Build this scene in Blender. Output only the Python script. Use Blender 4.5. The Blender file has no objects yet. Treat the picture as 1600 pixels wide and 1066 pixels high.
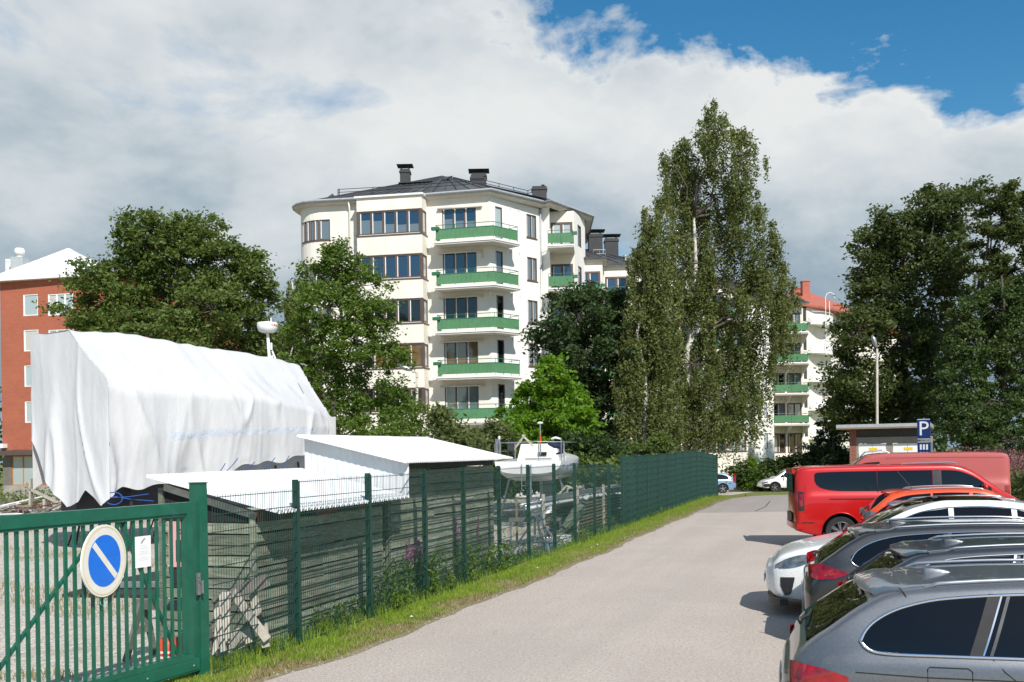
import bpy, bmesh, math, random
import numpy as np
from mathutils import Vector, Matrix
random.seed(7)
SC = bpy.context.scene
COL = SC.collection
# ------------------------------------------------------------------ camera
CAM_H = 2.45
ROLL = math.radians(0.9)
FP = 35.0 / 36.0 * 1600.0            # focal length in pixels of the 1600 px wide photograph
PX, PY = 800.0, 705.0                # where the level forward direction lands in the photograph
cd = bpy.data.cameras.new('camera')
cd.lens = 35.0; cd.sensor_width = 36.0; cd.sensor_fit = 'HORIZONTAL'
cd.clip_start = 0.1; cd.clip_end = 3000.0
cd.shift_y = (PY - 533.0) / 1600.0
cam = bpy.data.objects.new('camera', cd); COL.objects.link(cam)
cam.matrix_world = Matrix.Translation((0, 0, CAM_H)) @ Matrix.Rotation(ROLL, 4, 'Y') @ Matrix.Rotation(math.radians(90), 4, 'X')
SC.camera = cam
# ------------------------------------------------------------------ sun and sky
SUN_AZ = math.radians(20.0)          # measured from straight behind the camera towards its right
SUN_EL = math.radians(43.0)
sd = bpy.data.lights.new('sun', 'SUN'); sd.energy = 4.6; sd.angle = math.radians(0.55); sd.color = (1.0, 0.955, 0.885)
sun = bpy.data.objects.new('sun', sd); COL.objects.link(sun)
to_sun = Vector((math.sin(SUN_AZ) * math.cos(SUN_EL), -math.cos(SUN_AZ) * math.cos(SUN_EL), math.sin(SUN_EL)))
sun.rotation_euler = to_sun.to_track_quat('Z', 'Y').to_euler()
world = bpy.data.worlds.new('World'); SC.world = world; world.use_nodes = True
SC.view_settings.view_transform = 'Standard'; SC.view_settings.look = 'None'
SC.view_settings.gamma = 1.0; SC.view_settings.use_curve_mapping = False
SC.view_settings.exposure = 0.32

class NT:
    """small helper to wire node trees"""
    def __init__(s, tree): s.t = tree; s.n = tree.nodes; s.l = tree.links
    def node(s, typ, **kw):
        nd = s.n.new(typ)
        for k, v in kw.items():
            if k.startswith('i_'):
                nd.inputs[int(k[2:]) if k[2:].isdigit() else k[2:].replace('_', ' ')].default_value = v
            else: setattr(nd, k, v)
        return nd
    def set(s, nd, i, v):
        if hasattr(v, 'is_output') or isinstance(v, bpy.types.NodeSocket): s.l.new(v, nd.inputs[i])
        else: nd.inputs[i].default_value = v
    def math(s, op, a, b=0.0, c=None, clamp=False):
        nd = s.node('ShaderNodeMath', operation=op); nd.use_clamp = clamp
        s.set(nd, 0, a); s.set(nd, 1, b)
        if c is not None: s.set(nd, 2, c)
        return nd.outputs[0]
    def vmath(s, op, a, b=(0, 0, 0)):
        nd = s.node('ShaderNodeVectorMath', operation=op); s.set(nd, 0, a); s.set(nd, 1, b)
        return nd.outputs['Value'] if op in ('DOT_PRODUCT', 'LENGTH') else nd.outputs[0]
    def noise(s, vec, scale, detail=4.0, rough=0.5, dist=0.0, dim='3D'):
        nd = s.node('ShaderNodeTexNoise', noise_dimensions=dim)
        s.set(nd, 'Vector', vec); s.set(nd, 'Scale', scale); s.set(nd, 'Detail', detail); s.set(nd, 'Roughness', rough); s.set(nd, 'Distortion', dist)
        return nd.outputs[0]
    def ramp(s, fac, stops, interp='LINEAR'):
        nd = s.node('ShaderNodeValToRGB'); s.set(nd, 0, fac)
        cr = nd.color_ramp; cr.interpolation = interp
        while len(cr.elements) < len(stops): cr.elements.new(0.5)
        for e, (p, c) in zip(cr.elements, stops):
            e.position = p; e.color = (c, c, c, 1) if isinstance(c, (int, float)) else (c[0], c[1], c[2], 1)
        return nd.outputs[0]
    def mix(s, fac, a, b, mode='MIX'):
        nd = s.node('ShaderNodeMix', data_type='RGBA', blend_type=mode)
        s.set(nd, 0, fac)
        for i, v in ((6, a), (7, b)):
            if isinstance(v, tuple) and len(v) == 3: v = (v[0], v[1], v[2], 1)
            s.set(nd, i, v)
        return nd.outputs[2]

def build_world():
    T = NT(world.node_tree); T.n.clear()
    out = T.node('ShaderNodeOutputWorld'); bg = T.node('ShaderNodeBackground'); bg.inputs[1].default_value = 0.1
    T.l.new(bg.outputs[0], out.inputs[0])
    sky = T.node('ShaderNodeTexSky', sky_type='NISHITA'); sky.sun_disc = False
    sky.sun_elevation = SUN_EL; sky.sun_rotation = math.pi - SUN_AZ
    sky.air_density = 1.0; sky.dust_density = 0.4; sky.ozone_density = 2.0
    hs = T.node('ShaderNodeHueSaturation'); T.l.new(sky.outputs[0], hs.inputs['Color'])
    hs.inputs['Saturation'].default_value = 1.38; hs.inputs['Hue'].default_value = 0.49; hs.inputs['Value'].default_value = 0.96
    d = T.node('ShaderNodeTexCoord').outputs['Generated']
    sep = T.node('ShaderNodeSeparateXYZ'); T.l.new(d, sep.inputs[0])
    dv = T.vmath('MULTIPLY', d, (1.0, 1.0, 1.75))            # clouds lie flatter than they are wide
    # cover: a nearly closed deck of cumulus ahead, opening overhead and behind, with one clear gap to the upper right
    big = T.noise(T.vmath('ADD', dv, (3.1, 1.7, 0.0)), 2.1, 9.0, 0.55, 0.3)
    az = T.math('SUBTRACT', T.math('DIVIDE', sep.outputs[0], T.math('MAXIMUM', sep.outputs[1], 0.02)), 0.315)
    el = T.math('SUBTRACT', T.math('DIVIDE', sep.outputs[2], T.math('MAXIMUM', sep.outputs[1], 0.02)), 0.515)
    el = T.math('ADD', el, T.math('MULTIPLY', az, 0.14))
    gd = T.math('SQRT', T.math('ADD', T.math('POWER', T.math('MULTIPLY', az, 2.3), 2.0), T.math('POWER', T.math('MULTIPLY', el, 6.2), 2.0)))
    wob = T.noise(dv, 6.0, 9.0, 0.58, 0.2)
    gd = T.math('ADD', gd, T.math('MULTIPLY', T.math('SUBTRACT', wob, 0.5), 2.3))
    gap = T.ramp(gd, [(0.70, 1.0), (0.90, 0.0)])
    front = T.ramp(sep.outputs[1], [(0.0, 0.0), (0.55, 1.0)])
    up = T.ramp(sep.outputs[2], [(0.45, 0.0), (0.9, 1.0)])
    bias = T.math('SUBTRACT', T.math('SUBTRACT', T.math('MULTIPLY', front, 0.34), 0.05), T.math('MULTIPLY', up, 0.08))
    cover = T.ramp(T.math('ADD', big, bias), [(0.50, 0.0), (0.60, 1.0)])
    cover = T.math('MULTIPLY', cover, T.math('SUBTRACT', 1.0, T.math('MULTIPLY', gap, front)))
    sh = T.noise(T.vmath('ADD', dv, (0.43, -0.9, 0.35)), 3.0, 9.0, 0.56, 0.25)
    fine = T.noise(T.vmath('ADD', dv, (5.0, 0.2, 1.0)), 9.5, 8.0, 0.55, 0.15)
    lit = T.math('ADD', T.math('MULTIPLY', sh, 0.95), T.math('MULTIPLY', fine, 0.30))
    lit = T.math('ADD', lit, T.math('MULTIPLY', T.ramp(gd, [(0.8, 1.0), (1.0, 0.0)]), T.math('MULTIPLY', front, 0.10)))
    lowl = T.math('ADD', sep.outputs[2], T.math('MULTIPLY', sep.outputs[0], 0.10))
    lit = T.math('ADD', lit, T.math('SUBTRACT', T.math('MULTIPLY', T.ramp(lowl, [(0.10, 0.0), (0.30, 1.0)]), 0.20), 0.10))
    cc = T.ramp(lit, [(0.46, (2.0, 2.75, 3.5)), (0.58, (3.3, 4.0, 4.55)), (0.70, (5.0, 5.45, 5.75)), (0.86, (6.5, 6.65, 6.65))])
    sh2 = T.mix(cover, hs.outputs[0], cc)
    T.l.new(sh2, bg.inputs[0])
build_world()
world.cycles.sampling_method = 'MANUAL'; world.cycles.sample_map_resolution = 512

# ------------------------------------------------------------------ measuring helpers: photo pixel + distance -> world point
def at(px, py, Y):
    u = (px - PX) / FP; v = (PY - py) / FP
    c, s = math.cos(ROLL), math.sin(ROLL)
    a = u * c + v * s; b = -u * s + v * c
    return Vector((a * Y, Y, CAM_H + b * Y))
def gz(y):
    return 0.0 if y < 48 else -0.033 * (y - 48) if y < 90 else -1.386
def atg(px, Y):                      # the ground point below image column px at distance Y
    z = gz(Y); b = (z - CAM_H) / Y
    c, s = math.cos(ROLL), math.sin(ROLL)
    u = (px - PX) / FP
    a = (u + b * s) / c
    return Vector((a * Y, Y, z))

# ------------------------------------------------------------------ object helpers
ORG = {}
def tag(o, label=None, cat=None, group=None, kind=None):
    if label: o['label'] = label
    if cat: o['category'] = cat
    if group: o['group'] = group
    if kind: o['kind'] = kind
    return o
def thing(name, label, cat, loc=(0, 0, 0), rz=0.0, group=None):
    o = bpy.data.objects.new(name, None); COL.objects.link(o); o.empty_display_size = 0.2
    o.location = loc; o.rotation_euler = (0, 0, rz)
    ORG[o.name] = Vector(loc)
    return tag(o, label, cat, group)
def copy_tree(o, parent=None):
    c = o.copy(); COL.objects.link(c); c.parent = parent
    if parent is not None: c.matrix_parent_inverse = o.matrix_parent_inverse.copy()
    ORG[c.name] = ORG.get(o.name, Vector((0, 0, 0)))
    for ch in o.children: copy_tree(ch, c)
    return c
class MB:
    """collects vertices and faces, then links them as ONE mesh object"""
    def __init__(s): s.v = []; s.f = []; s.m = []
    def add(s, verts, faces, mi=0):
        b = len(s.v); s.v.extend([tuple(p) for p in verts])
        s.f.extend([tuple(b + i for i in f) for f in faces]); s.m.extend([mi] * len(faces)); return s
    def box(s, x0, x1, y0, y1, z0, z1, mi=0, M=None):
        v = [Vector((x, y, z)) for z in (z0, z1) for y in (y0, y1) for x in (x0, x1)]
        if M is not None: v = [M @ p for p in v]
        return s.add(v, [(0, 2, 3, 1), (4, 5, 7, 6), (0, 1, 5, 4), (2, 6, 7, 3), (0, 4, 6, 2), (1, 3, 7, 5)], mi)
    def beam(s, a, b, w, h, up=(0, 0, 1), mi=0):
        a = Vector(a); b = Vector(b); d = (b - a); L = d.length; d.normalize()
        u = Vector(up); side = d.cross(u)
        if side.length < 1e-4: side = d.cross(Vector((1, 0, 0)))
        side.normalize(); u = side.cross(d)
        v = []
        for q in (a, b):
            for (i, j) in ((-1, -1), (1, -1), (1, 1), (-1, 1)): v.append(q + side * (i * w / 2) + u * (j * h / 2))
        return s.add(v, [(0, 1, 2, 3), (7, 6, 5, 4), (0, 4, 5, 1), (1, 5, 6, 2), (2, 6, 7, 3), (3, 7, 4, 0)], mi)
    def tube(s, pts, r, n=8, mi=0, cap=True, closed=False):
        pts = [Vector(p) for p in pts]; N = len(pts)
        rs = r if isinstance(r, (list, tuple)) else [r] * N
        rings = []; prev = None
        for i, p in enumerate(pts):
            if closed: d = pts[(i + 1) % N] - pts[i - 1]
            else: d = (pts[min(i + 1, N - 1)] - pts[max(i - 1, 0)])
            if d.length < 1e-9: d = Vector((0, 0, 1))
            d.normalize()
            if prev is None:
                a = d.orthogonal().normalized()
            else:
                a = prev - d * prev.dot(d)
                a = a.normalized() if a.length > 1e-6 else d.orthogonal().normalized()
            prev = a; b = d.cross(a)
            rings.append([p + a * (math.cos(2 * math.pi * k / n) * rs[i]) + b * (math.sin(2 * math.pi * k / n) * rs[i]) for k in range(n)])
        v = [q for rg in rings for q in rg]; f = []
        R = N if closed else N - 1
        for i in range(R):
            j = (i + 1) % N
            for k in range(n):
                f.append((i * n + k, i * n + (k + 1) % n, j * n + (k + 1) % n, j * n + k))
        if cap and not closed:
            f.append(tuple(range(n - 1, -1, -1))); f.append(tuple((N - 1) * n + k for k in range(n)))
        return s.add(v, f, mi)
    def lathe(s, prof, c=(0, 0, 0), n=24, axis='z', mi=0):
        v = []; f = []
        for (r, h) in prof:
            for k in range(n):
                a = 2 * math.pi * k / n; x, y = r * math.cos(a), r * math.sin(a)
                p = (x, y, h) if axis == 'z' else (x, h, y) if axis == 'y' else (h, x, y)
                v.append((p[0] + c[0], p[1] + c[1], p[2] + c[2]))
        for i in range(len(prof) - 1):
            for k in range(n): f.append((i * n + k, i * n + (k + 1) % n, (i + 1) * n + (k + 1) % n, (i + 1) * n + k))
        return s.add(v, f, mi)
    def quad(s, a, b, c, d, mi=0): return s.add([a, b, c, d], [(0, 1, 2, 3)], mi)
    def prism(s, poly, z0, z1, mi=0):
        n = len(poly); v = [(p[0], p[1], z0) for p in poly] + [(p[0], p[1], z1) for p in poly]
        f = [tuple(range(n - 1, -1, -1)), tuple(range(n, 2 * n))] + [(i, (i + 1) % n, n + (i + 1) % n, n + i) for i in range(n)]
        return s.add(v, f, mi)
    def mesh(s, name, mats, o=Vector((0, 0, 0)), smooth=False):
        me = bpy.data.meshes.new(name)
        me.from_pydata([(p[0] - o[0], p[1] - o[1], p[2] - o[2]) for p in s.v], [], s.f)
        for m in (mats if isinstance(mats, (list, tuple)) else [mats]): me.materials.append(m)
        if any(s.m): me.polygons.foreach_set('material_index', s.m)
        if smooth: me.polygons.foreach_set('use_smooth', [True] * len(me.polygons))
        me.update(); return me
    def build(s, name, mats, parent=None, smooth=False, label=None, angle=None, fix=False):
        o = ORG.get(parent.name, Vector((0, 0, 0))) if parent is not None else Vector((0, 0, 0))
        me = s.mesh(name, mats, o, smooth)
        if fix:
            bm = bmesh.new(); bm.from_mesh(me); bmesh.ops.recalc_face_normals(bm, faces=bm.faces); bm.to_mesh(me); bm.free()
        if smooth and angle is not None: sharp(me, angle)
        ob = bpy.data.objects.new(name, me); COL.objects.link(ob); ob.parent = parent
        ORG[ob.name] = o
        if label: ob['label'] = label
        return ob
def sharp(me, angle):
    bm = bmesh.new(); bm.from_mesh(me); ca = math.radians(angle)
    for e in bm.edges:
        if len(e.link_faces) == 2 and e.calc_face_angle(0.0) > ca: e.smooth = False
    bm.to_mesh(me); bm.free()
def inst(name, me, parent, loc=(0, 0, 0), rot=(0, 0, 0), scale=(1, 1, 1), label=None):
    """a part that shares its mesh; loc in world metres, relative to an unrotated parent"""
    ob = bpy.data.objects.new(name, me); COL.objects.link(ob); ob.parent = parent
    o = ORG.get(parent.name, Vector((0, 0, 0))) if parent is not None else Vector((0, 0, 0))
    ob.location = Vector(loc) - o; ob.rotation_euler = rot; ob.scale = scale
    ORG[ob.name] = o
    if label: ob['label'] = label
    return ob

# ------------------------------------------------------------------ materials
def pm(name, c1, c2=None, scale=3.0, rough=0.7, metal=0.0, coat=0.0, bump=0.0, bscale=40.0, spec=0.5, detail=6.0,
       stretch=(1, 1, 1), rand=0.0, c3=None, contrast=(0.35, 0.65), trans=0.0, rvar=0.0, bdist=0.01):
    m = bpy.data.materials.new(name); m.use_nodes = True
    T = NT(m.node_tree); T.n.clear()
    out = T.node('ShaderNodeOutputMaterial'); b = T.node('ShaderNodeBsdfPrincipled')
    T.l.new(b.outputs[0], out.inputs[0])
    b.inputs['Roughness'].default_value = rough; b.inputs['Metallic'].default_value = metal
    b.inputs['Coat Weight'].default_value = coat; b.inputs['Coat Roughness'].default_value = 0.03
    b.inputs['Specular IOR Level'].default_value = spec
    tc = T.node('ShaderNodeTexCoord').outputs['Object']
    if stretch != (1, 1, 1): tc = T.vmath('MULTIPLY', tc, stretch)
    if rand:
        oi = T.node('ShaderNodeObjectInfo').outputs['Random']
        tc = T.vmath('ADD', tc, T.vmath('MULTIPLY', (17.0, 31.0, 11.0), T.node('ShaderNodeCombineXYZ').outputs[0])) if False else tc
        cx = T.node('ShaderNodeCombineXYZ'); T.l.new(T.math('MULTIPLY', oi, 37.0), cx.inputs[0]); T.l.new(T.math('MULTIPLY', oi, 91.0), cx.inputs[2])
        tc = T.vmath('ADD', tc, cx.outputs[0])
    col = (c1[0], c1[1], c1[2], 1)
    if c2 is not None:
        n = T.noise(tc, scale, detail, 0.6)
        col = T.mix(T.ramp(n, [(contrast[0], 0.0), (contrast[1], 1.0)]), c1, c2)
        if c3 is not None:
            n2 = T.noise(tc, scale * 0.23, 4.0, 0.6, 0.5)
            col = T.mix(T.ramp(n2, [(0.5, 0.0), (0.72, 1.0)]), col, c3)
    if rand:
        f = T.math('ADD', T.math('MULTIPLY', oi, 2 * rand), 1.0 - rand)
        cm = T.node('ShaderNodeCombineXYZ')
        for i in range(3): T.l.new(f, cm.inputs[i])
        col = T.mix(1.0, col, cm.outputs[0], 'MULTIPLY')
    if isinstance(col, tuple): b.inputs['Base Color'].default_value = col
    else: T.l.new(col, b.inputs['Base Color'])
    if rvar:
        T.l.new(T.math('ADD', T.math('MULTIPLY', T.noise(tc, scale * 2.3, 5.0), rvar), rough - rvar / 2), b.inputs['Roughness'])
    if bump:
        bn = T.node('ShaderNodeBump'); bn.inputs['Strength'].default_value = bump; bn.inputs['Distance'].default_value = bdist
        T.l.new(T.noise(tc, bscale, 4.0, 0.6), bn.inputs['Height']); T.l.new(bn.outputs[0], b.inputs['Normal'])
    if trans:
        tr = T.node('ShaderNodeBsdfTranslucent'); ms = T.node('ShaderNodeMixShader'); ms.inputs[0].default_value = trans
        if isinstance(col, tuple): tr.inputs[0].default_value = col
        else: T.l.new(col, tr.inputs[0])
        T.l.new(b.outputs[0], ms.inputs[1]); T.l.new(tr.outputs[0], ms.inputs[2]); T.l.new(ms.outputs[0], out.inputs[0])
    return m
def leafmat(name, c1, c2, trans=0.35, clump=0.6):
    m = bpy.data.materials.new(name); m.use_nodes = True
    T = NT(m.node_tree); T.n.clear()
    out = T.node('ShaderNodeOutputMaterial'); b = T.node('ShaderNodeBsdfPrincipled')
    b.inputs['Roughness'].default_value = 0.55; b.inputs['Specular IOR Level'].default_value = 0.35
    tc = T.node('ShaderNodeTexCoord').outputs['Object']
    n = T.noise(tc, clump, 3.0, 0.6)
    n2 = T.noise(tc, 9.0, 2.0, 0.6)
    f = T.math('ADD', T.math('MULTIPLY', n, 0.5), T.math('MULTIPLY', n2, 0.5))
    col = T.mix(T.ramp(f, [(0.36, 0.0), (0.64, 1.0)]), c1, c2)
    T.l.new(col, b.inputs['Base Color'])
    tr = T.node('ShaderNodeBsdfTranslucent'); T.l.new(T.mix(0.5, col, (c2[0] * 1.4, c2[1] * 1.5, c2[2] * 0.7)), tr.inputs[0])
    ms = T.node('ShaderNodeMixShader'); ms.inputs[0].default_value = trans
    T.l.new(b.outputs[0], ms.inputs[1]); T.l.new(tr.outputs[0], ms.inputs[2]); T.l.new(ms.outputs[0], out.inputs[0])
    return m

M = {}
M['gate'] = pm('green_gate_paint', (0.008, 0.115, 0.068), (0.006, 0.085, 0.05), 5.0, 0.42, coat=0.15, rvar=0.15)
M['fence'] = pm('green_fence_coating', (0.005, 0.048, 0.034), (0.004, 0.036, 0.026), 6.0, 0.5)
M['screen'] = pm('green_windscreen_cloth', (0.006, 0.062, 0.042), (0.004, 0.036, 0.026), 1.6, 0.85, c3=(0.022, 0.085, 0.065), trans=0.2, stretch=(1, 1, .5))
M['steel'] = pm('galvanised_steel', (0.42, 0.44, 0.45), (0.3, 0.32, 0.33), 14.0, 0.42, metal=0.8)
M['steel_dark'] = pm('dark_steel', (0.05, 0.055, 0.06), (0.03, 0.032, 0.035), 9.0, 0.5, metal=0.5)
M['render_cream'] = pm('cream_render', (0.78, 0.735, 0.65), (0.70, 0.655, 0.575), 0.9, 0.9, bump=0.15, bscale=30, c3=(0.80, 0.755, 0.68), stretch=(1, 1, 0.4))
M['render_white'] = pm('white_render', (0.80, 0.78, 0.73), (0.75, 0.73, 0.68), 1.0, 0.9, bump=0.15, bscale=30, stretch=(1, 1, 0.4))
M['white_paint'] = pm('white_paint', (0.8, 0.8, 0.78), (0.72, 0.72, 0.70), 6.0, 0.5)
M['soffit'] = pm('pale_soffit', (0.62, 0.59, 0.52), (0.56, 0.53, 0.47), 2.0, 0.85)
M['brown'] = pm('brown_window_frame', (0.105, 0.068, 0.055), (0.085, 0.055, 0.045), 5.0, 0.55)
M['balcony'] = pm('green_balcony_sheet', (0.075, 0.215, 0.095), (0.065, 0.185, 0.085), 2.5, 0.55, c3=(0.085, 0.23, 0.11), rand=0.06)
M['balcony_rail'] = pm('green_balcony_rail', (0.02, 0.14, 0.07), None, rough=0.5)
M['roof'] = pm('dark_roof_metal', (0.055, 0.058, 0.063), (0.04, 0.042, 0.047), 1.5, 0.5, metal=0.2, c3=(0.085, 0.088, 0.09), rvar=0.2)
M['chimney'] = pm('dark_chimney_sheet', (0.03, 0.03, 0.034), (0.022, 0.022, 0.026), 2.0, 0.6)
M['zinc'] = pm('pale_gutter_metal', (0.5, 0.52, 0.52), (0.42, 0.44, 0.45), 5.0, 0.45, metal=0.4)
def glassmat(name, base, rough=0.04, ior=1.7):
    m = pm(name, base, None, rough=rough, spec=0.8)
    b = [n for n in m.node_tree.nodes if n.type == 'BSDF_PRINCIPLED'][0]; b.inputs['IOR'].default_value = ior
    T = NT(m.node_tree); tc = T.node('ShaderNodeTexCoord').outputs['Object']
    bn = T.node('ShaderNodeBump'); bn.inputs['Strength'].default_value = 0.04; bn.inputs['Distance'].default_value = 0.1
    T.l.new(T.noise(tc, 0.9, 2.0), bn.inputs['Height']); T.l.new(bn.outputs[0], b.inputs['Normal'])
    return m
M['glass'] = glassmat('window_glass', (0.012, 0.035, 0.07))
M['glass_dark'] = glassmat('dark_window_glass', (0.008, 0.012, 0.014), .04, 1.5)
M['glass_blind'] = glassmat('window_glass_over_blind', (0.13, 0.165, 0.18))
M['glass_brown'] = glassmat('window_glass_over_brown_blind', (0.15, 0.09, 0.035))
M['glass_pale'] = glassmat('window_glass_over_pale_curtain', (0.36, 0.42, 0.42))
M['car_glass'] = glassmat('tinted_car_glass', (0.003, 0.0035, 0.004), 0.02, 1.38)
M['blind'] = pm('pale_blind', (0.45, 0.44, 0.41), None, rough=0.9)

def brickmat(name, a, b, mortar, scale):
    m = pm(name, a, None, rough=0.88); T = NT(m.node_tree)
    bs = [n for n in m.node_tree.nodes if n.type == 'BSDF_PRINCIPLED'][0]
    tc = T.node('ShaderNodeTexCoord').outputs['Object']
    sp = T.node('ShaderNodeSeparateXYZ'); T.l.new(tc, sp.inputs[0])
    cb = T.node('ShaderNodeCombineXYZ'); T.l.new(T.math('ADD', sp.outputs[0], sp.outputs[1]), cb.inputs[0]); T.l.new(sp.outputs[2], cb.inputs[1])
    br = T.node('ShaderNodeTexBrick'); T.l.new(cb.outputs[0], br.inputs['Vector'])
    br.inputs['Color1'].default_value = (*a, 1); br.inputs['Color2'].default_value = (*b, 1); br.inputs['Mortar'].default_value = (*mortar, 1)
    br.inputs['Scale'].default_value = scale; br.inputs['Brick Width'].default_value = 0.27; br.inputs['Row Height'].default_value = 0.08
    br.inputs['Mortar Size'].default_value = 0.008
    n = T.noise(tc, 0.35, 5.0, 0.6)
    c = T.mix(T.ramp(n, [(0.4, 0.0), (0.7, 0.35)]), br.outputs[0], (a[0] * 1.15, a[1] * 1.5, a[2] * 1.6))
    T.l.new(c, bs.inputs['Base Color']); return m
M['brick'] = brickmat('red_brick', (0.37, 0.095, 0.048), (0.30, 0.072, 0.038), (0.34, 0.15, 0.1), 1.0)
M['brick2'] = brickmat('dull_red_brick', (0.25, 0.07, 0.04), (0.2, 0.055, 0.035), (0.25, 0.2, 0.17), 1.0)
M['concrete'] = pm('pale_concrete', (0.36, 0.33, 0.28), (0.29, 0.27, 0.23), 2.0, 0.9, bump=0.2)
M['white_roof'] = pm('white_roof_sheet', (0.8, 0.8, 0.79), (0.72, 0.73, 0.74), 1.5, 0.55)
M['red_roof'] = pm('red_roof_sheet', (0.42, 0.115, 0.07), (0.34, 0.09, 0.055), 1.5, 0.6)
M['wood_grey'] = pm('weathered_green_grey_board', (0.255, 0.28, 0.20), (0.075, 0.09, 0.065), 5.0, 0.85, bump=0.5, bscale=35, stretch=(1, 1, 9.0), rand=0.32,
                    c3=(0.30, 0.30, 0.24), contrast=(0.3, 0.72))
M['wood_pale'] = pm('pale_timber', (0.45, 0.42, 0.36), (0.33, 0.30, 0.25), 6.0, 0.8, bump=0.3, bscale=40, rand=0.15)
M['wood_brown'] = pm('brown_timber', (0.27, 0.19, 0.12), (0.2, 0.15, 0.1), 6.0, 0.8, bump=0.3, bscale=40, rand=0.25)
M['wood_old'] = pm('old_grey_timber', (0.20, 0.185, 0.16), (0.13, 0.12, 0.105), 7.0, 0.85, bump=0.4, bscale=40, rand=0.25)
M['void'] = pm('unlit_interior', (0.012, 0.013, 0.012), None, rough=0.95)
M['black'] = pm('black_rubber', (0.014, 0.014, 0.015), (0.02, 0.02, 0.021), 8.0, 0.75)
M['blackplastic'] = pm('black_plastic', (0.02, 0.02, 0.022), None, rough=0.45)
M['chrome'] = pm('bright_trim', (0.75, 0.76, 0.78), None, rough=0.16, metal=1.0)
M['alu'] = pm('brushed_aluminium', (0.55, 0.57, 0.6), (0.48, 0.5, 0.53), 4.0, 0.3, metal=0.9)
M['tail'] = pm('red_lamp_lens', (0.34, 0.003, 0.010), (0.10, 0.001, 0.004), 9.0, 0.12, coat=1.0)
M['tail_dark'] = pm('smoked_red_lens', (0.10, 0.006, 0.01), None, rough=0.12, coat=1.0)
M['lens'] = pm('clear_lamp_lens', (0.22, 0.24, 0.26), (0.08, 0.09, 0.1), 12.0, 0.1, coat=1.0, metal=0.4)
M['rope_blue'] = pm('blue_rope', (0.015, 0.08, 0.3), None, rough=0.8)
M['stripe_through'] = pm('hull_stripe_through_cover', (0.52, 0.56, 0.61), (0.48, 0.52, 0.58), 1.0, 0.55, bump=0.5, bscale=2.2, bdist=0.16)  # hull stripe shining through the cloth, painted into the cover
M['gelcoat'] = pm('white_gelcoat', (0.78, 0.79, 0.78), (0.7, 0.71, 0.71), 2.5, 0.3, coat=0.4)
M['hull_grey'] = pm('grey_antifouling', (0.33, 0.36, 0.41), (0.26, 0.29, 0.34), 2.0, 0.55)
M['hull_dark'] = pm('black_antifouling', (0.016, 0.018, 0.026), (0.03, 0.03, 0.04), 2.0, 0.7)
M['bark'] = pm('grey_bark', (0.10, 0.085, 0.07), (0.055, 0.047, 0.04), 9.0, 0.9, bump=0.6, bscale=20, stretch=(1, 1, 0.3))
M['birchbark'] = pm('white_birch_bark', (0.62, 0.6, 0.56), (0.5, 0.48, 0.45), 3.0, 0.8, c3=(0.06, 0.055, 0.05), stretch=(1, 1, 2.5), bump=0.2)
M['navy'] = pm('navy_canvas', (0.012, 0.02, 0.06), (0.008, 0.014, 0.04), 8.0, 0.9)
M['blue'] = pm('sign_blue', (0.0, 0.165, 0.72), (0.0, 0.15, 0.66), 9.0, 0.4, coat=0.2)
M['pblue'] = pm('parking_sign_blue', (0.004, 0.028, 0.13), None, rough=0.4)
M['cream'] = pm('faded_sign_border', (0.78, 0.76, 0.68), (0.72, 0.70, 0.6), 9.0, 0.5)
M['yellow'] = pm('yellow_label', (0.8, 0.5, 0.02), None, rough=0.5)
M['signyellow'] = pm('faded_yellow_ring', (0.72, 0.52, 0.22), None, rough=0.5)
M['print'] = pm('grey_print', (0.25, 0.25, 0.26), None, rough=0.7)
M['redprint'] = pm('red_print', (0.4, 0.05, 0.05), None, rough=0.6)
M['blueprint'] = pm('blue_print', (0.1, 0.22, 0.5), None, rough=0.6)
M['pink'] = pm('pale_pink_enamel', (0.72, 0.36, 0.37), (0.66, 0.32, 0.33), 6.0, 0.45)
M['orange'] = pm('orange_red_plastic', (0.62, 0.07, 0.025), (0.5, 0.05, 0.02), 6.0, 0.5)
M['stripe'] = pm('blue_stripe_under_cover', (0.56, 0.62, 0.68), None, rough=0.8)
# the cloth of the boat cover, lets a little light through
M['tarp'] = pm('white_boat_tarpaulin', (0.66, 0.66, 0.665), (0.57, 0.58, 0.595), 0.8, 0.45, bump=0.3, bscale=1.5, bdist=0.14, trans=0.12, stretch=(1, 1, 0.45))

L_ = {}
L_['alder'] = leafmat('dark_green_leaves', (0.055, 0.092, 0.018), (0.145, 0.195, 0.042))
L_['elm'] = leafmat('mid_green_leaves', (0.05, 0.10, 0.014), (0.14, 0.215, 0.03))
L_['maple'] = leafmat('bright_green_leaves', (0.075, 0.165, 0.012), (0.17, 0.30, 0.02), 0.45)
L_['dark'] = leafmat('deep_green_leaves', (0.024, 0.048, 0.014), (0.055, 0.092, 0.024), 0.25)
L_['birch'] = leafmat('olive_birch_leaves', (0.075, 0.098, 0.028), (0.185, 0.21, 0.065), 0.4)
L_['right'] = leafmat('olive_green_leaves', (0.042, 0.062, 0.018), (0.115, 0.145, 0.04), 0.35)  # own dark olive leaf colour of the right-hand oaks
L_['shrub'] = leafmat('yellowish_shrub_leaves', (0.07, 0.095, 0.03), (0.14, 0.17, 0.055), 0.35)
L_['hedge'] = leafmat('hedge_leaves', (0.03, 0.062, 0.014), (0.085, 0.13, 0.03), 0.3)
L_['conifer'] = leafmat('conifer_needles', (0.018, 0.038, 0.016), (0.04, 0.06, 0.022), 0.15)
L_['grass'] = leafmat('grass_blades', (0.14, 0.24, 0.02), (0.32, 0.42, 0.06), 0.45, 1.6)
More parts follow.
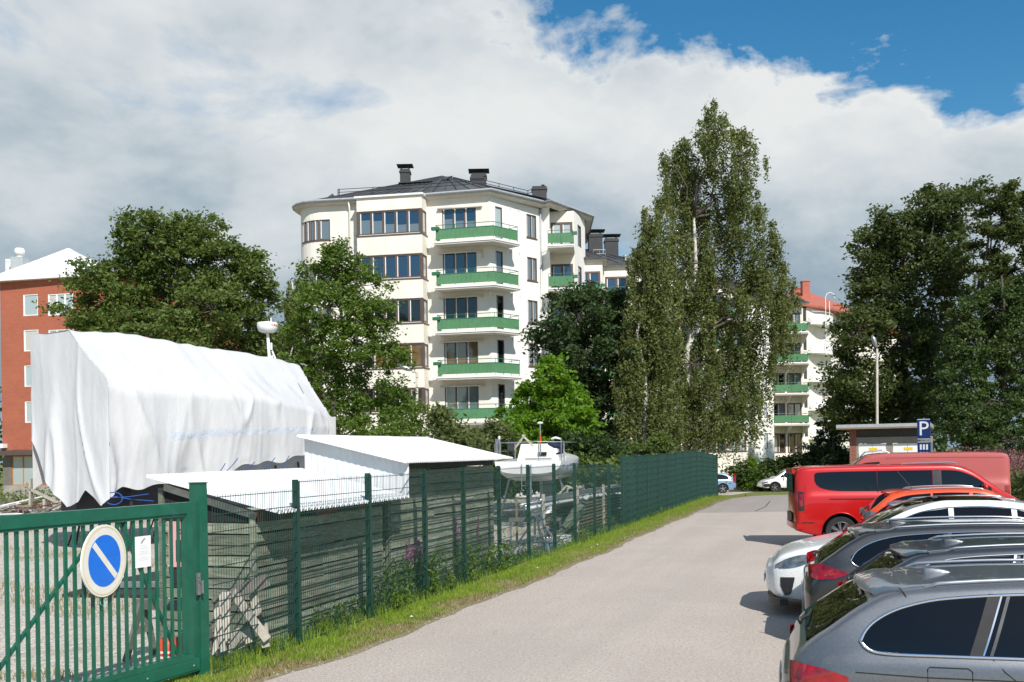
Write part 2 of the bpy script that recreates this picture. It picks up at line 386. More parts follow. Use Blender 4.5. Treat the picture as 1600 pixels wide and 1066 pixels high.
L_['drygrass'] = leafmat('dry_grass', (0.24, 0.20, 0.09), (0.33, 0.28, 0.13), 0.3)
L_['fireweed'] = leafmat('fireweed_bloom', (0.34, 0.075, 0.27), (0.5, 0.13, 0.40), 0.4)
L_['fireweed_old'] = leafmat('faded_fireweed_bloom', (0.16, 0.06, 0.08), (0.27, 0.11, 0.13), 0.3)
# ================================================================== THE GROUND
def groundmat(name, base, dark, kind):
    m = bpy.data.materials.new(name); m.use_nodes = True
    T = NT(m.node_tree); T.n.clear()
    out = T.node('ShaderNodeOutputMaterial'); b = T.node('ShaderNodeBsdfPrincipled'); T.l.new(b.outputs[0], out.inputs[0])
    b.inputs['Roughness'].default_value = 0.92; b.inputs['Specular IOR Level'].default_value = 0.25
    tc = T.node('ShaderNodeTexCoord').outputs['Object']
    if kind == 'asphalt':
        n1 = T.noise(tc, 26.0, 6.0, 0.85); n2 = T.noise(tc, 0.45, 6.0, 0.6, 0.6); n3 = T.noise(tc, 5.0, 5.0, 0.65)
        vor = T.node('ShaderNodeTexVoronoi'); T.l.new(tc, vor.inputs['Vector']); vor.inputs['Scale'].default_value = 60.0
        c = T.mix(T.ramp(n1, [(0.40, 0.0), (0.60, 1.0)]), dark, base)
        c = T.mix(T.ramp(vor.outputs['Color'], [(0.80, 0.0), (0.95, 0.75)]), c, (0.52, 0.50, 0.46))
        c = T.mix(T.ramp(vor.outputs['Color'], [(0.05, 0.55), (0.16, 0.0)]), c, (0.10, 0.095, 0.09))
        c = T.mix(T.ramp(n2, [(0.38, 0.22), (0.62, 0.0)]), c, (dark[0] * 0.85, dark[1] * 0.85, dark[2] * 0.85))
        c = T.mix(T.ramp(n3, [(0.6, 0.0), (0.8, 0.18)]), c, (0.4, 0.38, 0.34))
        sx = T.node('ShaderNodeSeparateXYZ'); T.l.new(tc, sx.inputs[0])       # wheel tracks and stains run along the lane
        cx = T.node('ShaderNodeCombineXYZ'); T.l.new(T.math('SUBTRACT', sx.outputs[0], T.math('MULTIPLY', sx.outputs[1], 0.336)), cx.inputs[0]); T.l.new(T.math('MULTIPLY', sx.outputs[1], 0.05), cx.inputs[1])
        n5 = T.noise(cx.outputs[0], 0.9, 4.0, 0.6, 0.4); n6 = T.noise(tc, 1.7, 7.0, 0.7, 1.2)
        c = T.mix(T.ramp(n5, [(0.40, 0.20), (0.60, 0.0)]), c, (dark[0] * 0.9, dark[1] * 0.9, dark[2] * 0.9))
        c = T.mix(T.ramp(n6, [(0.60, 0.0), (0.74, 0.35)]), c, (dark[0] * 0.75, dark[1] * 0.75, dark[2] * 0.75))
        h = T.math('ADD', T.math('MULTIPLY', n1, 0.6), T.math('MULTIPLY', vor.outputs['Distance'], 0.6)); bd = 0.006
    elif kind == 'gravel':
        vor = T.node('ShaderNodeTexVoronoi'); T.l.new(tc, vor.inputs['Vector']); vor.inputs['Scale'].default_value = 26.0
        n2 = T.noise(tc, 0.5, 5.0, 0.6, 0.5); n1 = T.noise(tc, 20.0, 4.0, 0.7)
        c = T.mix(T.ramp(vor.outputs['Color'], [(0.2, 0.0), (0.8, 1.0)]), dark, base)
        c = T.mix(T.ramp(n1, [(0.4, 0.0), (0.7, 0.5)]), c, (0.5, 0.46, 0.4))
        c = T.mix(T.ramp(n2, [(0.56, 0.0), (0.72, 0.5)]), c, (0.17, 0.17, 0.06))
        h = vor.outputs['Distance']; bd = 0.03
    else:
        n1 = T.noise(tc, 9.0, 5.0, 0.7); n2 = T.noise(tc, 0.8, 5.0, 0.6, 0.5)
        c = T.mix(T.ramp(n1, [(0.35, 0.0), (0.65, 1.0)]), dark, base)
        c = T.mix(T.ramp(n2, [(0.5, 0.0), (0.7, 0.6)]), c, (0.27, 0.22, 0.13))
        h = n1; bd = 0.03
    T.l.new(c, b.inputs['Base Color'])
    bn = T.node('ShaderNodeBump'); bn.inputs['Strength'].default_value = 0.55; bn.inputs['Distance'].default_value = bd
    T.l.new(h, bn.inputs['Height']); T.l.new(bn.outputs[0], b.inputs['Normal'])
    return m
M['asphalt'] = groundmat('pale_worn_asphalt', (0.54, 0.475, 0.42), (0.32, 0.278, 0.245), 'asphalt')  # pale warm base colour of the near road surface
M['asphalt2'] = groundmat('older_grey_asphalt', (0.385, 0.345, 0.31), (0.25, 0.226, 0.205), 'asphalt')
M['gravel'] = groundmat('yard_gravel', (0.60, 0.545, 0.48), (0.28, 0.25, 0.22), 'gravel')
M['soil'] = groundmat('grassy_soil', (0.16, 0.19, 0.04), (0.09, 0.11, 0.03), 'soil')
M['verge'] = groundmat('dry_verge_soil', (0.25, 0.21, 0.13), (0.15, 0.13, 0.07), 'soil')

YS = [-12, 0, 4, 8, 12, 16, 20, 26, 32, 38, 44, 48, 52, 58, 64, 70, 78, 90, 120, 200, 400, 900]
def sheet(name, left, right, y0, y1, dz, mat, nx=1, extra=()):
    """a ground sheet between x = left(y) and x = right(y), following the slope of the land"""
    ys = sorted(set([y for y in YS if y0 < y < y1] + [y0, y1] + [y for y in extra if y0 < y < y1]))
    mb = MB(); v = []; f = []
    for y in ys:
        for i in range(nx + 1):
            t = i / nx; v.append((left(y) * (1 - t) + right(y) * t, y, gz(y) + dz))
    for j in range(len(ys) - 1):
        for i in range(nx):
            a = j * (nx + 1) + i; f.append((a, a + 1, a + nx + 2, a + nx + 1))
    mb.add(v, f); o = mb.build(name, mat); o['kind'] = 'structure'; return o
sheet('ground', lambda y: -700.0, lambda y: 700.0, -12, 900, -0.02, M['soil'], 1)
FS = 0.336
def fx(y): return -7.04 + FS * y                   # the line of the mesh fence
fence_dir = Vector((FS, 1, 0)).normalized(); fence_n = Vector((1, -FS, 0)).normalized()
def edge_x(y):
    ks = [(-12, -8.6), (6, -5.0), (8.5, -4.0), (10, -3.3), (10.8, -2.85), (11.7, -2.35), (12.9, -1.85), (15.65, -0.85), (18, 0.0), (20, 0.75), (24, 2.15), (30, 4.1), (36, 6.2), (45, 9.2), (50, 11.1), (54, 12.6), (57, 14.6), (60, 30)]
    return float(np.interp(y, [k[0] for k in ks], [k[1] for k in ks])) + 0.05 * math.sin(y * 1.1) + 0.03 * math.sin(y * 4.3) + 0.015 * math.sin(y * 11.0)
ey = [i * 0.35 for i in range(-6, 165)]
sheet('yard_ground', lambda y: -60.0, lambda y: fx(y) + 0.05, -12, 75, -0.012, M['gravel'], 2)
sheet('road', edge_x, lambda y: 60.0, -12, 37.6, 0.0, M['asphalt'], 1, ey)
sheet('road', edge_x, lambda y: 60.0, 37.6, 76.5, -0.004, M['asphalt2'], 1, ey)
sheet('verge_soil', lambda y: fx(y) - 0.25, lambda y: edge_x(y) + 0.16, 7.5, 57.0, 0.003, M['verge'], 1, ey)
sheet('yard_entrance', lambda y: fx(y) - 3, lambda y: edge_x(y) + 0.12, -12, 8.0, 0.004, M['gravel'], 1, ey)
# a sealed crack in the older asphalt
mb = MB()
cr = [atg(1180, 38.2), atg(1196, 41), atg(1203, 45), atg(1214, 50)]
for a, b in zip(cr[:-1], cr[1:]): mb.beam(a + Vector((0, 0, 0.0)), b, 0.035, 0.006)
o = mb.build('road_crack', M['black']); tag(o, kind='structure')

# ================================================================== GRASS
def blades(name, pts, hmin, hmax, wid, mat, lean=0.35, seg=True, parent=None):
    n = len(pts); rng = np.random.default_rng(len(pts))
    P = np.array(pts); h = rng.uniform(hmin, hmax, n); a = rng.uniform(0, 2 * np.pi, n)
    w = wid * rng.uniform(0.7, 1.4, n); la = rng.uniform(0, 2 * np.pi, n); ln = rng.uniform(0.05, lean, n) * h
    dx, dy = np.cos(a) * w / 2, np.sin(a) * w / 2
    lx, ly = np.cos(la) * ln, np.sin(la) * ln
    V = np.zeros((n, 5, 3))
    V[:, 0] = np.stack([P[:, 0] - dx, P[:, 1] - dy, P[:, 2]], 1); V[:, 1] = np.stack([P[:, 0] + dx, P[:, 1] + dy, P[:, 2]], 1)
    V[:, 2] = np.stack([P[:, 0] + dx * .8 + lx * .35, P[:, 1] + dy * .8 + ly * .35, P[:, 2] + h * .6], 1)
    V[:, 3] = np.stack([P[:, 0] - dx * .8 + lx * .35, P[:, 1] - dy * .8 + ly * .35, P[:, 2] + h * .6], 1)
    V[:, 4] = np.stack([P[:, 0] + lx, P[:, 1] + ly, P[:, 2] + h], 1)
    me = bpy.data.meshes.new(name); me.vertices.add(n * 5); me.vertices.foreach_set('co', V.ravel())
    idx = (np.arange(n) * 5)[:, None] + np.array([0, 1, 2, 3, 3, 2, 4])[None, :]
    me.loops.add(n * 7); me.loops.foreach_set('vertex_index', idx.ravel())
    me.polygons.add(n * 2)
    ls = (np.arange(n) * 7)[:, None] + np.array([0, 4])[None, :]
    me.polygons.foreach_set('loop_start', ls.ravel()); me.polygons.foreach_set('loop_total', np.tile([4, 3], n))
    me.materials.append(mat); me.update(calc_edges=True)
    o = bpy.data.objects.new(name, me); COL.objects.link(o); o.parent = parent; return o
rg = random.Random(3)
gp = []; dg = []
while len(gp) < 100000:
    y = 9.0 + 47 * rg.random() ** 1.9
    x0, x1 = fx(y) - 0.35, edge_x(y) + 0.06
    t = rg.random(); x = x0 + (x1 - x0) * t
    patch = math.sin(x * 3.1 + 1.3 * math.sin(y * 1.7)) + math.sin(y * 2.3 + x) + 0.7 * math.sin(x * 7.7 - y * 5.1)
    pr = 1.0 - 0.92 * max(0, (t - 0.5) / 0.5) - (0.55 if patch < -0.6 else 0)
    if y < 11.5: pr *= 0.55
    if rg.random() < pr: gp.append((x, y, gz(y)))
    elif rg.random() < 0.5 and len(dg) < 20000: dg.append((x, y, gz(y)))
tag(blades('verge_grass', gp, 0.03, 0.085, 0.008, L_['grass'], 0.8), kind='stuff')
tag(blades('dry_verge_grass', dg, 0.03, 0.08, 0.010, L_['drygrass'], 0.9), kind='stuff')
gp = []
while len(gp) < 6500:        # taller grass at the foot of the fence
    y = 11.2 + 43 * rg.random() ** 1.6; x = fx(y) + rg.gauss(-0.12, 0.22)
    gp.append((x, y, gz(y)))
tag(blades('tall_grass', gp, 0.07, 0.24, 0.009, L_['grass'], 0.5), kind='stuff')
gp = []
while len(gp) < 9000:        # weeds in the gravel of the yard
    y = 11 + 40 * rg.random() ** 1.4; x = fx(y) - rg.random() * (6 + 0.5 * y)
    if math.sin(x * 1.3 + 2 * math.sin(y * 0.7)) + math.sin(y * 1.1 + 0.6 * x) > 1.05: gp.append((x, y, 0.0))
tag(blades('yard_weeds', gp, 0.03, 0.12, 0.012, L_['drygrass'], 0.8), kind='stuff')
# loose stones in the yard near the gate
mb = MB()
for i in range(3800):
    y = 9 + 16 * rg.random(); x = fx(y) - 0.2 - rg.random() * 9; r = 0.008 + 0.02 * rg.random() ** 2
    a = rg.random() * 3
    v = [(x + r * math.cos(a + k * 2.094), y + r * math.sin(a + k * 2.094), -0.014) for k in range(3)] + [(x + r * .3 * (rg.random() - .5), y, -0.014 + r * 1.1)]
    mb.add(v, [(0, 1, 3), (1, 2, 3), (2, 0, 3)])
o = mb.build('loose_gravel', M['concrete']); tag(o, kind='stuff')

# ================================================================== TREES
def leafmesh(name, centers, size, mat, parent=None, seed=1, flat=0.0, aspect=1.7):
    n = len(centers); rng = np.random.default_rng(seed)
    c = np.asarray(centers)
    d = rng.normal(size=(n, 3)); d[:, 2] *= (1 - flat) if flat > 0 else 1.0; d /= np.linalg.norm(d, axis=1)[:, None] + 1e-9
    e = rng.normal(size=(n, 3)); e -= d * (e * d).sum(1)[:, None]; e /= np.linalg.norm(e, axis=1)[:, None] + 1e-9
    s = size * rng.uniform(0.6, 1.35, n)[:, None]
    V = np.zeros((n, 4, 3))
    V[:, 0] = c - d * s * 0.5 * aspect; V[:, 2] = c + d * s * 0.5 * aspect
    V[:, 1] = c + e * s * 0.42; V[:, 3] = c - e * s * 0.42
    me = bpy.data.meshes.new(name); me.vertices.add(n * 4)
    if parent is not None: V = V - np.array(ORG[parent.name])[None, None, :]
    me.vertices.foreach_set('co', V.ravel()); me.loops.add(n * 4); me.loops.foreach_set('vertex_index', np.arange(n * 4))
    me.polygons.add(n); me.polygons.foreach_set('loop_start', np.arange(n) * 4); me.polygons.foreach_set('loop_total', np.full(n, 4))
    me.materials.append(mat); me.update(calc_edges=True)
    o = bpy.data.objects.new(name, me); COL.objects.link(o); o.parent = parent
    if parent is not None: ORG[o.name] = ORG[parent.name]
    return o
def crooked(a, b, n, w, rng):
    a = Vector(a); b = Vector(b); L = (b - a).length; pts = []
    for i in range(n + 1):
        t = i / n; j = 0 if i in (0, n) else w * L
        pts.append(a.lerp(b, t) + Vector((rng.gauss(0, j), rng.gauss(0, j), rng.gauss(0, j * .5))))
    return pts
def tree(name, label, base, blobs, nleaf, lsize, mat, bark, tr=0.22, seed=1, sub=26, subr=0.62, shell=0.45, cat='tree', group=None, droop=0.0,
         top=None, limbs=True, lean=(0, 0), forks=0):
    """blobs: (dx, dy, z, rx, ry, rz) relative to base; leaves gather in small clumps near the skin of every blob"""
    rng = random.Random(seed); nr = np.random.default_rng(seed)
    base = Vector(base); root = thing(name, label, cat, base, 0, group)
    zt = top if top else max(b[2] + b[5] * .6 for b in blobs)
    tk = MB()
    tp = crooked(base, base + Vector((lean[0], lean[1], zt)), 8, 0.012, rng)
    tk.tube(tp, [tr * (1.15 if i == 0 else 1) * (1 - 0.85 * i / 8) + 0.015 for i in range(9)], 9)
    for k in range(forks):
        b0 = base + Vector((rng.uniform(-.25, .25), rng.uniform(-.2, .2), 0))
        tk.tube(crooked(b0, base + Vector((rng.uniform(-1.2, 1.2), rng.uniform(-.8, .8), zt * rng.uniform(.6, .85))), 7, 0.015, rng), [tr * .75 * (1 - .85 * i / 7) + .012 for i in range(8)], 7)
    tk.build('trunk', bark, root, smooth=True)
    vol = [b[3] * b[4] + b[4] * b[5] + b[3] * b[5] for b in blobs]; tv = sum(vol)
    lm = MB(); C = []
    for b, vv in zip(blobs, vol):
        cen = base + Vector((b[0], b[1], b[2]))
        ti = min(7, max(1, int((cen.z - base.z - b[5] * .5) / zt * 8)))
        if limbs: lm.tube(crooked(tp[ti], cen, 4, 0.05, rng), [tr * .38, tr * .3, tr * .22, tr * .15, tr * .07], 6)
        ns = max(4, int(sub * vv / tv * len(blobs)))
        nl = max(10, int(nleaf * vv / tv / ns))
        for k in range(ns):
            d = nr.normal(size=3); d /= np.linalg.norm(d)
            r = (shell + (1 - shell) * rng.random()) ** 0.7
            sc = np.array([b[3] * d[0], b[4] * d[1], b[5] * d[2]]) * r
            c = np.array(cen) + sc
            if rng.random() < 0.16: c = np.array(cen) + sc / max(r, .2) * rng.uniform(1.1, 1.32)   # stray sprays beyond the outline
            if c[2] < base.z + 0.3: c[2] = base.z + 0.3 + rng.random() * .5
            if limbs and rng.random() < 0.55: lm.tube([cen, cen.lerp(Vector(c), .5) + Vector((0, 0, -.1 * rng.random())), Vector(c)], [tr * .11, tr * .07, tr * .03], 4, cap=False)
            q = subr * rng.uniform(.45, 1.3)
            g = nr.normal(size=(nl, 3)); g *= (q * 0.40)
            g[:, 2] *= 0.62 if droop == 0 else 1.0
            if droop:
                g[:, 0:2] *= 0.62; g[:, 2] = -np.abs(nr.normal(size=nl)) * droop * rng.uniform(.25, 1.3) + .25 + nr.normal(size=nl) * .1
            C.append(c[None, :] + g)
    if limbs: lm.build('branches', M['bark'], root, smooth=True)
    leafmesh('crown', np.concatenate(C), lsize, mat, root, seed, flat=0.35 if droop == 0 else 0)
    return root
def blob_px(base, lst, Y, seed=0):
    """blobs given as photo outline circles: (px, py, rx_px, ry_px[, dy])"""
    out = []; r = random.Random(seed)
    k = FP / Y
    for q in lst:
        p = at(q[0], q[1], Y); dy = q[4] if len(q) > 4 else r.uniform(-0.85, 0.85) * q[2] / k
        out.append((p.x - base.x, dy, p.z - base.z, q[2] / k * .94, q[2] / k * 0.85, q[3] / k * .94))
    return out
def ptree(name, label, px, Y, circles, nleaf, lsize, mat, bark=None, **kw):
    b = atg(px, Y); return tree(name, label, b, blob_px(b, circles, Y, kw.get('seed', 0)), nleaf, lsize, mat, bark or M['bark'], **kw)

ptree('alder_tree', 'broad dark green tree behind the white covered boat, before the red brick block', 285, 52,
      [(250, 385, 62, 42), (310, 372, 48, 38), (200, 400, 42, 40), (355, 415, 50, 45), (395, 430, 34, 38), (405, 480, 30, 40), (150, 440, 38, 26), (135, 490, 45, 34),
       (215, 460, 60, 48), (290, 450, 62, 55), (350, 490, 60, 45), (180, 520, 55, 40), (260, 530, 70, 45), (345, 545, 65, 42), (400, 540, 35, 35), (225, 355, 34, 20), (300, 345, 30, 16)],
      64000, 0.135, L_['alder'], tr=0.3, seed=11, sub=44, subr=0.75, forks=2)
ptree('elm_tree', 'fresh green tree in front of the bay windows of the cream apartment block', 530, 50,
      [(525, 410, 40, 28), (500, 440, 38, 36), (560, 445, 40, 36), (520, 485, 52, 42), (590, 490, 34, 30), (480, 520, 36, 34), (555, 540, 60, 40), (610, 555, 34, 22), (500, 590, 50, 40),
       (575, 610, 58, 36), (625, 640, 34, 26), (520, 655, 55, 32), (600, 670, 55, 26), (520, 388, 16, 14), (470, 575, 26, 22), (640, 670, 26, 20)],
      38000, 0.115, L_['elm'], tr=0.16, seed=12, sub=40, subr=0.58)
ptree('young_maple', 'bright yellow-green maple behind the white sailboat on its stand', 860, 41,
      [(858, 592, 26, 26), (835, 620, 30, 24), (885, 630, 34, 28), (815, 648, 30, 22), (862, 655, 46, 26), (910, 660, 32, 24), (805, 675, 32, 18), (850, 690, 50, 22), (905, 692, 40, 22), (856, 568, 12, 12)],
      21000, 0.12, L_['maple'], tr=0.1, seed=13, sub=30, subr=0.42)
ptree('lime_tree', 'deep green round tree between the bright maple and the birches', 915, 52,
      [(900, 500, 48, 40), (945, 470, 42, 30), (980, 490, 38, 40), (870, 540, 42, 36), (935, 550, 62, 50), (985, 570, 40, 55), (900, 610, 60, 45), (960, 640, 60, 50), (920, 690, 70, 32), (845, 520, 22, 16), (890, 470, 26, 18)],
      38000, 0.14, L_['dark'], tr=0.24, seed=14, sub=38, subr=0.7)
ptree('tall_birch', 'tallest birch with drooping olive foliage, rising above the end of the green fence', 1072, 55,
      [(1120, 178, 18, 22), (1118, 212, 34, 28), (1095, 245, 42, 34), (1148, 250, 36, 40), (1062, 275, 30, 34), (1040, 245, 13, 20), (1120, 295, 56, 44), (1165, 315, 26, 44), (1055, 335, 34, 40), (1105, 365, 50, 44), (1165, 365, 30, 40),
       (1070, 415, 46, 46), (1135, 430, 56, 50), (1190, 385, 26, 30), (1200, 430, 26, 36), (1180, 480, 46, 46), (1090, 490, 60, 54), (1145, 540, 58, 54), (1210, 520, 30, 50), (1075, 570, 50, 50), (1180, 580, 42, 46), (1120, 620, 60, 46),
       (1160, 650, 40, 34), (1060, 640, 40, 44), (1230, 470, 20, 40), (1100, 670, 46, 26)],
      104000, 0.10, L_['birch'], M['birchbark'], tr=0.24, seed=15, sub=34, subr=0.66, droop=.95, forks=1, shell=.72, top=17.5, lean=(0.9, 0), cat='birch tree')
ptree('weeping_birch', 'lower weeping birch leaning left of the tallest birch, with pale drooping twigs', 1010, 50,
      [(1012, 345, 16, 22), (1020, 390, 26, 36), (1004, 430, 24, 36), (1034, 455, 30, 44), (1000, 500, 28, 44), (1030, 540, 34, 46), (985, 570, 24, 36), (1012, 610, 36, 44), (972, 640, 20, 32), (1035, 660, 36, 30), (1040, 300, 13, 18, 1.0)],
      38000, 0.095, L_['birch'], M['birchbark'], tr=0.15, seed=16, sub=28, subr=0.5, droop=1.05, shell=.7, cat='birch tree', top=13)
ptree('oak_tree', 'large dark tree with its ragged left edge against the sky, behind the service hut', 1420, 73,
      [(1400, 360, 44, 34), (1372, 388, 38, 36), (1362, 432, 30, 32), (1455, 325, 38, 26), (1480, 360, 38, 34), (1420, 410, 56, 44), (1375, 470, 50, 44), (1460, 430, 46, 46), (1330, 520, 40, 34), (1400, 530, 60, 50), (1470, 510, 46, 50),
       (1322, 572, 30, 38), (1360, 600, 55, 50), (1440, 600, 60, 50), (1400, 655, 70, 40), (1460, 300, 22, 16), (1500, 315, 22, 22), (1330, 640, 38, 34)],
      76000, 0.18, L_['right'], tr=0.45, seed=17, sub=44, subr=1.0, top=17.0)
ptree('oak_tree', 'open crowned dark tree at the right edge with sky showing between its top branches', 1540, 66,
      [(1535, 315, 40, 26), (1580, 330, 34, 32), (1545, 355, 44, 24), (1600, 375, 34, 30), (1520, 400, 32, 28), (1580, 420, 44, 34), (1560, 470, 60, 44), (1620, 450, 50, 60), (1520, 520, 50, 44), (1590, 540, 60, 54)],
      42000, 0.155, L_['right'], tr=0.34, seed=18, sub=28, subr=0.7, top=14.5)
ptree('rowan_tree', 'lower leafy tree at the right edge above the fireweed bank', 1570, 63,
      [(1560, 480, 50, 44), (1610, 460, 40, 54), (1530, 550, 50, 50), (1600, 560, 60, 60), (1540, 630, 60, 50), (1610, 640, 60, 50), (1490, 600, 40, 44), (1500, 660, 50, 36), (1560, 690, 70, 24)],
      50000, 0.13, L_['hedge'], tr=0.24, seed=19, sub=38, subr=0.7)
ptree('spruce_tree', 'small dark spruce beside the service hut, at the end of the hedge', 1302, 78,
      [(1302, 610, 8, 20), (1302, 640, 16, 18), (1300, 668, 24, 16), (1300, 694, 32, 16), (1298, 716, 36, 12)], 9000, 0.14, L_['conifer'], tr=0.12, seed=20, sub=26, subr=0.5)
ptree('background_tree', 'dark tree right behind the radar dome, left of the cream block', 445, 60,
      [(430, 555, 36, 40), (465, 560, 34, 44), (410, 590, 40, 34), (450, 610, 50, 40), (480, 620, 30, 40)], 11000, 0.17, L_['dark'], tr=0.16, seed=21, subr=0.8)
ptree('pale_birch', 'thin pale birch at the left corner of the cream block', 462, 58,
      [(462, 450, 12, 16), (456, 480, 14, 20), (470, 500, 14, 22), (450, 520, 12, 16)], 3600, 0.12, L_['birch'], M['birchbark'], tr=0.09, seed=22, subr=0.4, droop=0.8, cat='birch tree')
for i, (px, Y, cs, lab, mt) in enumerate([
    (690, 33, [(700, 672, 16, 20), (688, 655, 12, 18), (715, 690, 22, 16), (735, 700, 22, 12)], 'thin wispy willow shrub behind the large white corrugated roof', 'shrub'),
    (760, 36, [(750, 690, 26, 16), (775, 680, 20, 18), (730, 702, 30, 12), (790, 700, 26, 14)], 'grey-green shrub left of the white sailboat', 'shrub'),
    (905, 40, [(900, 700, 30, 24), (935, 705, 34, 24), (880, 715, 24, 18), (960, 715, 26, 20)], 'dull shrub right of the white sailboat behind the fence', 'dark'),
    (1010, 47, [(995, 715, 30, 22), (1020, 702, 22, 24)], 'undergrowth shrub at the foot of the birches', 'alder')]):
    ptree('shrub', lab, px, Y, cs, 5200, 0.10, L_[mt], tr=0.03, seed=30 + i, sub=26, subr=0.5, cat='shrub')
b = atg(900, 38.5)
tree('thicket', 'dark thicket along the back of the yard, behind the fence and the sailboat', b, blob_px(b, [(770 + 24 * i, 742 + 7 * math.sin(i * 2.1), 24, 24 + 5 * math.sin(i * 1.3)) for i in range(10)], 38.5, 9), 17000, 0.13, L_['alder'], M['bark'], tr=0.05, seed=44, sub=30, subr=0.6, cat='thicket', top=2.0)
# hedge at the end of the road
b = atg(1240, 79)
hb = blob_px(b, [(1165, 735, 24, 14), (1190, 745, 24, 16), (1215, 735, 26, 20), (1180, 755, 26, 10), (1245, 728, 26, 22), (1275, 722, 26, 22), (1305, 720, 26, 24), (1330, 730, 24, 24), (1260, 748, 30, 14), (1300, 748, 34, 16), (1225, 755, 24, 10), (1156, 748, 12, 10)], 79, 4)
tree('hedge', 'tall unclipped hedge across the end of the road, before the far white wall', b, hb, 26000, 0.17, L_['hedge'], M['bark'], tr=0.06, seed=40, sub=30, subr=0.8, cat='hedge', top=2.2)
b = atg(1175, 77.5); 
tree('thuja', 'narrow upright conifer bush standing in the hedge behind the blue car', b, blob_px(b, [(1175, 722, 5, 12), (1175, 738, 6, 14), (1175, 752, 7, 12)], 77.5, 5), 2200, 0.12, L_['maple'], M['bark'], tr=0.05, seed=41, sub=20, subr=0.4, cat='bush', top=2.0)
# a far wood closing the horizon behind everything
nr = np.random.default_rng(5); P = []
for i in range(70):
    x = -150 + 300 * i / 69 + nr.uniform(-2, 2); y = 150 + nr.uniform(-6, 6); h = nr.uniform(7, 12)
    g = nr.normal(size=(420, 3)) * np.array([2.6, 1.6, h * .28]); P.append(g + np.array([x, y, h * .5 - 1.3]))
o = leafmesh('far_wood', np.concatenate(P), 0.6, L_['dark'], None, 6); tag(o, kind='stuff')

# ---------------------------------------------------------------- fireweed
def fireweed(loc, h, seed, label, old=False, n=3):
    rng = random.Random(seed); root = thing('fireweed', label, 'fireweed', loc, 0)
    st = MB(); fl = []; lv = []
    for k in range(n):
        b = Vector(loc) + Vector((rng.uniform(-.1, .1), rng.uniform(-.1, .1), 0)); hh = h * rng.uniform(.8, 1.1)
        t = b + Vector((rng.uniform(-.1, .1), rng.uniform(-.1, .1), hh)); st.tube([b, b.lerp(t, .5), t], [.006, .005, .003], 4)
        for j in range(60): 
            f = rng.random(); p = b.lerp(t, .15 + .5 * f); a = rng.random() * 6.28; r = rng.random() * .09
            lv.append((p.x + r * math.cos(a), p.y + r * math.sin(a), p.z))
        for j in range(70):
            f = rng.random(); p = b.lerp(t, .66 + .34 * f); a = rng.random() * 6.28; r = .035 * (1.1 - f)
            fl.append((p.x + r * math.cos(a), p.y + r * math.sin(a), p.z))
    st.build('stem', L_['shrub'], root)
    tag(leafmesh('leaves', lv, 0.04, L_['elm'], root, seed), kind='stuff'); tag(leafmesh('bloom', fl, 0.028, L_['fireweed_old' if old else 'fireweed'], root, seed + 1, aspect=1.1), kind='stuff')
for i, (px, Y, h, lab) in enumerate([
    (632, 16.6, 1.0, 'leftmost pink fireweed, at the joint of the low and the tall shed'),
    (650, 17.0, 1.05, 'fullest pink fireweed, left of the fence post at the tall shed corner'),
    (672, 17.1, 0.9, 'short pink fireweed just right of the post by the corner of the tall shed'),
    (737, 19.0, 1.15, 'slender fireweed with one pink spike before the dark boards of the tall shed'),
    (766, 20.0, 1.1, 'pink fireweed left of the last post before the end of the tall shed')]):
    p = atg(px, Y); p.x = fx(Y) - 0.25 - 0.05 * i; fireweed(p, h, 60 + i, lab)
P = []; Q = []
for i in range(420):
    Y = nr.uniform(37, 47); px = nr.uniform(1478, 1680); p = atg(px, Y); h = nr.uniform(1.5, 2.35)
    z = nr.uniform(.62, 1.0, 26) * h; P.append(np.stack([p.x + nr.normal(size=26) * .05, p.y + nr.normal(size=26) * .05, z], 1))
    z = nr.uniform(.05, .75, 34) * h; Q.append(np.stack([p.x + nr.normal(size=34) * .13, p.y + nr.normal(size=34) * .13, z], 1))
o = leafmesh('fireweed_bank', np.concatenate(Q), 0.11, L_['shrub'], None, 8); tag(o, kind='stuff')
o = leafmesh('fireweed_flowers', np.concatenate(P), 0.055, L_['fireweed_old'], None, 9); tag(o, kind='stuff')

# crumbs of grit and pale litter along the broken edge of the asphalt
mb = MB(); rg = random.Random(12)
for i in range(1500):
    y = 9.5 + 32 * rg.random() ** 1.7; x = edge_x(y) + rg.gauss(0.12, 0.28); r = 0.006 + 0.014 * rg.random() ** 2; a_ = rg.random() * 3
    v = [(x + r * math.cos(a_ + k * 2.094), y + r * math.sin(a_ + k * 2.094), .002) for k in range(3)] + [(x, y, r * 1.2)]
    mb.add(v, [(0, 1, 3), (1, 2, 3), (2, 0, 3)])
tag(mb.build('road_grit', M['concrete']), kind='stuff')
mb = MB()
for i in range(7):
    y = 13 + 22 * rg.random(); x = edge_x(y) - rg.random() * .5; r = .015 + .012 * rg.random(); mb.add([(x - r, y, .05), (x, y - r * .6, .06), (x + r, y, .05), (x, y + r * .6, .07)], [(0, 1, 2, 3)])
tag(mb.build('litter', M['white_paint']), kind='stuff')

P = []; rg = random.Random(44)
for i in range(330):                       # broad-leaved weeds along the foot of the fence
    y = 13.5 + 26 * rg.random() ** 1.4; dens = 1 if 15 < y < 22 else .35
    if rg.random() > dens: continue
    x = fx(y) + rg.gauss(-.22, .2); hh = rg.uniform(.15, .75) * (1 if 15.5 < y < 21 else .5)
    for k in range(45): P.append((x + rg.gauss(0, .07), y + rg.gauss(0, .09), hh * rg.random() ** .8))
tag(leafmesh('fence_weeds', P, .038, L_['elm'], None, 77, aspect=2.2), kind='stuff')
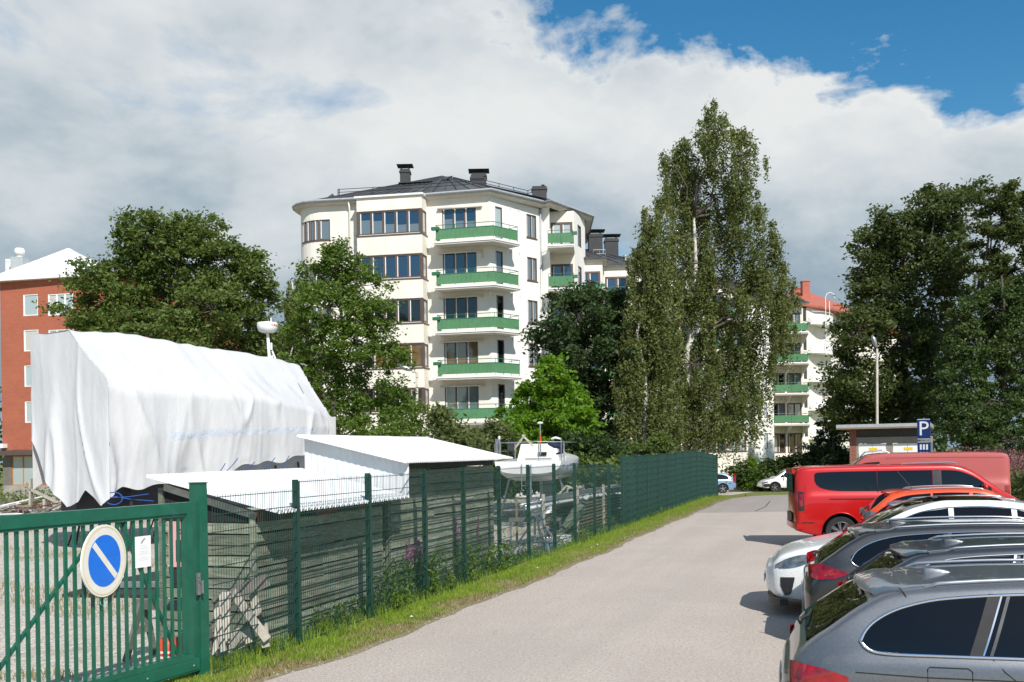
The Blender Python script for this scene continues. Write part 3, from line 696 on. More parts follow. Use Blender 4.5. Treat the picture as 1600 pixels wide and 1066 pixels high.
# ================================================================== BUILDINGS
class Wall:
    """a vertical wall from p0 to p1 (left to right seen from outside), with window openings"""
    def __init__(s, p0, p1):
        s.p0 = Vector((p0[0], p0[1], 0)); s.p1 = Vector((p1[0], p1[1], 0)); s.d = (s.p1 - s.p0); s.L = s.d.length; s.d.normalize()
        s.n = Vector((s.d.y, -s.d.x, 0)); s.holes = []
    def P(s, u, z, o=0.0): q = s.p0 + s.d * u + s.n * o; return Vector((q.x, q.y, z))
    def hole(s, u0, u1, z0, z1): s.holes.append((u0, u1, z0, z1)); return (u0, u1, z0, z1)
    def make(s, parent, z0, z1, mat, depth=0.14):
        mb = MB(); s.emit(mb, z0, z1, depth); return mb.build('wall', mat, parent)
    def emit(s, mb, z0, z1, depth=0.14, mi=0):
        us = sorted(set([0, s.L] + [h[0] for h in s.holes] + [h[1] for h in s.holes])); zs = sorted(set([z0, z1] + [h[2] for h in s.holes] + [h[3] for h in s.holes]))
        for i in range(len(us) - 1):
            for j in range(len(zs) - 1):
                uc, zc = (us[i] + us[i + 1]) / 2, (zs[j] + zs[j + 1]) / 2
                if any(h[0] < uc < h[1] and h[2] < zc < h[3] for h in s.holes): continue
                mb.quad(s.P(us[i], zs[j]), s.P(us[i + 1], zs[j]), s.P(us[i + 1], zs[j + 1]), s.P(us[i], zs[j + 1]), mi)
        for (a, b, c, d) in s.holes:
            D = -depth
            mb.quad(s.P(a, c), s.P(b, c), s.P(b, c, D), s.P(a, c, D), mi); mb.quad(s.P(a, d, D), s.P(b, d, D), s.P(b, d), s.P(a, d), mi)
            mb.quad(s.P(a, c), s.P(a, c, D), s.P(a, d, D), s.P(a, d), mi); mb.quad(s.P(b, c, D), s.P(b, c), s.P(b, d), s.P(b, d, D), mi)
    def bar(s, mb, u0, u1, z0, z1, o0, o1, mi=0):
        v = [s.P(u, z, o) for z in (z0, z1) for o in (o0, o1) for u in (u0, u1)]
        mb.add(v, [(0, 2, 3, 1), (4, 5, 7, 6), (0, 1, 5, 4), (2, 6, 7, 3), (0, 4, 6, 2), (1, 3, 7, 5)], mi)
wrng = random.Random(42)
def window(parent, w, h, panes=2, glass='glass', setback=0.10, fr=0.07, mull=0.10, side='r', name='window', sash=True, frame='brown', mix=None, gap=0.0, mid=None):
    """frame + mullions as one part, every pane (and blind behind it) a piece below it"""
    u0, u1, z0, z1 = h; mb = MB(); o0, o1 = -setback, -setback + 0.07
    w.bar(mb, u0, u1, z0, z0 + fr, o0, o1 + 0.012); w.bar(mb, u0, u1, z1 - fr, z1, o0, o1)
    w.bar(mb, u0, u0 + fr, z0 + fr, z1 - fr, o0, o1); w.bar(mb, u1 - fr, u1, z0 + fr, z1 - fr, o0, o1)
    W = (u1 - u0 - 2 * fr - mull * (panes - 1)) / panes; pu = []
    for i in range(panes):
        a = u0 + fr + i * (W + mull); pu.append((a, a + W))
        if i: w.bar(mb, a - mull, a, z0 + fr, z1 - fr, o0, o1 - 0.004)
    if sash:
        for (a, b) in pu:
            w.bar(mb, a, a + 0.055, z0 + fr, z1 - fr, o0, o1 - 0.02, 1)
    f = mb.build(name, [M[frame], M['white_paint']], parent)
    for i, (a, b) in enumerate(pu):
        g = MB(); aa = a + (0.055 if sash else 0)
        mat = glass if mix is None else mix[wrng.randrange(len(mix))]
        if mid and wrng.random() < mid[0]:
            zc = z0 + (z1 - z0) * wrng.uniform(.35, .7)
            w.bar(g, aa, b, z0 + fr, zc, o0, o0 + 0.02); g.build('pane', M[mid[1]], f)
            g = MB(); w.bar(g, aa, b, zc, z1 - fr, o0, o0 + 0.02)
        else: w.bar(g, aa, b, z0 + fr, z1 - fr, o0, o0 + 0.02)
        g.build('pane', M[mat], f)
    return f
def ribbed(mb, w, u0, u1, z0, z1, o, pitch=0.085, amp=0.014, th=0.012):
    n = max(2, int((u1 - u0) / pitch) * 2); v = []
    for i in range(n + 1):
        u = u0 + (u1 - u0) * i / n; k = amp if i % 2 else 0.0
        v += [w.P(u, z0, o + k), w.P(u, z1, o + k), w.P(u, z0, o + k - th), w.P(u, z1, o + k - th)]
    f = []
    for i in range(n):
        a = i * 4; b = a + 4
        f += [(a, b, b + 1, a + 1), (a + 2, a + 3, b + 3, b + 2), (a + 1, b + 1, b + 3, a + 3), (a, a + 2, b + 2, b)]
    f += [(0, 1, 3, 2), (n * 4, n * 4 + 2, n * 4 + 3, n * 4 + 1)]
    mb.add(v, f)

# ---------------------------------------------------------------- the cream corner block
P1 = Vector((-5.30, 65.0, 0)); P2 = Vector((-1.23, 64.0, 0)); P3 = Vector((2.17, 67.6, 0))
PB0 = Vector((-9.86, 64.75, 0)); PB1 = Vector((-5.55, 63.95, 0)); PA1 = Vector((-9.80, 65.75, 0)); PA0 = Vector((-12.55, 66.15, 0))
ZB, ZE = -1.5, 18.9
FL = 2.88
blk = thing('apartment_block', 'tall cream apartment block with rounded left corner and green corner balconies', 'apartment block', (-5, 70, 0))
walls = MB()
# rounded corner on the far left: arc from the back round to PA0
arc = []; r0 = 1.75; cc = Vector((PA0.x + 0.18, PA0.y + r0, 0))
for k in range(9):
    a = math.radians(-98 - 84 * k / 8); arc.append(Vector((cc.x + r0 * math.cos(a), cc.y + r0 * math.sin(a), 0)))
arc = arc[::-1]
back_l = Vector((arc[0].x + 1.5, 79, 0))
plan = [back_l] + arc + [PA0]
segs = []
for a, b in zip(plan[:-1], plan[1:]): segs.append(Wall(a, b))
wA = Wall(PA0, PA1); wB = Wall(PB0, PB1); wBl = Wall(PA1, PB0); wBr = Wall(PB1, P1); wC = Wall(P1, P2); wD = Wall(P2, P3)
PS = Vector((2.78, 67.3, 0)); wS = Wall(P3, PS)
PF0 = Vector((2.80, 68.6, 0)); PF1 = Vector((4.50, 68.45, 0)); PR1 = Vector((5.48, 71.4, 0)); PBK = Vector((5.75, 80, 0))
wS2 = Wall(PS, PF0); wF = Wall(PF0, PF1); wR = Wall(PF1, PR1); wR2 = Wall(PR1, PBK)
rows = [2.2 + FL * i for i in range(6)]            # window sills
hA = []; hAs = []; hB = []; hBr = []; hC = []; hDd = []; hDw = []; hF = []; hR = []
for i, z in enumerate(rows):
    hA.append(wA.hole(0.0, 0.72, z + 0.06, z + 1.42))
    for k in (4, 5, 6, 7, 8): hAs.append((k, z))
    hB.append(wB.hole(0.16, 4.24, z + 0.02, z + 1.5)); hBr.append(wBr.hole(0.14, 0.93, z + 0.02, z + 1.5))
    hC.append(wC.hole(1.02, 3.30, z + 0.02, z + 1.72)); hDd.append(wD.hole(0.55, 1.22, z - 0.45, z + 1.72)); hDw.append(wD.hole(3.55, 4.55, z + 0.15, z + 1.72))
    hF.append(wF.hole(0.10, 1.60, z - 0.1, z + 1.55)); hR.append(wR.hole(1.0, 2.0, z + 0.1, z + 1.6))
for k, w in enumerate(segs):
    if 4 <= k <= 9:
        for z in rows: w.hole(0.0, w.L, z + 0.06, z + 1.42)
    w.make(blk, ZB, ZE, M['render_cream'])
for w in (wA, wBl, wB, wBr, wC, wF): w.make(blk, ZB, ZE, M['render_cream'])
for w in (wD, wS, wS2, wR, wR2): w.make(blk, ZB, ZE, M['render_white'])
mb = MB()
for z in rows:                                      # continuous glazing of the rounded corner, piece by piece
    for k in range(4, 10):
        w = segs[k]; window(blk, w, (0, w.L, z + 0.06, z + 1.42), 1, 'glass_blind', fr=0.05, sash=(k % 2 == 0), setback=0.08)
for i, z in enumerate(rows):
    window(blk, wA, hA[i], 1, 'glass_blind', fr=0.06)
    g = ['glass_dark', 'glass_dark', 'glass_brown', 'glass_dark', 'glass', 'glass'][i]
    window(blk, wB, hB[i], 5, g, mull=0.14, fr=0.07, mid=((0.85, 'glass_blind') if i == 5 else (.2, 'glass_dark')), setback=0.08)
    window(blk, wBr, hBr[i], 1, 'glass_pale', fr=0.08, mull=.1, setback=0.08)
    g = ['glass_dark', 'glass_blind', 'glass_brown', 'glass_dark', 'glass', 'glass'][i]
    window(blk, wC, hC[i], 3, g, mull=0.12, mid=((0.7, 'glass_blind') if i in (1, 5) else None), setback=0.11)
    window(blk, wD, hDd[i], 1, 'glass_pale' if i == 5 else 'glass_blind' if i == 4 else 'glass_dark', name='balcony_door', setback=0.10)
    window(blk, wD, hDw[i], 2, 'glass_blind', mull=0.09, setback=0.10)
    window(blk, wF, hF[i], 2, 'glass_pale' if i == 5 else 'glass', mull=0.17, fr=0.14, setback=0.08)
    window(blk, wR, hR[i], 1, 'glass', fr=0.08, setback=0.08)
# brown bands round the bay glazing (corner posts and sills)
def sill(w, *a_):
    mb = MB(); w.bar(mb, *a_); mb.build('window_sill', M['brown'], blk)
for z in rows:
    sill(wB, 0.0, 0.16, z - 0.02, z + 1.5, -0.05, 0.012); sill(wB, 4.24, wB.L + 0.01, z + 0.0, z + 1.5, -0.05, 0.012)
    sill(wB, -0.03, wB.L + 0.05, z - 0.09, z - 0.022, -0.05, 0.05); sill(wB, 0, wB.L, z + 1.502, z + 1.56, -0.05, 0.014)
    sill(wBr, 0.014, 0.14, z, z + 1.52, -0.05, 0.012); sill(wBr, 0, wBr.L, z - 0.09, z - 0.022, -0.05, 0.045)
    sill(wD, 3.5, 4.62, z + 0.09, z + 0.145, -0.05, 0.05); sill(wA, 0.0, 0.78, z + 0.0, z + 0.055, -0.05, 0.05)
    for k in range(4, 10): sill(segs[k], 0, segs[k].L, z + 0.0, z + 0.055, -0.05, 0.05)
# bay cornice, eaves and roof
def off(poly, n, d):  # helper: push each plan point outward by its own vector
    return [p + v * d for p, v in zip(poly, n)]
eave = [back_l, arc[0], arc[2], arc[4], arc[6], arc[8], PA0, PA1, P1, P2, P3 + Vector((0.35, .1, 0)), PS, PR1 + Vector((0.1, 0, 0)), PBK, Vector((2, 86, 0)), Vector((-11, 84, 0))]
cen = Vector((-3.6, 73.5, 0))
nn = []
for i, p in enumerate(eave):
    a = eave[i - 1]; b = eave[(i + 1) % len(eave)]; d1 = (p - a).normalized(); d2 = (b - p).normalized()
    n1 = Vector((d1.y, -d1.x, 0)); n2 = Vector((d2.y, -d2.x, 0)); m = (n1 + n2); m = m / max(0.4, m.dot(n1)); nn.append(m)
e_out = off(eave, nn, 0.44); e_in = off(eave, nn, -0.02)
N = len(eave)
mb = MB()
mb.add([(p.x, p.y, ZE - 0.02) for p in e_in] + [(p.x, p.y, ZE + 0.10) for p in e_out], [(i, N + i, N + (i + 1) % N, (i + 1) % N) for i in range(N)])
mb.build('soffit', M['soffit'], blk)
mb = MB()
mb.add([(p.x, p.y, ZE + 0.10) for p in e_out] + [(p.x, p.y, ZE + 0.30) for p in off(eave, nn, 0.50)], [(i, N + i, N + (i + 1) % N, (i + 1) % N) for i in range(N)])
mb.tube([(p.x, p.y, ZE + 0.27) for p in off(eave, nn, 0.52)], 0.075, 8, closed=True)
mb.build('gutter', M['zinc'], blk, smooth=False)
rb = [(p.x, p.y, ZE + 0.31) for p in off(eave, nn, 0.50)]
ridge = [Vector((-4.6, 71.2, 22.2)), Vector((-3.9, 72.0, 22.3)), Vector((1.5, 79.0, 21.6))]
rmap = [0, 0, 0, 0, 0, 0, 0, 0, 0, 1, 1, 1, 2, 2, 2, 0]
mb = MB(); v = rb + [tuple(r) for r in ridge]; f = []
for i in range(N):
    j = (i + 1) % N; a, b = rmap[i], rmap[j]
    f.append((i, j, N + a) if a == b else (i, j, N + b, N + a))
mb.add(v, f); roof = mb.build('roof', M['roof'], blk)
def on_roof(x, y):
    # height of the roof surface above plan point x, y
    best = ZE + .3
    for fc in f:
        pts = [Vector(v[i]) for i in fc]
        n = (pts[1] - pts[0]).cross(pts[2] - pts[0])
        if abs(n.z) < 1e-6: continue
        c = [(pts[k].xy, pts[(k + 1) % len(pts)].xy) for k in range(len(pts))]
        s = [((b - a).x * (y - a.y) - (b - a).y * (x - a.x)) for a, b in c]
        if all(q >= -1e-6 for q in s) or all(q <= 1e-6 for q in s):
            return pts[0].z - (n.x * (x - pts[0].x) + n.y * (y - pts[0].y)) / n.z
    return best
# standing seams running up the roof, and the snow guard rail
mb = MB()
for i in range(5, 12):
    a, b = Vector(rb[i]), Vector(rb[i + 1]); L = (b - a).length; k = max(1, int(L / 0.75)); apex = ridge[rmap[i + 1]]; ap0 = ridge[rmap[i]]
    for j in range(k):
        t = (j + .5) / k; q = a.lerp(b, t); tt = ap0.lerp(apex, t)
        mb.beam(q + Vector((0, 0, .02)), q.lerp(tt, .985) + Vector((0, 0, .02)), 0.035, 0.05)
mb.build('roof_seams', M['roof'], roof)
gr = [Vector((rb[i][0], rb[i][1], rb[i][2])).lerp(ridge[rmap[i]], 0.17) + Vector((0, 0, .0)) for i in range(5, 12)]
for dz in (0.42, 0.22):
    mb = MB(); mb.tube([p + Vector((0, 0, dz)) for p in gr], 0.022, 5); mb.build('snow_guard', M['steel_dark'], blk)
for a, b in zip(gr[:-1], gr[1:]):
    n = max(1, int((b - a).length / 1.3))
    for j in range(n):
        p = a.lerp(b, j / n); mb = MB(); mb.beam(p - Vector((0, 0, .05)), p + Vector((0, 0, .45)), 0.05, 0.05); mb.build('guard_post', M['steel_dark'], blk)
def chimney(px, Y, w, d, h, capk, parent, top_py=None, mat='chimney', base=None):
    p = at(px, 700, Y); zb_ = (on_roof(p.x, Y) - 0.5) if base is None else base
    zt_ = at(px, top_py, Y).z; mb = MB(); mb.box(p.x - w / 2, p.x + w / 2, Y - d / 2, Y + d / 2, zb_, zt_)
    mb.box(p.x - w / 2 - .05, p.x + w / 2 + .05, Y - d / 2 - .05, Y + d / 2 + .05, zt_ - .25, zt_ - .12)
    c = mb.build('chimney', M[mat], parent)
    mb = MB(); n = max(1, int(w / 0.55))
    if capk:
        for i in (-1, 1):
            for j in (-1, 1): mb.beam((p.x + i * w * .38, Y + j * d * .38, zt_), (p.x + i * w * .38, Y + j * d * .38, zt_ + capk), .05, .05)
        hw, hd = w / 2 + .22, d / 2 + .2
        mb.add([(p.x - hw, Y - hd, zt_ + capk), (p.x + hw, Y - hd, zt_ + capk), (p.x + hw, Y + hd, zt_ + capk), (p.x - hw, Y + hd, zt_ + capk), (p.x, Y, zt_ + capk + .16)],
               [(0, 1, 4), (1, 2, 4), (2, 3, 4), (3, 0, 4), (3, 2, 1, 0)])
        mb.build('chimney_cap', M[mat], c)
    return c
chimney(640, 69.3, 0.68, 0.7, 0, 0.28, blk, 266)
chimney(755, 71.5, 1.05, 0.9, 0, 0.25, blk, 273)
chimney(752, 70.6, 0.9, .7, 0, 0, blk, 276)
chimney(849, 68.9, 0.98, 0.8, 0, 0, blk, 293)
mb = MB(); p = at(848.5, 294, 69.0); mb.lathe([(0.09, 0), (0.09, .2), (.12, .22), (.12, .28), (0, .28)], (p.x, p.y, p.z - .06), 10); mb.build('flue', M['chimney'], blk)
mb = MB(); p = at(506, 312, 69.5)      # roof hatch standing open on the left slope
mb.add([p + Vector(q) for q in ((0, 0, 0), (.62, 0, .0), (.62, 0, .42), (0, 1, 0), (.62, 1, 0), (.62, 1, .42))], [(0, 1, 2), (3, 5, 4), (0, 2, 5, 3), (1, 4, 5, 2), (0, 3, 4, 1)]); mb.build('skylight', M['roof'], blk)
mb = MB(); c = [Vector((-6.6, 69.2, 0)), Vector((-4.2, 70.3, 0))]
mb.beam(at(623, 287, 69.0), at(676, 284, 69.0), .5, .06); mb.build('roof_walkway', M['chimney'], blk)
mb = MB(); mb.beam(at(676, 288, 69.0), at(704, 276, 70.9), .35, .07); mb.build('roof_ladder', M['chimney'], blk)
# cornice on the projecting bay
mb = MB(); wB.bar(mb, -0.12, wB.L + 0.12, ZE + 0.12, ZE + 0.24, -1.6, 0.14); mb.build('bay_cornice', M['white_paint'], blk)
mb = MB(); wB.bar(mb, -0.0, wB.L + 0.0, ZE - 0.002, ZE + 0.12, -1.5, 0.0); mb.build('bay_parapet', M['render_cream'], blk)
mb = MB(); q = wA.P(2.1, 0, 0.09); mb.tube([q + Vector((0, -.3, ZE + .1)), q + Vector((0, -.02, ZE - .35)), q + Vector((0, 0, ZB))], 0.06, 8); mb.build('downpipe', M['white_paint'], blk, smooth=True)
mb = MB(); q = wS.P(0.05, 0, 0.09); mb.tube([q + Vector((0, 0, ZE + .1)), q + Vector((0, 0, ZB))], 0.06, 8); mb.build('downpipe', M['zinc'], blk, smooth=True)
for z in rows[1:]:                                   # small wall vents on the sunlit side
    for u in (1.95, 2.75):
        mb = MB(); wD.bar(mb, u, u + .07, z + 1.75, z + 1.95, 0.0, 0.04); mb.build('wall_vent', M['soffit'], blk)
# wrap-around corner balconies
nC, nD = wC.n, wD.n
def corner_off(oc, od):            # where the line parallel to C at distance oc meets the line parallel to D at distance od
    a = P2 + nC * oc; b = P2 + nD * od
    dC, dD = wC.d, wD.d; den = dC.x * dD.y - dC.y * dD.x; w_ = b - a
    t = (w_.x * dD.y - w_.y * dD.x) / den; return a + dC * t
for i in range(5):
    zb = 4.18 + FL * i; u0, t1 = 0.92, 1.62
    def poly(oc, od, u, t):
        A = wC.P(u, 0); B = wC.P(u, 0, oc); Cn = corner_off(oc, od); D_ = wD.P(t, 0, od); E = wD.P(t, 0)
        return [A, B, Cn, D_, E, P2]
    mb = MB(); pl = poly(1.22, 1.14, u0 - .12, t1 + .1)
    mb.prism(pl, zb + .10, zb + 0.22); sl = mb.build('balcony', M['white_paint'], blk, fix=True)
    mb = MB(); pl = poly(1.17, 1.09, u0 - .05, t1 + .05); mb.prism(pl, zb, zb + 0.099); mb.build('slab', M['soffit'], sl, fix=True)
    Bp = wC.P(u0, 0, 1.06); Cp = corner_off(1.06, 0.98); Dp = wD.P(t1, 0, 0.98)
    w1 = Wall(Bp, Cp); w2 = Wall(Cp, Dp)
    mb = MB(); ribbed(mb, w1, 0, w1.L, zb + .36, zb + 0.98, 0); mb.build('balustrade_sheet', M['balcony'], sl)
    mb = MB(); ribbed(mb, w2, 0, w2.L, zb + .36, zb + 0.98, 0); mb.build('balustrade_sheet', M['balcony'], sl)
    w0 = Wall(wC.P(u0, 0, 0.15), Bp); mb = MB(); ribbed(mb, w0, 0, w0.L, zb + .36, zb + 0.98, 0); mb.build('balustrade_sheet', M['balcony'], sl)
    mb = MB(); mb.tube([wC.P(u0, zb + 1.27, .05), Bp + Vector((0, 0, zb + 1.27)), Cp + Vector((0, 0, zb + 1.27)), Dp + Vector((0, 0, zb + 1.27)), wD.P(t1, zb + 1.27, .05)], .022, 5)
    mb.tube([Bp + Vector((0, 0, zb + 1.0)), Cp + Vector((0, 0, zb + 1.0)), Dp + Vector((0, 0, zb + 1.0))], .03, 5)
    for w in (w1, w2):
        n = 3
        for k in range(n + 1):
            if w is w2 and k == 0: continue
            q = w.P(w.L * k / n, 0, -.03); mb.beam(q + Vector((0, 0, zb + .2)), q + Vector((0, 0, zb + 1.27)), .03, .03)
    mb.build('rail', M['balcony_rail'], sl)
    mb = MB(); w1.bar(mb, -.28, .22, zb + .96, zb + 1.16, -.1, .14); mb.build('flower_box', M['balcony_rail'], sl)
    mb = MB(); c0, c1 = wC.P(0.75, zb + 2.55 , .12), wC.P(3.75, zb + 2.55, .12); mb.tube([c0, c1], .075, 8); mb.build('awning_roll', M['soffit'], blk, smooth=True)
    for u in (0.85, 3.65):
        mb = MB(); mb.beam(wC.P(u, zb + 2.5, 0.02), wC.P(u, zb + 2.58, .14), .04, .12); mb.build('awning_bracket', M['steel'], blk)
mb = MB(); wC.bar(mb, 3.62, 3.78, 14.9, 15.2, 0, .12); mb.build('wall_ornament', M['soffit'], blk)
# balconies of the recess at the right end of the block
def front_balcony(parent, w, u0, u1, zb, depth, box_side=1, curtain=True, sheets=1):
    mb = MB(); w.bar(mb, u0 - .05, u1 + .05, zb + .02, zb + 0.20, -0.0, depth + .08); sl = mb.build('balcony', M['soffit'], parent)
    mb = MB(); w.bar(mb, u0 - .07, u1 + .07, zb + .12, zb + 0.22, depth + .082, depth + .12); mb.build('slab_edge', M['white_paint'], sl)
    ww = Wall(w.P(u0, 0, depth), w.P(u1, 0, depth))
    for k in range(sheets):
        mb = MB(); ribbed(mb, ww, ww.L * k / sheets + .02, ww.L * (k + 1) / sheets - .02, zb + .34, zb + 1.0, 0); mb.build('balustrade_sheet', M['balcony'], sl)
    wr = Wall(w.P(u1, 0, depth), w.P(u1, 0, 0.1)); mb = MB(); ribbed(mb, wr, 0, wr.L, zb + .34, zb + 1.0, 0); mb.build('balustrade_sheet', M['balcony'], sl)
    mb = MB(); mb.tube([w.P(u0, zb + 1.18, depth), w.P(u1, zb + 1.18, depth), w.P(u1, zb + 1.18, .1)], .02, 5)
    for k in range(3): q = ww.P(ww.L * k / 2, 0); mb.beam(q + Vector((0, 0, zb + .2)), q + Vector((0, 0, zb + 1.18)), .03, .03)
    mb.build('rail', M['balcony_rail'], sl)
    mb = MB(); ww.bar(mb, ww.L - .02, ww.L + .28, zb + .86, zb + 1.06, -.14, .06); mb.build('flower_box', M['balcony_rail'], sl)
    return sl
for i in range(5):
    front_balcony(blk, wF, 0.02, 1.68, 4.3 + FL * i + 0.1, 2.3)

# ---------------------------------------------------------------- the long stepped wing behind the trees
wing = thing('apartment_wing', 'lower stepped cream wing with green balconies, running away behind the birches', 'apartment block', (15, 82, 0))
wc = MB(); wwm = MB(); ZW = 16.0
x, y = 4.72, 71.3; steps = []
for i in range(7):
    a = Vector((x, y, 0)); b = Vector((x + 1.95, y - 0.1, 0)); c = Vector((x + 2.25, y + 2.30, 0))
    w = Wall(a, b); ws = Wall(b, c)
    rws = [z for z in rows[:5]]
    hs = [w.hole(0.10, 1.80, z - 0.15, z + 1.5) for z in rws]
    hsr = [ws.hole(0.7, 1.6, z + .1, z + 1.5) for z in rws]
    w.make(wing, ZB, ZW, M['render_cream']); ws.make(wing, ZB, ZW, M['render_white'])
    for j, z in enumerate(rws):
        window(wing, w, hs[j], 2, 'glass', mull=0.18, fr=0.14, setback=.06, mix=['glass', 'glass', 'glass_dark', 'glass_pale'] if i > 1 else None)
        window(wing, ws, hsr[j], 1, 'glass_dark', fr=.07, setback=.08)
        if j: front_balcony(wing, w, 0.02, 1.85, 4.3 + FL * (j - 1) + .1, 1.35)
    steps.append((a, b, c)); x, y = c.x, c.y
# the last, straight stretch: plain white wall with slit windows, then the twin balconies
a = Vector((x, y, 0)); b = Vector((x + 1.0, y + 0.9, 0))
e0 = atg(1128, 89.5); e1 = atg(1211, 93.5); e0.z = e1.z = 0
wl = Wall(Vector((x, y, 0)), e0); wl.make(wing, ZB, ZW, M['render_cream'])
wE = Wall(e0, e1); rws = rows[:5]
uE = wE.L
hs = [wE.hole(uE - 1.35, uE - 0.9, z + .1, z + 1.55) for z in rws]; hw2 = [wE.hole(0.3, 2.6, z - .05, z + 1.5) for z in rws]
wE.make(wing, ZB, ZW, M['render_white'])
for j, z in enumerate(rws):
    window(wing, wE, hs[j], 1, 'glass_pale', fr=.06, setback=.06, sash=True)
    window(wing, wE, hw2[j], 2, 'glass', mull=.18, fr=.14, setback=.06, mix=['glass_dark', 'glass_blind'])
    if j: front_balcony(wing, wE, 0.2, 2.9, 4.3 + FL * (j - 1) + .1, 1.3, sheets=2)
g0 = e1 + Vector((0.05, 1.9, 0)); g1 = atg(1257, 95.4); g1.z = 0
wl2 = Wall(e1, g0); wl2.make(wing, ZB, ZW, M['render_white']); wG = Wall(g0, g1); UG = wG.L
h1 = [wG.hole(0.1, UG / 2 - .1, z - .35, z + 1.55) for z in rws]; h2 = [wG.hole(UG / 2 + .1, UG - .15, z - .35, z + 1.55) for z in rws]
wG.make(wing, ZB, ZW - .3, M['render_cream'])
for j, z in enumerate(rws):
    window(wing, wG, h1[j], 2, 'glass', mull=.14, fr=.12, setback=.06, mix=['glass_dark', 'glass_pale', 'glass_blind'])
    window(wing, wG, h2[j], 2, 'glass', mull=.14, fr=.12, setback=.06, mix=['glass_dark', 'glass_blind', 'glass_dark'])
    if j: front_balcony(wing, wG, 0.0, UG - .05, 4.3 + FL * (j - 1) + .1, 1.9, sheets=2)
wlr = Wall(g1, g1 + Vector((1.5, 9, 0))); wlr.make(wing, ZB, ZW, M['render_white'])
for k in range(1, 5):                                 # slanted brackets under the twin balconies
    for u in (0.0, UG / 2, UG):
        zz = 4.4 + FL * (k - 1) + .02; mb = MB(); mb.add([wG.P(u, zz, 1.75), wG.P(u, zz, .02), wG.P(u, zz - .75, .02), wG.P(u + .12, zz, 1.75), wG.P(u + .12, zz, .02), wG.P(u + .12, zz - .75, .02)],
               [(0, 1, 2), (3, 5, 4), (0, 2, 5, 3), (1, 4, 5, 2), (0, 3, 4, 1)]); mb.build('balcony_bracket', M['render_cream'], wing)
# wing roof: one long slope over the stepped front
mb = MB()
fr_ = []
for (a, b, c) in steps: fr_ += [a + Vector((-.1, -.35, 0)), b + Vector((.3, -.35, 0)), b + Vector((.35, 0, 0)) + (c - b) * .75]
fr_ += [e0 + Vector((0, -.4, 0)), e1 + Vector((.3, -.4, 0)), g0 + Vector((.3, -.9, 0)), g1 + Vector((.5, -.9, 0))]
nrm = Vector((-.70, .715, 0))
fv = [(p.x, p.y, ZW + .02) for p in fr_]; ft = [(p.x, p.y, ZW + .16) for p in fr_]
rd = []
A0 = Vector((5.0, 77.5, 18.3)); A1 = Vector((26.5, 100.0, 18.3))
dirr = (A1 - A0).normalized()
for p in fr_:
    t = max(0, min((A1 - A0).length, (Vector((p.x, p.y, 18.3)) - A0).dot(dirr))); q = A0 + dirr * t; rd.append(tuple(q))
n = len(fr_)
mb.add(ft + rd, [(i, i + 1, n + i + 1, n + i) for i in range(n - 1)])
mb.add(fv + ft, [(i, i + 1, n + i + 1, n + i) for i in range(n - 1)])
bk = [(q[0] - 4.5, q[1] + 4.5, ZW) for q in rd]; mb.add(rd + bk, [(i, i + 1, n + i + 1, n + i) for i in range(n - 1)])
mb.add([ft[-1], rd[-1], bk[-1]], [(0, 1, 2)]); mb.add([ft[0], rd[0], bk[0]], [(2, 1, 0)])
rf = mb.build('roof', M['roof'], wing)
mb = MB()
for i in range(n - 1):
    a, b = Vector(ft[i]), Vector(ft[i + 1]); k = int((b - a).length / .7)
    for j in range(k):
        t = (j + .5) / max(k, 1); mb.beam(a.lerp(b, t) + Vector((0, 0, .02)), Vector(rd[i]).lerp(Vector(rd[i + 1]), t) + Vector((0, 0, .02)), .04, .05)
mb.build('roof_seams', M['roof'], rf)
mb = MB(); mb.add([(p.x, p.y, ZW - .0) for p in fr_] + [(p.x - .3, p.y + .5, ZW - .01) for p in fr_], [(i, n + i, n + i + 1, i + 1) for i in range(n - 1)]); mb.build('soffit', M['soffit'], wing)
chimney(935, 76.5, 1.05, .9, 0, .28, wing, 367, base=15.5); chimney(960, 79.5, 1.05, .9, 0, .28, wing, 374, base=15.5)
mb = MB(); p = at(977, 402, 77); mb.lathe([(.11, -.9), (.11, .0), (.17, .02), (.17, .14), (0, .2)], p, 10); mb.build('vent_pipe', M['zinc'], wing)
mb = MB(); p = at(927, 398, 73.6); 
for k in range(3): mb.tube([p + Vector((.45 * k, 0, -.5)), p + Vector((.45 * k, 0, .35))], .02, 5)
mb.tube([p + Vector((0, 0, .35)), p + Vector((.9, 0, .35))], .02, 5); mb.tube([p + Vector((0, 0, .05)), p + Vector((.9, 0, .05))], .02, 5); mb.build('roof_rail', M['steel'], wing)

# ---------------------------------------------------------------- the house with a red roof beyond the wing
rh = thing('red_roofed_house', 'pale house with a red metal roof and rounded white balconies, far behind the wing', 'apartment block', (32, 106, 0))
q0 = at(1255, 700, 103); q1 = at(1300, 700, 108); q2 = at(1345, 700, 122)
q0.z = q1.z = q2.z = 0
wm = MB(); wq = Wall(q0, q1); wq2 = Wall(q1, q2); zz = [3.4 + 3.0 * i for i in range(5)]
hq = [wq.hole(.35, 1.3, z, z + 2.0) for z in zz]; hq2 = [wq2.hole(3.0, 5.0, z + .5, z + 2.0) for z in zz]
wq.emit(wm, ZB, 17.3); wq2.emit(wm, ZB, 17.3); Wall(q0 + Vector((-4, 9, 0)), q0).emit(wm, ZB, 17.3); wm.build('wall', M['render_cream'], rh)
for h in hq: window(rh, wq, h, 1, 'glass_dark', frame='white_paint', setback=.08)
for h in hq2: window(rh, wq2, h, 2, 'glass_pale', frame='white_paint', setback=.08)
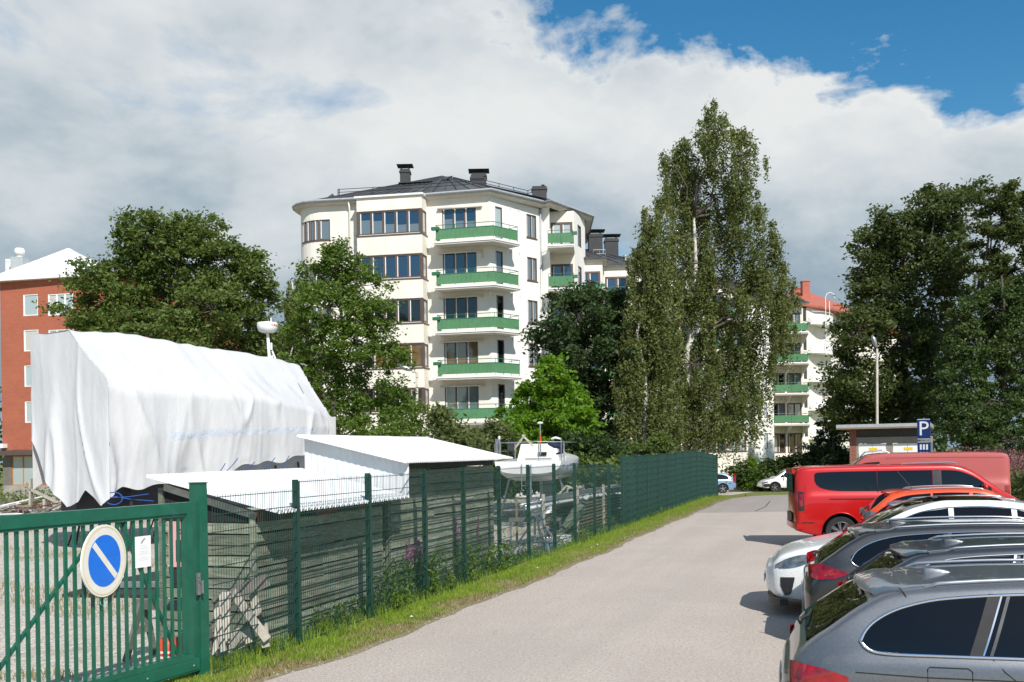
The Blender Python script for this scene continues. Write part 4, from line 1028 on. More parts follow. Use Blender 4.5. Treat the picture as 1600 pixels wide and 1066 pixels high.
for i, z in enumerate(zz):
    mb = MB(); u0, u1 = 1.2, wq.L + .3; pts = [wq.P(u0, 0)] + [wq.P(u0 + (u1 - u0) * k / 8, 0, 1.15 * math.sin(math.pi * (0.12 + .88 * k / 8)) + .15) for k in range(9)] + [wq.P(u1, 0)]
    mb.prism(pts, z - .22, z - .04); sl = mb.build('balcony', M['white_paint'], rh, fix=True)
    mb = MB()
    for a, b in zip(pts[1:-2], pts[2:-1]): mb.quad((a.x, a.y, z + .0), (b.x, b.y, z + .0), (b.x, b.y, z + .85), (a.x, a.y, z + .85))
    mb.build('balustrade', M['white_paint'], sl)
    mb = MB(); mb.tube([(p.x, p.y, z + 1.1) for p in pts[1:-1]], .03, 5); mb.build('rail', M['white_paint'], sl)
mb = MB(); e = 0.5
R0 = Vector((q0.x - 3.5, q0.y + 7, 17.2)); R1 = Vector((q0.x - .5, q0.y - .7, 17.2)); R2 = Vector((q1.x + .6, q1.y - .7, 17.2)); R3 = Vector((q2.x + .9, q2.y, 17.2))
T0 = at(1246, 449, 113); T1 = at(1330, 482, 130)
mb.add([R0, R1, R2, R3, T0, T1], [(0, 1, 4), (1, 2, 4), (2, 3, 5, 4)]); B = [p - Vector((0, 0, .2)) for p in (R0, R1, R2, R3)]
mb.add([R0, R1, R2, R3] + B, [(0, 4, 5, 1), (1, 5, 6, 2), (2, 6, 7, 3), (4, 7, 6, 5)]); mb.build('roof', M['red_roof'], rh)
for px, yy, ty, w_ in ((1258, 108, 441, .8), (1247, 110, 452, 1.2), (1308, 112, 478, 1.0)):
    p = at(px, ty, yy); mb = MB(); mb.box(p.x - w_ / 2, p.x + w_ / 2, yy - .4, yy + .4, 17, p.z); mb.box(p.x - w_ / 2 - .06, p.x + w_ / 2 + .06, yy - .46, yy + .46, p.z, p.z + .1); mb.build('chimney', M['red_roof'], rh)
mb = MB(); p = at(1290, 480, 104)
mb.tube([(p.x, p.y, 12), (p.x, p.y, 18.0)] + [(p.x + .5 - .5 * math.cos(a), p.y, 18.0 + .5 * math.sin(a)) for a in (0.8, 1.57, 2.3)] + [(p.x + 1.0, p.y, 17.9)], .04, 6)
mb.tube([(p.x + .4, p.y, 12), (p.x + .4, p.y, 17.6)] , .04, 6); mb.build('roof_access_ladder', M['white_paint'], rh)
r2 = thing('far_red_roof_house', 'bright red roof glimpsed between the house and the large dark tree', 'house', (45, 125, 0))
p = at(1340, 487, 125); mb = MB(); mb.box(p.x - 3, p.x + 5, 125, 133, -1.4, 16.6); mb.build('wall', M['render_cream'], r2)
M['scarlet_roof'] = pm('scarlet_roof_sheet', (0.62, 0.03, 0.02), (0.55, 0.025, 0.018), 2.0, 0.5)
mb = MB(); a, b = p.x - 3.4, p.x + 5.4
mb.add([(a, 124.6, 16.5), (b, 124.6, 16.5), (b, 133.4, 16.5), (a, 133.4, 16.5), (a + 2.5, 129, 19.6), (b - 2.5, 129, 19.6)], [(0, 1, 5, 4), (1, 2, 5), (2, 3, 4, 5), (3, 0, 4), (3, 2, 1, 0)]); mb.build('roof', M['scarlet_roof'], r2)

# ---------------------------------------------------------------- the red brick block on the left
bb = thing('brick_block', 'red brick block with a white hipped roof at the left edge of the yard', 'apartment block', (-45, 88, 0))
k0 = at(4, 700, 85); k1 = at(168, 700, 82.5); k0.z = k1.z = 0
wl0 = Wall(k0 + Vector((-5, 14, 0)), k0); wfr = Wall(k0, k1); wrt = Wall(k1, k1 + Vector((7, 16, 0)))
ZR = 17.55
hs = []
rr = [(14.55, 16.35), (11.55, 13.35), (8.55, 10.35), (5.5, 7.3)]
for (a, b) in rr:
    hs.append((wfr.hole(2.3, 3.75, a, b), 1)); hs.append((wfr.hole(4.75, 7.2, a - .1, b - .1), 3))
gh = wfr.hole(0.9, 3.9, 0.2, 2.7)
bm_ = MB(); wfr.emit(bm_, 3.25, ZR); wl0.emit(bm_, 3.25, ZR); wrt.emit(bm_, 3.25, ZR)
bm_.build('wall', M['brick'], bb)
w2_ = Wall(k0, k1); gh = w2_.hole(0.9, 4.2, 0.2, 2.7); bm_ = MB()
w2_.emit(bm_, ZB, 3.249); Wall(wl0.p0, wl0.p1).emit(bm_, ZB, 3.249); Wall(wrt.p0, wrt.p1).emit(bm_, ZB, 3.249); bm_.build('plinth_wall', M['concrete'], bb)
for h, n in hs: window(bb, wfr, h, n, 'glass_pale', frame='white_paint', setback=.08, mix=['glass_pale', 'glass_pale', 'blind'])
M['orangewood'] = pm('orange_timber_frame', (0.45, 0.2, 0.06), None, rough=.6)
window(bb, w2_, gh, 3, 'glass_pale', frame='orangewood', sash=False, setback=.1)
mb = MB(); w2_.bar(mb, .4, 4.6, 2.75, 3.15, 0, .9); mb.build('canopy', M['brown'], bb)
mb = MB(); w2_.bar(mb, 4.5, 4.7, ZB, 3.2, .02, .15); mb.build('downpipe', M['zinc'], bb)
mb = MB(); w2_.bar(mb, -.0, .5, 3.4, 3.75, .02, .5); mb.build('ventilation_hood', M['white_paint'], bb)
ro = 0.55
c = [wl0.p0 + Vector((-ro, ro, 0)), k0 + Vector((-ro, -ro, 0)), k1 + Vector((ro + .2, -ro, 0)), wrt.p1 + Vector((ro, 0, 0))]
apx = at(107, 388, 90.5); apb = Vector((apx.x - 4, 101, apx.z))
mb = MB(); top = [(p.x, p.y, ZR + .35) for p in c]; mb.add(top + [tuple(apx), tuple(apb)], [(0, 1, 4, 5), (1, 2, 4), (2, 3, 5, 4), (3, 0, 5)])
low = [(p.x, p.y, ZR - .02) for p in c]; mb.add(top + low, [(0, 4, 5, 1), (1, 5, 6, 2), (2, 6, 7, 3), (3, 7, 4, 0), (4, 7, 6, 5)]); rf = mb.build('roof', M['white_roof'], bb)
mb = MB()
for t in np.linspace(.03, .97, 18):
    q = Vector(top[1]).lerp(Vector(top[2]), t); e = Vector(apx); mb.beam(q + Vector((0, 0, .01)), q.lerp(e, .98) + Vector((0, 0, .01)), .05, .05)
mb.build('roof_seams', M['white_roof'], rf)
mb = MB(); mb.tube([at(27, 425, 86.5), at(135, 432, 84.2)], .05, 5); mb.build('snow_guard', M['steel_dark'], bb)
p = at(31, 412, 89); mb = MB(); mb.box(p.x - .55, p.x + .55, 88.4, 89.6, p.z - 1.6, p.z + .5); mb.build('ventilation_stack', M['zinc'], bb)
mb = MB(); mb.lathe([(.3, .5), (.3, .75), (.42, .78), (.46, 1.1), (.35, 1.35), (0, 1.4)], p, 14); mb.build('ventilation_cowl', M['white_paint'], bb, smooth=True)
p = at(20, 415, 89); mb = MB(); mb.box(p.x - .45, p.x + .3, 88.6, 89.4, p.z - 1.4, p.z + .5); mb.build('ventilation_stack', M['white_roof'], bb)
p = at(12, 415, 88); mb = MB(); mb.lathe([(.12, -1.4), (.12, .3), (.2, .32), (.2, .42), (0, .45)], p, 10); mb.build('ventilation_pipe', M['white_paint'], bb)

# ---------------------------------------------------------------- service hut with white doors
ht = thing('service_hut', 'beige service hut with two white doors and a flat roof, beside the hedge', 'hut', (24, 62, 0))
a = atg(1332, 56.5); b = atg(1456, 54.8); a.z = b.z = 0; g = gz(56)
wh = Wall(a, b); wm = MB(); hz = (g + .25, 2.56)
doors = [wh.hole(0.36, 1.84, *hz), wh.hole(2.18, 3.70, *hz)]; h3 = wh.hole(3.86, 4.25, hz[0] + .3, hz[1])
wh.emit(wm, g - .2, 2.92, .1); Wall(b, b + Vector((.5, 6, 0))).emit(wm, g - .2, 3.36); wm.build('wall', pm('beige_panel', (0.30, 0.25, 0.2), (0.25, 0.21, 0.17), 4, .9), ht)
mb = MB(); wh.bar(mb, .02, wh.L, 2.921, 3.36, -.1, -.06); mb.build('upper_wall', pm('dark_boarding', (0.075, 0.068, 0.06), (0.06, 0.055, 0.05), 4, .9), ht)
mb = MB(); wh.bar(mb, -.12, .25, g - .2, 3.37, -.5, .012); mb.build('brick_pier', M['brick2'], ht)
mb = MB(); wl0_ = Wall(a + Vector((2.3, 6, 0)), a); wl0_.emit(mb, g - .2, 3.36); mb.build('side_wall', M['brick2'], ht)
for k, d in enumerate(doors):
    mb = MB(); wh.bar(mb, d[0] + .02, d[1] - .02, d[2], d[3] - .02, -.06, -.01); dr = mb.build('door', M['white_paint'], ht)
    mb = MB(); c_ = (d[0] + d[1]) / 2 + .05; wh.bar(mb, c_ - .22, c_ + .22, d[3] - .40, d[3] - .24, -.01, .004); mb.build('yellow_label', M['yellow'], dr)
    mb = MB(); wh.bar(mb, (d[0] + d[1]) / 2 - .006, (d[0] + d[1]) / 2 + .006, d[2], d[3] - .02, -.01, -.004); mb.build('door_joint', M['steel_dark'], dr)
mb = MB(); wh.bar(mb, h3[0], h3[1], h3[2], h3[3], -.08, -.02); mb.build('meter_cabinet', M['steel'], ht)
nrb = 36
for k in range(nrb):
    u = .35 + (wh.L - .35) * k / nrb; mb = MB(); wh.bar(mb, u, u + .07, 2.66, 2.90, .002, .03) ; mb.build('batten', M['concrete'], ht)
mb = MB(); wh.bar(mb, -.75, wh.L + .02, 3.46, 3.64, -6.5, .75); mb.build('flat_roof', M['zinc'], ht)
mb = MB(); wh.bar(mb, -.75, wh.L + .02, 3.38, 3.458, -6.5, .74); mb.build('fascia', M['wood_brown'], ht)

# ---------------------------------------------------------------- lamp posts and the parking sign
def lamp(px, Y, top_py, arm_px, lab):
    b = atg(px, Y); t = at(px, top_py, Y); r = thing('street_lamp', lab, 'street lamp', b)
    mb = MB(); mb.tube([b, b.lerp(t, .5), t], [.11, .09, .07], 8); mb.build('pole', M['wood_pale'], r, smooth=True)
    e = at(arm_px, top_py - 4, Y); mb = MB(); mb.tube([t - Vector((0, 0, .2)), t.lerp(e, .5) + Vector((0, 0, .12)), e], .025, 6); mb.build('arm', M['steel'], r)
    s = 1 if e.x < t.x else -1; d = (e - t).normalized()
    mb = MB(); mb.tube([e - d * .1, e + d * .12, e + d * .5, e + d * .72], [.05, .13, .15, .04], 10); mb.build('lamp_head', M['steel'], r, smooth=True)
lamp(651.5, 56, 582, 641, 'street lamp in front of the lowest bay windows of the cream block')
lamp(1370.5, 62, 545, 1369, 'street lamp on a pale pole in front of the dark trees above the hut')
ps = thing('parking_sign', 'blue parking sign with a white P and panels below, behind the red van', 'parking sign', atg(1446, 33.5), math.radians(-38)); ORG[ps.name] = Vector((0, 0, 0))
sg = MB(); sg.box(-.02, .02, -.02, .02, 0, 3.35); sg.build('post', M['steel'], ps)
b_ = 0.42
pan = [(2.62, 3.32), (2.06, 2.56), (1.72, 2.02), (1.44, 1.69)]
for k, (z0, z1) in enumerate(pan):
    mb = MB(); mb.box(-b_ / 2, b_ / 2, -.05, -.025, z0, z1); mb.build('panel', M['pblue'], ps)
    mb = MB()
    for zz_ in (z0 + .012, z1 - .03): mb.box(-b_ / 2 + .01, b_ / 2 - .01, -.054, -.0502, zz_, zz_ + .018)
    mb.build('panel_border', M['white_paint'], ps)
def text(body, size, parent, loc, rot, mat, ext=0.002, align='CENTER', name='lettering'):
    cu = bpy.data.curves.new(name, 'FONT'); cu.body = body; cu.size = size; cu.extrude = ext; cu.align_x = align; cu.align_y = 'CENTER'; cu.resolution_u = 3
    cu.materials.append(mat); o = bpy.data.objects.new(name, cu); COL.objects.link(o)
    me = bpy.data.meshes.new_from_object(o.evaluated_get(bpy.context.evaluated_depsgraph_get())); bpy.data.objects.remove(o); bpy.data.curves.remove(cu)
    me.name = name; o = bpy.data.objects.new(name, me); COL.objects.link(o); o.parent = parent; o.location = loc; o.rotation_euler = rot; return o
R90 = math.pi / 2
text('P', .68, ps, (0, -.055, 2.97), (R90, 0, 0), M['white_paint'])
mb = MB()
for k in range(3): mb.box(-.13 + k * .1, -.07 + k * .1, -.054, -.0502, 2.28, 2.46)
mb.build('pictogram', M['white_paint'], ps)
mb = MB()                               # the lower panels are too far off to read: only their short strokes show
for (x0, x1, z0, z1) in ((-.12, -.09, 1.83, 1.91), (-.03, .05, 1.82, 1.84), (-.03, -.01, 1.82, 1.92), (.09, .12, 1.83, 1.91), (-.09, -.05, 1.52, 1.61), (-.0, .02, 1.52, 1.6), (.06, .1, 1.52, 1.61)):
    mb.box(x0, x1, -.054, -.0502, z0, z1)
mb.build('pictogram', M['white_paint'], ps)
# ================================================================== THE MESH FENCE
fence = thing('mesh_fence', 'long green wire mesh fence along the grass verge, far panels backed with cloth', 'fence', (fx(11.0), 11.0, 0))
PZ = [10.98, 12.70, 14.62, 16.56, 18.24, 20.1, 21.95, 23.9, 25.7, 27.7, 29.4, 31.1, 33.3, 35.0, 37.1, 39.0, 40.8, 42.7, 44.6, 46.5, 48.4, 50.3, 52.2, 54.0]
def ftop(i):                                            # height of the top wire of panel i; the panels step with the land
    if i == 0: return 2.02
    if i < 3: return 2.13
    if i < 7: return 2.14 - 0.012 * (i - 3)
    if i < 11: return 2.09 - 0.035 * (i - 7)
    if i < 14: return 2.25
    if i < 16: return 2.27
    if i < 18: return 2.30
    return 2.33 - 0.02 * (i - 18)
for i in range(1, len(PZ)):
    y = PZ[i]; h = max(ftop(i - 1), ftop(min(i, 22))) + (0.03 if i != 1 else 0.0)
    mb = MB(); c = Vector((fx(y), y, 0)); d, n = fence_dir, fence_n
    v = []
    for z in (-.1 + gz(y), h + gz(y)):
        for (a, b) in ((-.03, -.03), (.03, -.03), (.03, .03), (-.03, .03)): q = c + d * a * 1.0 + n * b; v.append((q.x, q.y, z))
    mb.add(v, [(3, 2, 1, 0), (4, 5, 6, 7), (0, 1, 5, 4), (1, 2, 6, 5), (2, 3, 7, 6), (3, 0, 4, 7)])
    # bolted clamping strip down the outside with its row of heads
    v = []
    for z in (0.04 + gz(y), h + gz(y) - .02):
        for (a, b) in ((-.035, .036), (.035, .036), (.035, .043), (-.035, .043)): q = c + d * a + n * b; v.append((q.x, q.y, z))
    mb.add(v, [(3, 2, 1, 0), (4, 5, 6, 7), (0, 1, 5, 4), (1, 2, 6, 5), (2, 3, 7, 6), (3, 0, 4, 7)])
    mb.build('post', M['fence'], fence)
for i in range(len(PZ) - 1):
    y0, y1 = PZ[i], PZ[i + 1]; a = Vector((fx(y0), y0, 0)) + fence_n * .034; b = Vector((fx(y1), y1, 0)) + fence_n * .034
    L = (b - a).length; top = ftop(i); g0, g1 = gz(y0) , gz(y1); bot = 0.06
    def Q(u, z): p = a.lerp(b, u / L); return Vector((p.x, p.y, z + g0 + (g1 - g0) * u / L))
    mb = MB(); n = int(L / .05)
    for k in range(n + 1):
        u = .01 + (L - .02) * k / n; p, q = Q(u, bot), Q(u, top)
        r = .0026; o1, o2 = fence_dir * r, fence_n * r
        mb.add([p - o1 - o2, p + o1 - o2, p + o2, q - o1 - o2, q + o1 - o2, q + o2], [(0, 1, 4, 3), (1, 2, 5, 4), (2, 0, 3, 5)])
    nh = 10
    for k in range(nh + 1):
        z = bot + (top - .03 - bot) * k / nh
        for s in (-1, 1):
            off_ = fence_n * (.006 * s); r = .0042
            mb.beam(Q(0, z) + off_, Q(L, z) + off_, r * 2, r * 2)
    mb.build('wire_panel', M['fence'], fence)
    if i >= 6:                                            # windbreak cloth tied behind the farther panels, thin at first
        rng = random.Random(i); mb = MB(); nu = 8
        z0, z1 = (.05, top - .03) if i >= 11 else (.05, top - .1)
        if i < 11: continue
        for k in range(nu):
            u0, u1 = L * k / nu, L * (k + 1) / nu
            o0 = -fence_n * (.05 + .03 * math.sin(k * 1.7 + i)); o1 = -fence_n * (.05 + .03 * math.sin((k + 1) * 1.7 + i))
            mb.quad(Q(u0, z0) + o0, Q(u1, z0) + o1, Q(u1, z1) + o1, Q(u0, z1) + o0)
        mb.build('windbreak_cloth', M['screen'], fence)

# ================================================================== THE GATE
G0 = Vector((-3.50, 10.98, 0)); gd = Vector((-.422, -.907, 0)).normalized(); gn = Vector((gd.y, -gd.x, 0)) * -1
if gn.y > 0: gn = -gn                                  # faces the road and the camera
gn = Vector((.907, -.422, 0)).normalized()
gate = thing('sliding_gate', 'green sliding gate of upright bars with cross braces, left of the road', 'gate', G0)
class GW:                                               # local frame along the gate: u to the left, o towards the road
    def P(s, u, o, z): q = G0 + gd * u + gn * o; return Vector((q.x, q.y, z))
    def bar(s, mb, u0, u1, o0, o1, z0, z1): 
        v = [s.P(u, o, z) for z in (z0, z1) for o in (o0, o1) for u in (u0, u1)]
        mb.add(v, [(0, 1, 3, 2), (4, 6, 7, 5), (0, 4, 5, 1), (2, 3, 7, 6), (0, 2, 6, 4), (1, 5, 7, 3)])
g = GW(); GL = 4.3
mb = MB(); g.bar(mb, .10, GL, -.045, .045, 1.83, 1.95); mb.build('top_rail', M['gate'], gate)
mb = MB(); g.bar(mb, .10, .185, -.045, .045, .302, 1.829); mb.build('stile', M['gate'], gate)
mb = MB(); g.bar(mb, .10, GL, -.045, .045, .24, .30); mb.build('bottom_rail', M['gate'], gate)
mb = MB(); g.bar(mb, .03, GL, -.06, .06, .10, .238); g.bar(mb, .05, GL, .0605, .068, .12, .22); mb.build('track_beam', M['gate'], gate)
mb = MB(); g.bar(mb, .10, GL, -.03, .03, 1.80, 1.8295); mb.build('rail_lip', M['gate'], gate)
nb = 36
me = MB().box(-.014, .014, -.014, .014, .302, 1.7995).mesh('bar', M['gate'])
for k in range(nb):
    u = .185 + .105 * (k + 1) - .02
    if u > GL - .05: break
    inst('bar', me, gate, g.P(u, .0, 0), (0, 0, math.atan2(gd.y, gd.x)))
for (ua, za, ub, zb_) in ((1.05, 1.82, .28, .32), (1.22, 1.82, 2.75, .28), (4.2, 1.82, 2.85, .3)):
    mb = MB(); mb.beam(g.P(ua, -.035, za), g.P(ub, -.035, zb_), .03, .035, up=gn); mb.build('brace', M['gate'], gate)
gp_ = thing('gate_post', 'thick green square gate post between the sliding gate and the mesh fence', 'post', G0 + Vector((0.09, .0, 0)))
class GPc: pass
def gbox(mb, u0, u1, o0, o1, z0, z1): g.bar(mb, u0, u1, o0, o1, z0, z1)
mb = MB(); gbox(mb, -.105, .02, -.07, .07, -.1, 2.15); mb.build('post_box', M['gate'], gp_)
mb = MB(); gbox(mb, -.115, .03, -.08, .08, 2.151, 2.16); mb.build('post_cap', M['gate'], gp_)
mb = MB(); gbox(mb, -.16, -.106, -.025, .025, .0, 2.08); mb.build('side_post', M['gate'], gp_)
mb = MB(); gbox(mb, .03, .075, .061, .085, .93, 1.17); lk = mb.build('lock_plate', M['steel'], gate)
mb = MB(); mb.beam(g.P(.055, .09, 1.08), g.P(.055, .13, 1.08), .02, .02); mb.beam(g.P(.055, .13, 1.09), g.P(.055, .13, .95), .022, .018, up=gn); mb.build('handle', M['steel'], lk)
mb = MB(); mb.lathe([(0, -.004), (.017, -.004), (.017, .004), (0, .004)], g.P(.052, .09, 1.13), 10, axis='x'); mb.build('cylinder', M['steel'], lk)
for u in (.13, .8, 1.6):
    mb = MB(); mb.lathe([(0, -.006), (.014, -.006), (.014, .006), (0, .006)], g.P(u, .068, .17), 8, axis='x'); mb.build('bolt', M['steel'], gate)

# the round no parking sign, turned a little away from the line of the gate
def gate_at(px, py, o=0.0):
    O = Vector((0, 0, CAM_H)); D = at(px, py, 1.0) - O    # where the sight line meets the plane of the gate
    return O + D * ((G0 - O).dot(gn) / D.dot(gn)) + gn * o
c = gate_at(151, 876, 0.0)
c = c + gn * .03; sang = math.atan2(-gd.y, -gd.x) + math.radians(12)
sg = thing('no_parking_sign', 'round blue no parking sign with a white slash, tied to the gate bars', 'road sign', c - Vector((0, 0, 0)), sang)
def disc(r0, r1, y, mat, name, par, n=64, th=.002):
    mb = MB(); mb.lathe(([(r0, y)] if r0 else [(0, y)]) + [(r1, y), (r1, y + th)] + ([(r0, y + th)] if r0 else [(0, y + th)]), (0, 0, 0), n, axis='y')
    bmesh_fix = mb.build(name, mat, par, fix=True); return bmesh_fix
ORG[sg.name] = Vector((0, 0, 0))
disc(0, .352, -.062, M['white_paint'], 'plate', sg, th=.012)
disc(0, .35, -.0645, M['cream'], 'border', sg)
disc(.325, .332, -.0665, M['signyellow'], 'ring', sg, th=.0015)
disc(0, .252, -.067, M['blue'], 'blue_field', sg)
mb = MB(); mb.beam((-.172, -.0695, .172), (.172, -.0695, -.172), .062, .002, up=(0, 1, 0)); mb.build('slash', M['cream'], sg)
for z in (.2, -.2):
    mb = MB(); mb.box(-.12, .12, -.049, -.03, z - .015, z + .015); mb.build('clamp', M['steel'], sg)
mb = MB(); mb.tube([(-.02, -.03, -.34), (-.03, -.03, -.42), (.02, -.03, -.45), (.05, -.03, -.40), (.03, -.02, -.36)], .004, 5); mb.build('tie_cord', pm('mint_cord', (.1, .5, .38), None), sg)
c = gate_at(220, 862, 0.0)
nt = thing('paper_notice', 'small white paper notice on the gate bars beside the round sign', 'notice', c, math.atan2(-gd.y, -gd.x)); ORG[nt.name] = Vector((0, 0, 0))
mb = MB(); mb.box(-.105, .105, -.034, -.028, -.16, .16); mb.build('sheet', M['white_paint'], nt)
mb = MB(); mb.add([(-.035, -.0348, .085), (-.025, -.0348, .105), (.01, -.0348, .135), (.03, -.0348, .142), (.028, -.0348, .128), (.0, -.0348, .102), (-.02, -.0348, .085)], [(0, 6, 5, 4, 3, 2, 1)]); mb.build('feather_emblem', M['print'], nt)
M['faint'] = pm('faint_print', (0.55, 0.56, 0.57), None, rough=.7)
mb = MB()
for blkk in ((.065, (.05, .04, .08)), (.005, (.06, .05, .085)), (-.055, (.035, .085, .06))):
    for k, hw in enumerate(blkk[1]): mb.box(-hw + .008, hw + .008, -.0348, -.0345, blkk[0] - .015 * k - .003, blkk[0] - .015 * k + .001)
mb.build('lines_of_print', M['faint'], nt)

# ================================================================== THE SHEDS
pL = Vector((-.948, .3185, 0))
def corr(mb, a, b, c, d, pitch=.076, amp=.017, th=0.004, over=0):
    """corrugated sheet: a-b is the low edge, d-c the high edge; waves run up the slope"""
    a, b, c, d = map(Vector, (a, b, c, d)); L = (b - a).length; n = max(2, int(round(L / pitch)) * 4); up = (b - a).cross(d - a).normalized()
    v = []
    for i in range(n + 1):
        t = i / n; k = [0, 1, 1, 0][i % 4] * amp * 2
        for (p, q) in ((a, b), (d, c)):
            s = p.lerp(q, t) + up * k; v.append(s)
    m = len(v)
    v += [p - up * th for p in v]
    f = [(i * 2, i * 2 + 2, i * 2 + 3, i * 2 + 1) for i in range(n)]
    f += [(m + i * 2, m + i * 2 + 1, m + i * 2 + 3, m + i * 2 + 2) for i in range(n)]
    f += [(i * 2, m + i * 2, m + i * 2 + 2, i * 2 + 2) for i in range(n)] + [(i * 2 + 1, i * 2 + 3, m + i * 2 + 3, m + i * 2 + 1) for i in range(n)]
    mb.add(v, f)
M['sheet_white'] = pm('white_corrugated_sheet', (0.78, 0.79, 0.79), (0.70, 0.71, 0.72), 2.2, 0.55, trans=0.05, rand=0.02)
M['red_siding'] = pm('rusty_red_siding', (0.20, 0.05, 0.035), (0.11, 0.035, 0.03), 4.0, 0.8, rand=.25)
M['dark_siding'] = pm('dark_green_siding', (0.03, 0.045, 0.038), (0.02, 0.03, 0.026), 4.0, 0.8, rand=.25)
srng = random.Random(9)
def plank_run(parent, p, q, z0, h, out, splits=2, tilt=.009, mat='wood_grey', th=.022):
    p = Vector(p); q = Vector(q); L = (q - p).length; cuts = [0] + sorted([L * (i + 1) / splits + srng.uniform(-.25, .25) for i in range(splits - 1)]) + [L]
    for a, b in zip(cuts[:-1], cuts[1:]):
        A = p.lerp(q, (a + .003) / L); B = p.lerp(q, (b - .003) / L); t0, t1 = srng.gauss(0, tilt), srng.gauss(0, tilt)
        mb = MB(); v = []
        lean = .02
        for P_, dz in ((A, t0), (B, t1)):
            for (zz, o) in ((0, lean), (h, 0.0), (h, -th), (0, lean - th)): r = P_ + out * (o + srng.gauss(0, .0012)); v.append((r.x, r.y, z0 + zz + dz))
        mb.add(v, [(0, 1, 2, 3), (7, 6, 5, 4), (0, 4, 5, 1), (1, 5, 6, 2), (2, 6, 7, 3), (3, 7, 4, 0)])
        mb.build('plank', M[mat], parent, fix=True)
def shed(name, label, yA, yB, depth, ze, zh, wallin, loc, low_from=0.0):
    sh = thing(name, label, 'shed', loc)
    A = Vector((fx(yA), yA, 0)) ; B = Vector((fx(yB), yB, 0)); n = fence_n
    wi = wallin
    a = A + fence_dir * .18 - n * wi; b = B - fence_dir * .10 - n * wi; c = b + pL * (depth - wi * 1.0 - .1); d = a + pL * (depth - wi * 1.0 - .1)
    zl = lambda t: ze + (zh - ze) * t
    ph = .142
    rows_ = int((ze - .10) / ph)
    zw = .04 + rows_ * ph
    for k in range(rows_): plank_run(sh, a, b, .04 + k * ph, ph - .016, n, 2 if (yB - yA) < 4.4 else 3)
    nf = -fence_dir
    for k in range(rows_): plank_run(sh, d, a - n * .02, .04 + k * ph, ph - .016, nf, 1)
    for k in range(rows_): plank_run(sh, b, c, .04 + k * ph, ph - .016, fence_dir, 1)
    mb = MB()     # near-black block behind the boards, painted as the unlit inside, and the back wall
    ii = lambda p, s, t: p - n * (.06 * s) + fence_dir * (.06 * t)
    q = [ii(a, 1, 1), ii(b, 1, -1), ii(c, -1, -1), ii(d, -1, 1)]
    mb.prism([(p.x, p.y) for p in q], .0, zw - .03); mb.build('unlit_fill', M['void'], sh, fix=True)
    for p in (a, b, c, d, a.lerp(b, .33), a.lerp(b, .66)):
        top = zl(((p - a).dot(pL)) / depth) - .03
        mb = MB(); pp = p - n * .045; mb.beam((pp.x, pp.y, 0), (pp.x, pp.y, top + .03), .07, .07, up=fence_dir); mb.build('corner_post', M['wood_grey'], sh)
    return sh, a, b, c, d, A, B, zw
def roof_plane(sh, A, B, depth, ze, zh, sheets, mat='sheet_white', ov=0.03):
    a = A + fence_n * ov; b = B + fence_n * ov; up = pL * (depth + ov)
    for k in range(sheets):
        s0, s1 = k / sheets, (k + 1) / sheets
        j = srng.uniform(-.012, .012); oo = .004 * (k % 2)
        p0 = a.lerp(b, s0); p1 = a.lerp(b, s1)
        lo = Vector((0, 0, ze + oo + j * .4)); hi = Vector((0, 0, zh + oo))
        mb = MB(); corr(mb, p0 + lo, p1 + lo, p1 + up + hi, p0 + up + hi); mb.build('roof_sheet', M[mat], sh)
sh1, a, b, c, d, A, B, zw = shed('low_shed', 'low weathered board shed with a white corrugated roof, just behind the gate post', 12.3, 15.95, 1.9, 1.70, 2.17, .42, (fx(12.3), 12.3, 0))
roof_plane(sh1, A, B + fence_dir * .03, 1.95, 1.72, 2.19, 4)
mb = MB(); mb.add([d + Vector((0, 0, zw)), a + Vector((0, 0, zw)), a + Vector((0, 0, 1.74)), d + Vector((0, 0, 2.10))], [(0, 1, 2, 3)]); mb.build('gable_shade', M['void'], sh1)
sgm = 22
for k in range(sgm):                                 # upright siding boards under the low eave, some of them red
    u0, u1 = k / sgm, (k + 1) / sgm; p = a.lerp(b, u0 + .002); q = a.lerp(b, u1 - .002)
    mb = MB(); n = fence_n * .012; mb.add([p + n + Vector((0, 0, zw)), q + n + Vector((0, 0, zw)), q + n + Vector((0, 0, 1.76)), p + n + Vector((0, 0, 1.76))] + [x_ - fence_n * .02 for x_ in (p + n + Vector((0, 0, zw)), q + n + Vector((0, 0, zw)), q + n + Vector((0, 0, 1.76)), p + n + Vector((0, 0, 1.76)))],
       [(0, 1, 2, 3), (7, 6, 5, 4), (0, 4, 5, 1), (1, 5, 6, 2), (2, 6, 7, 3), (3, 7, 4, 0)]); mb.build('siding_board', M['red_siding' if k in (0, 3, 9, 10, 11, 12, 17, 18) else 'dark_siding'], sh1)
mb = MB(); mb.beam(d + Vector((0, 0, 2.05)) + pL * .0, a + Vector((0, 0, 1.68)), .05, .09); mb.build('rafter', M['wood_pale'], sh1)
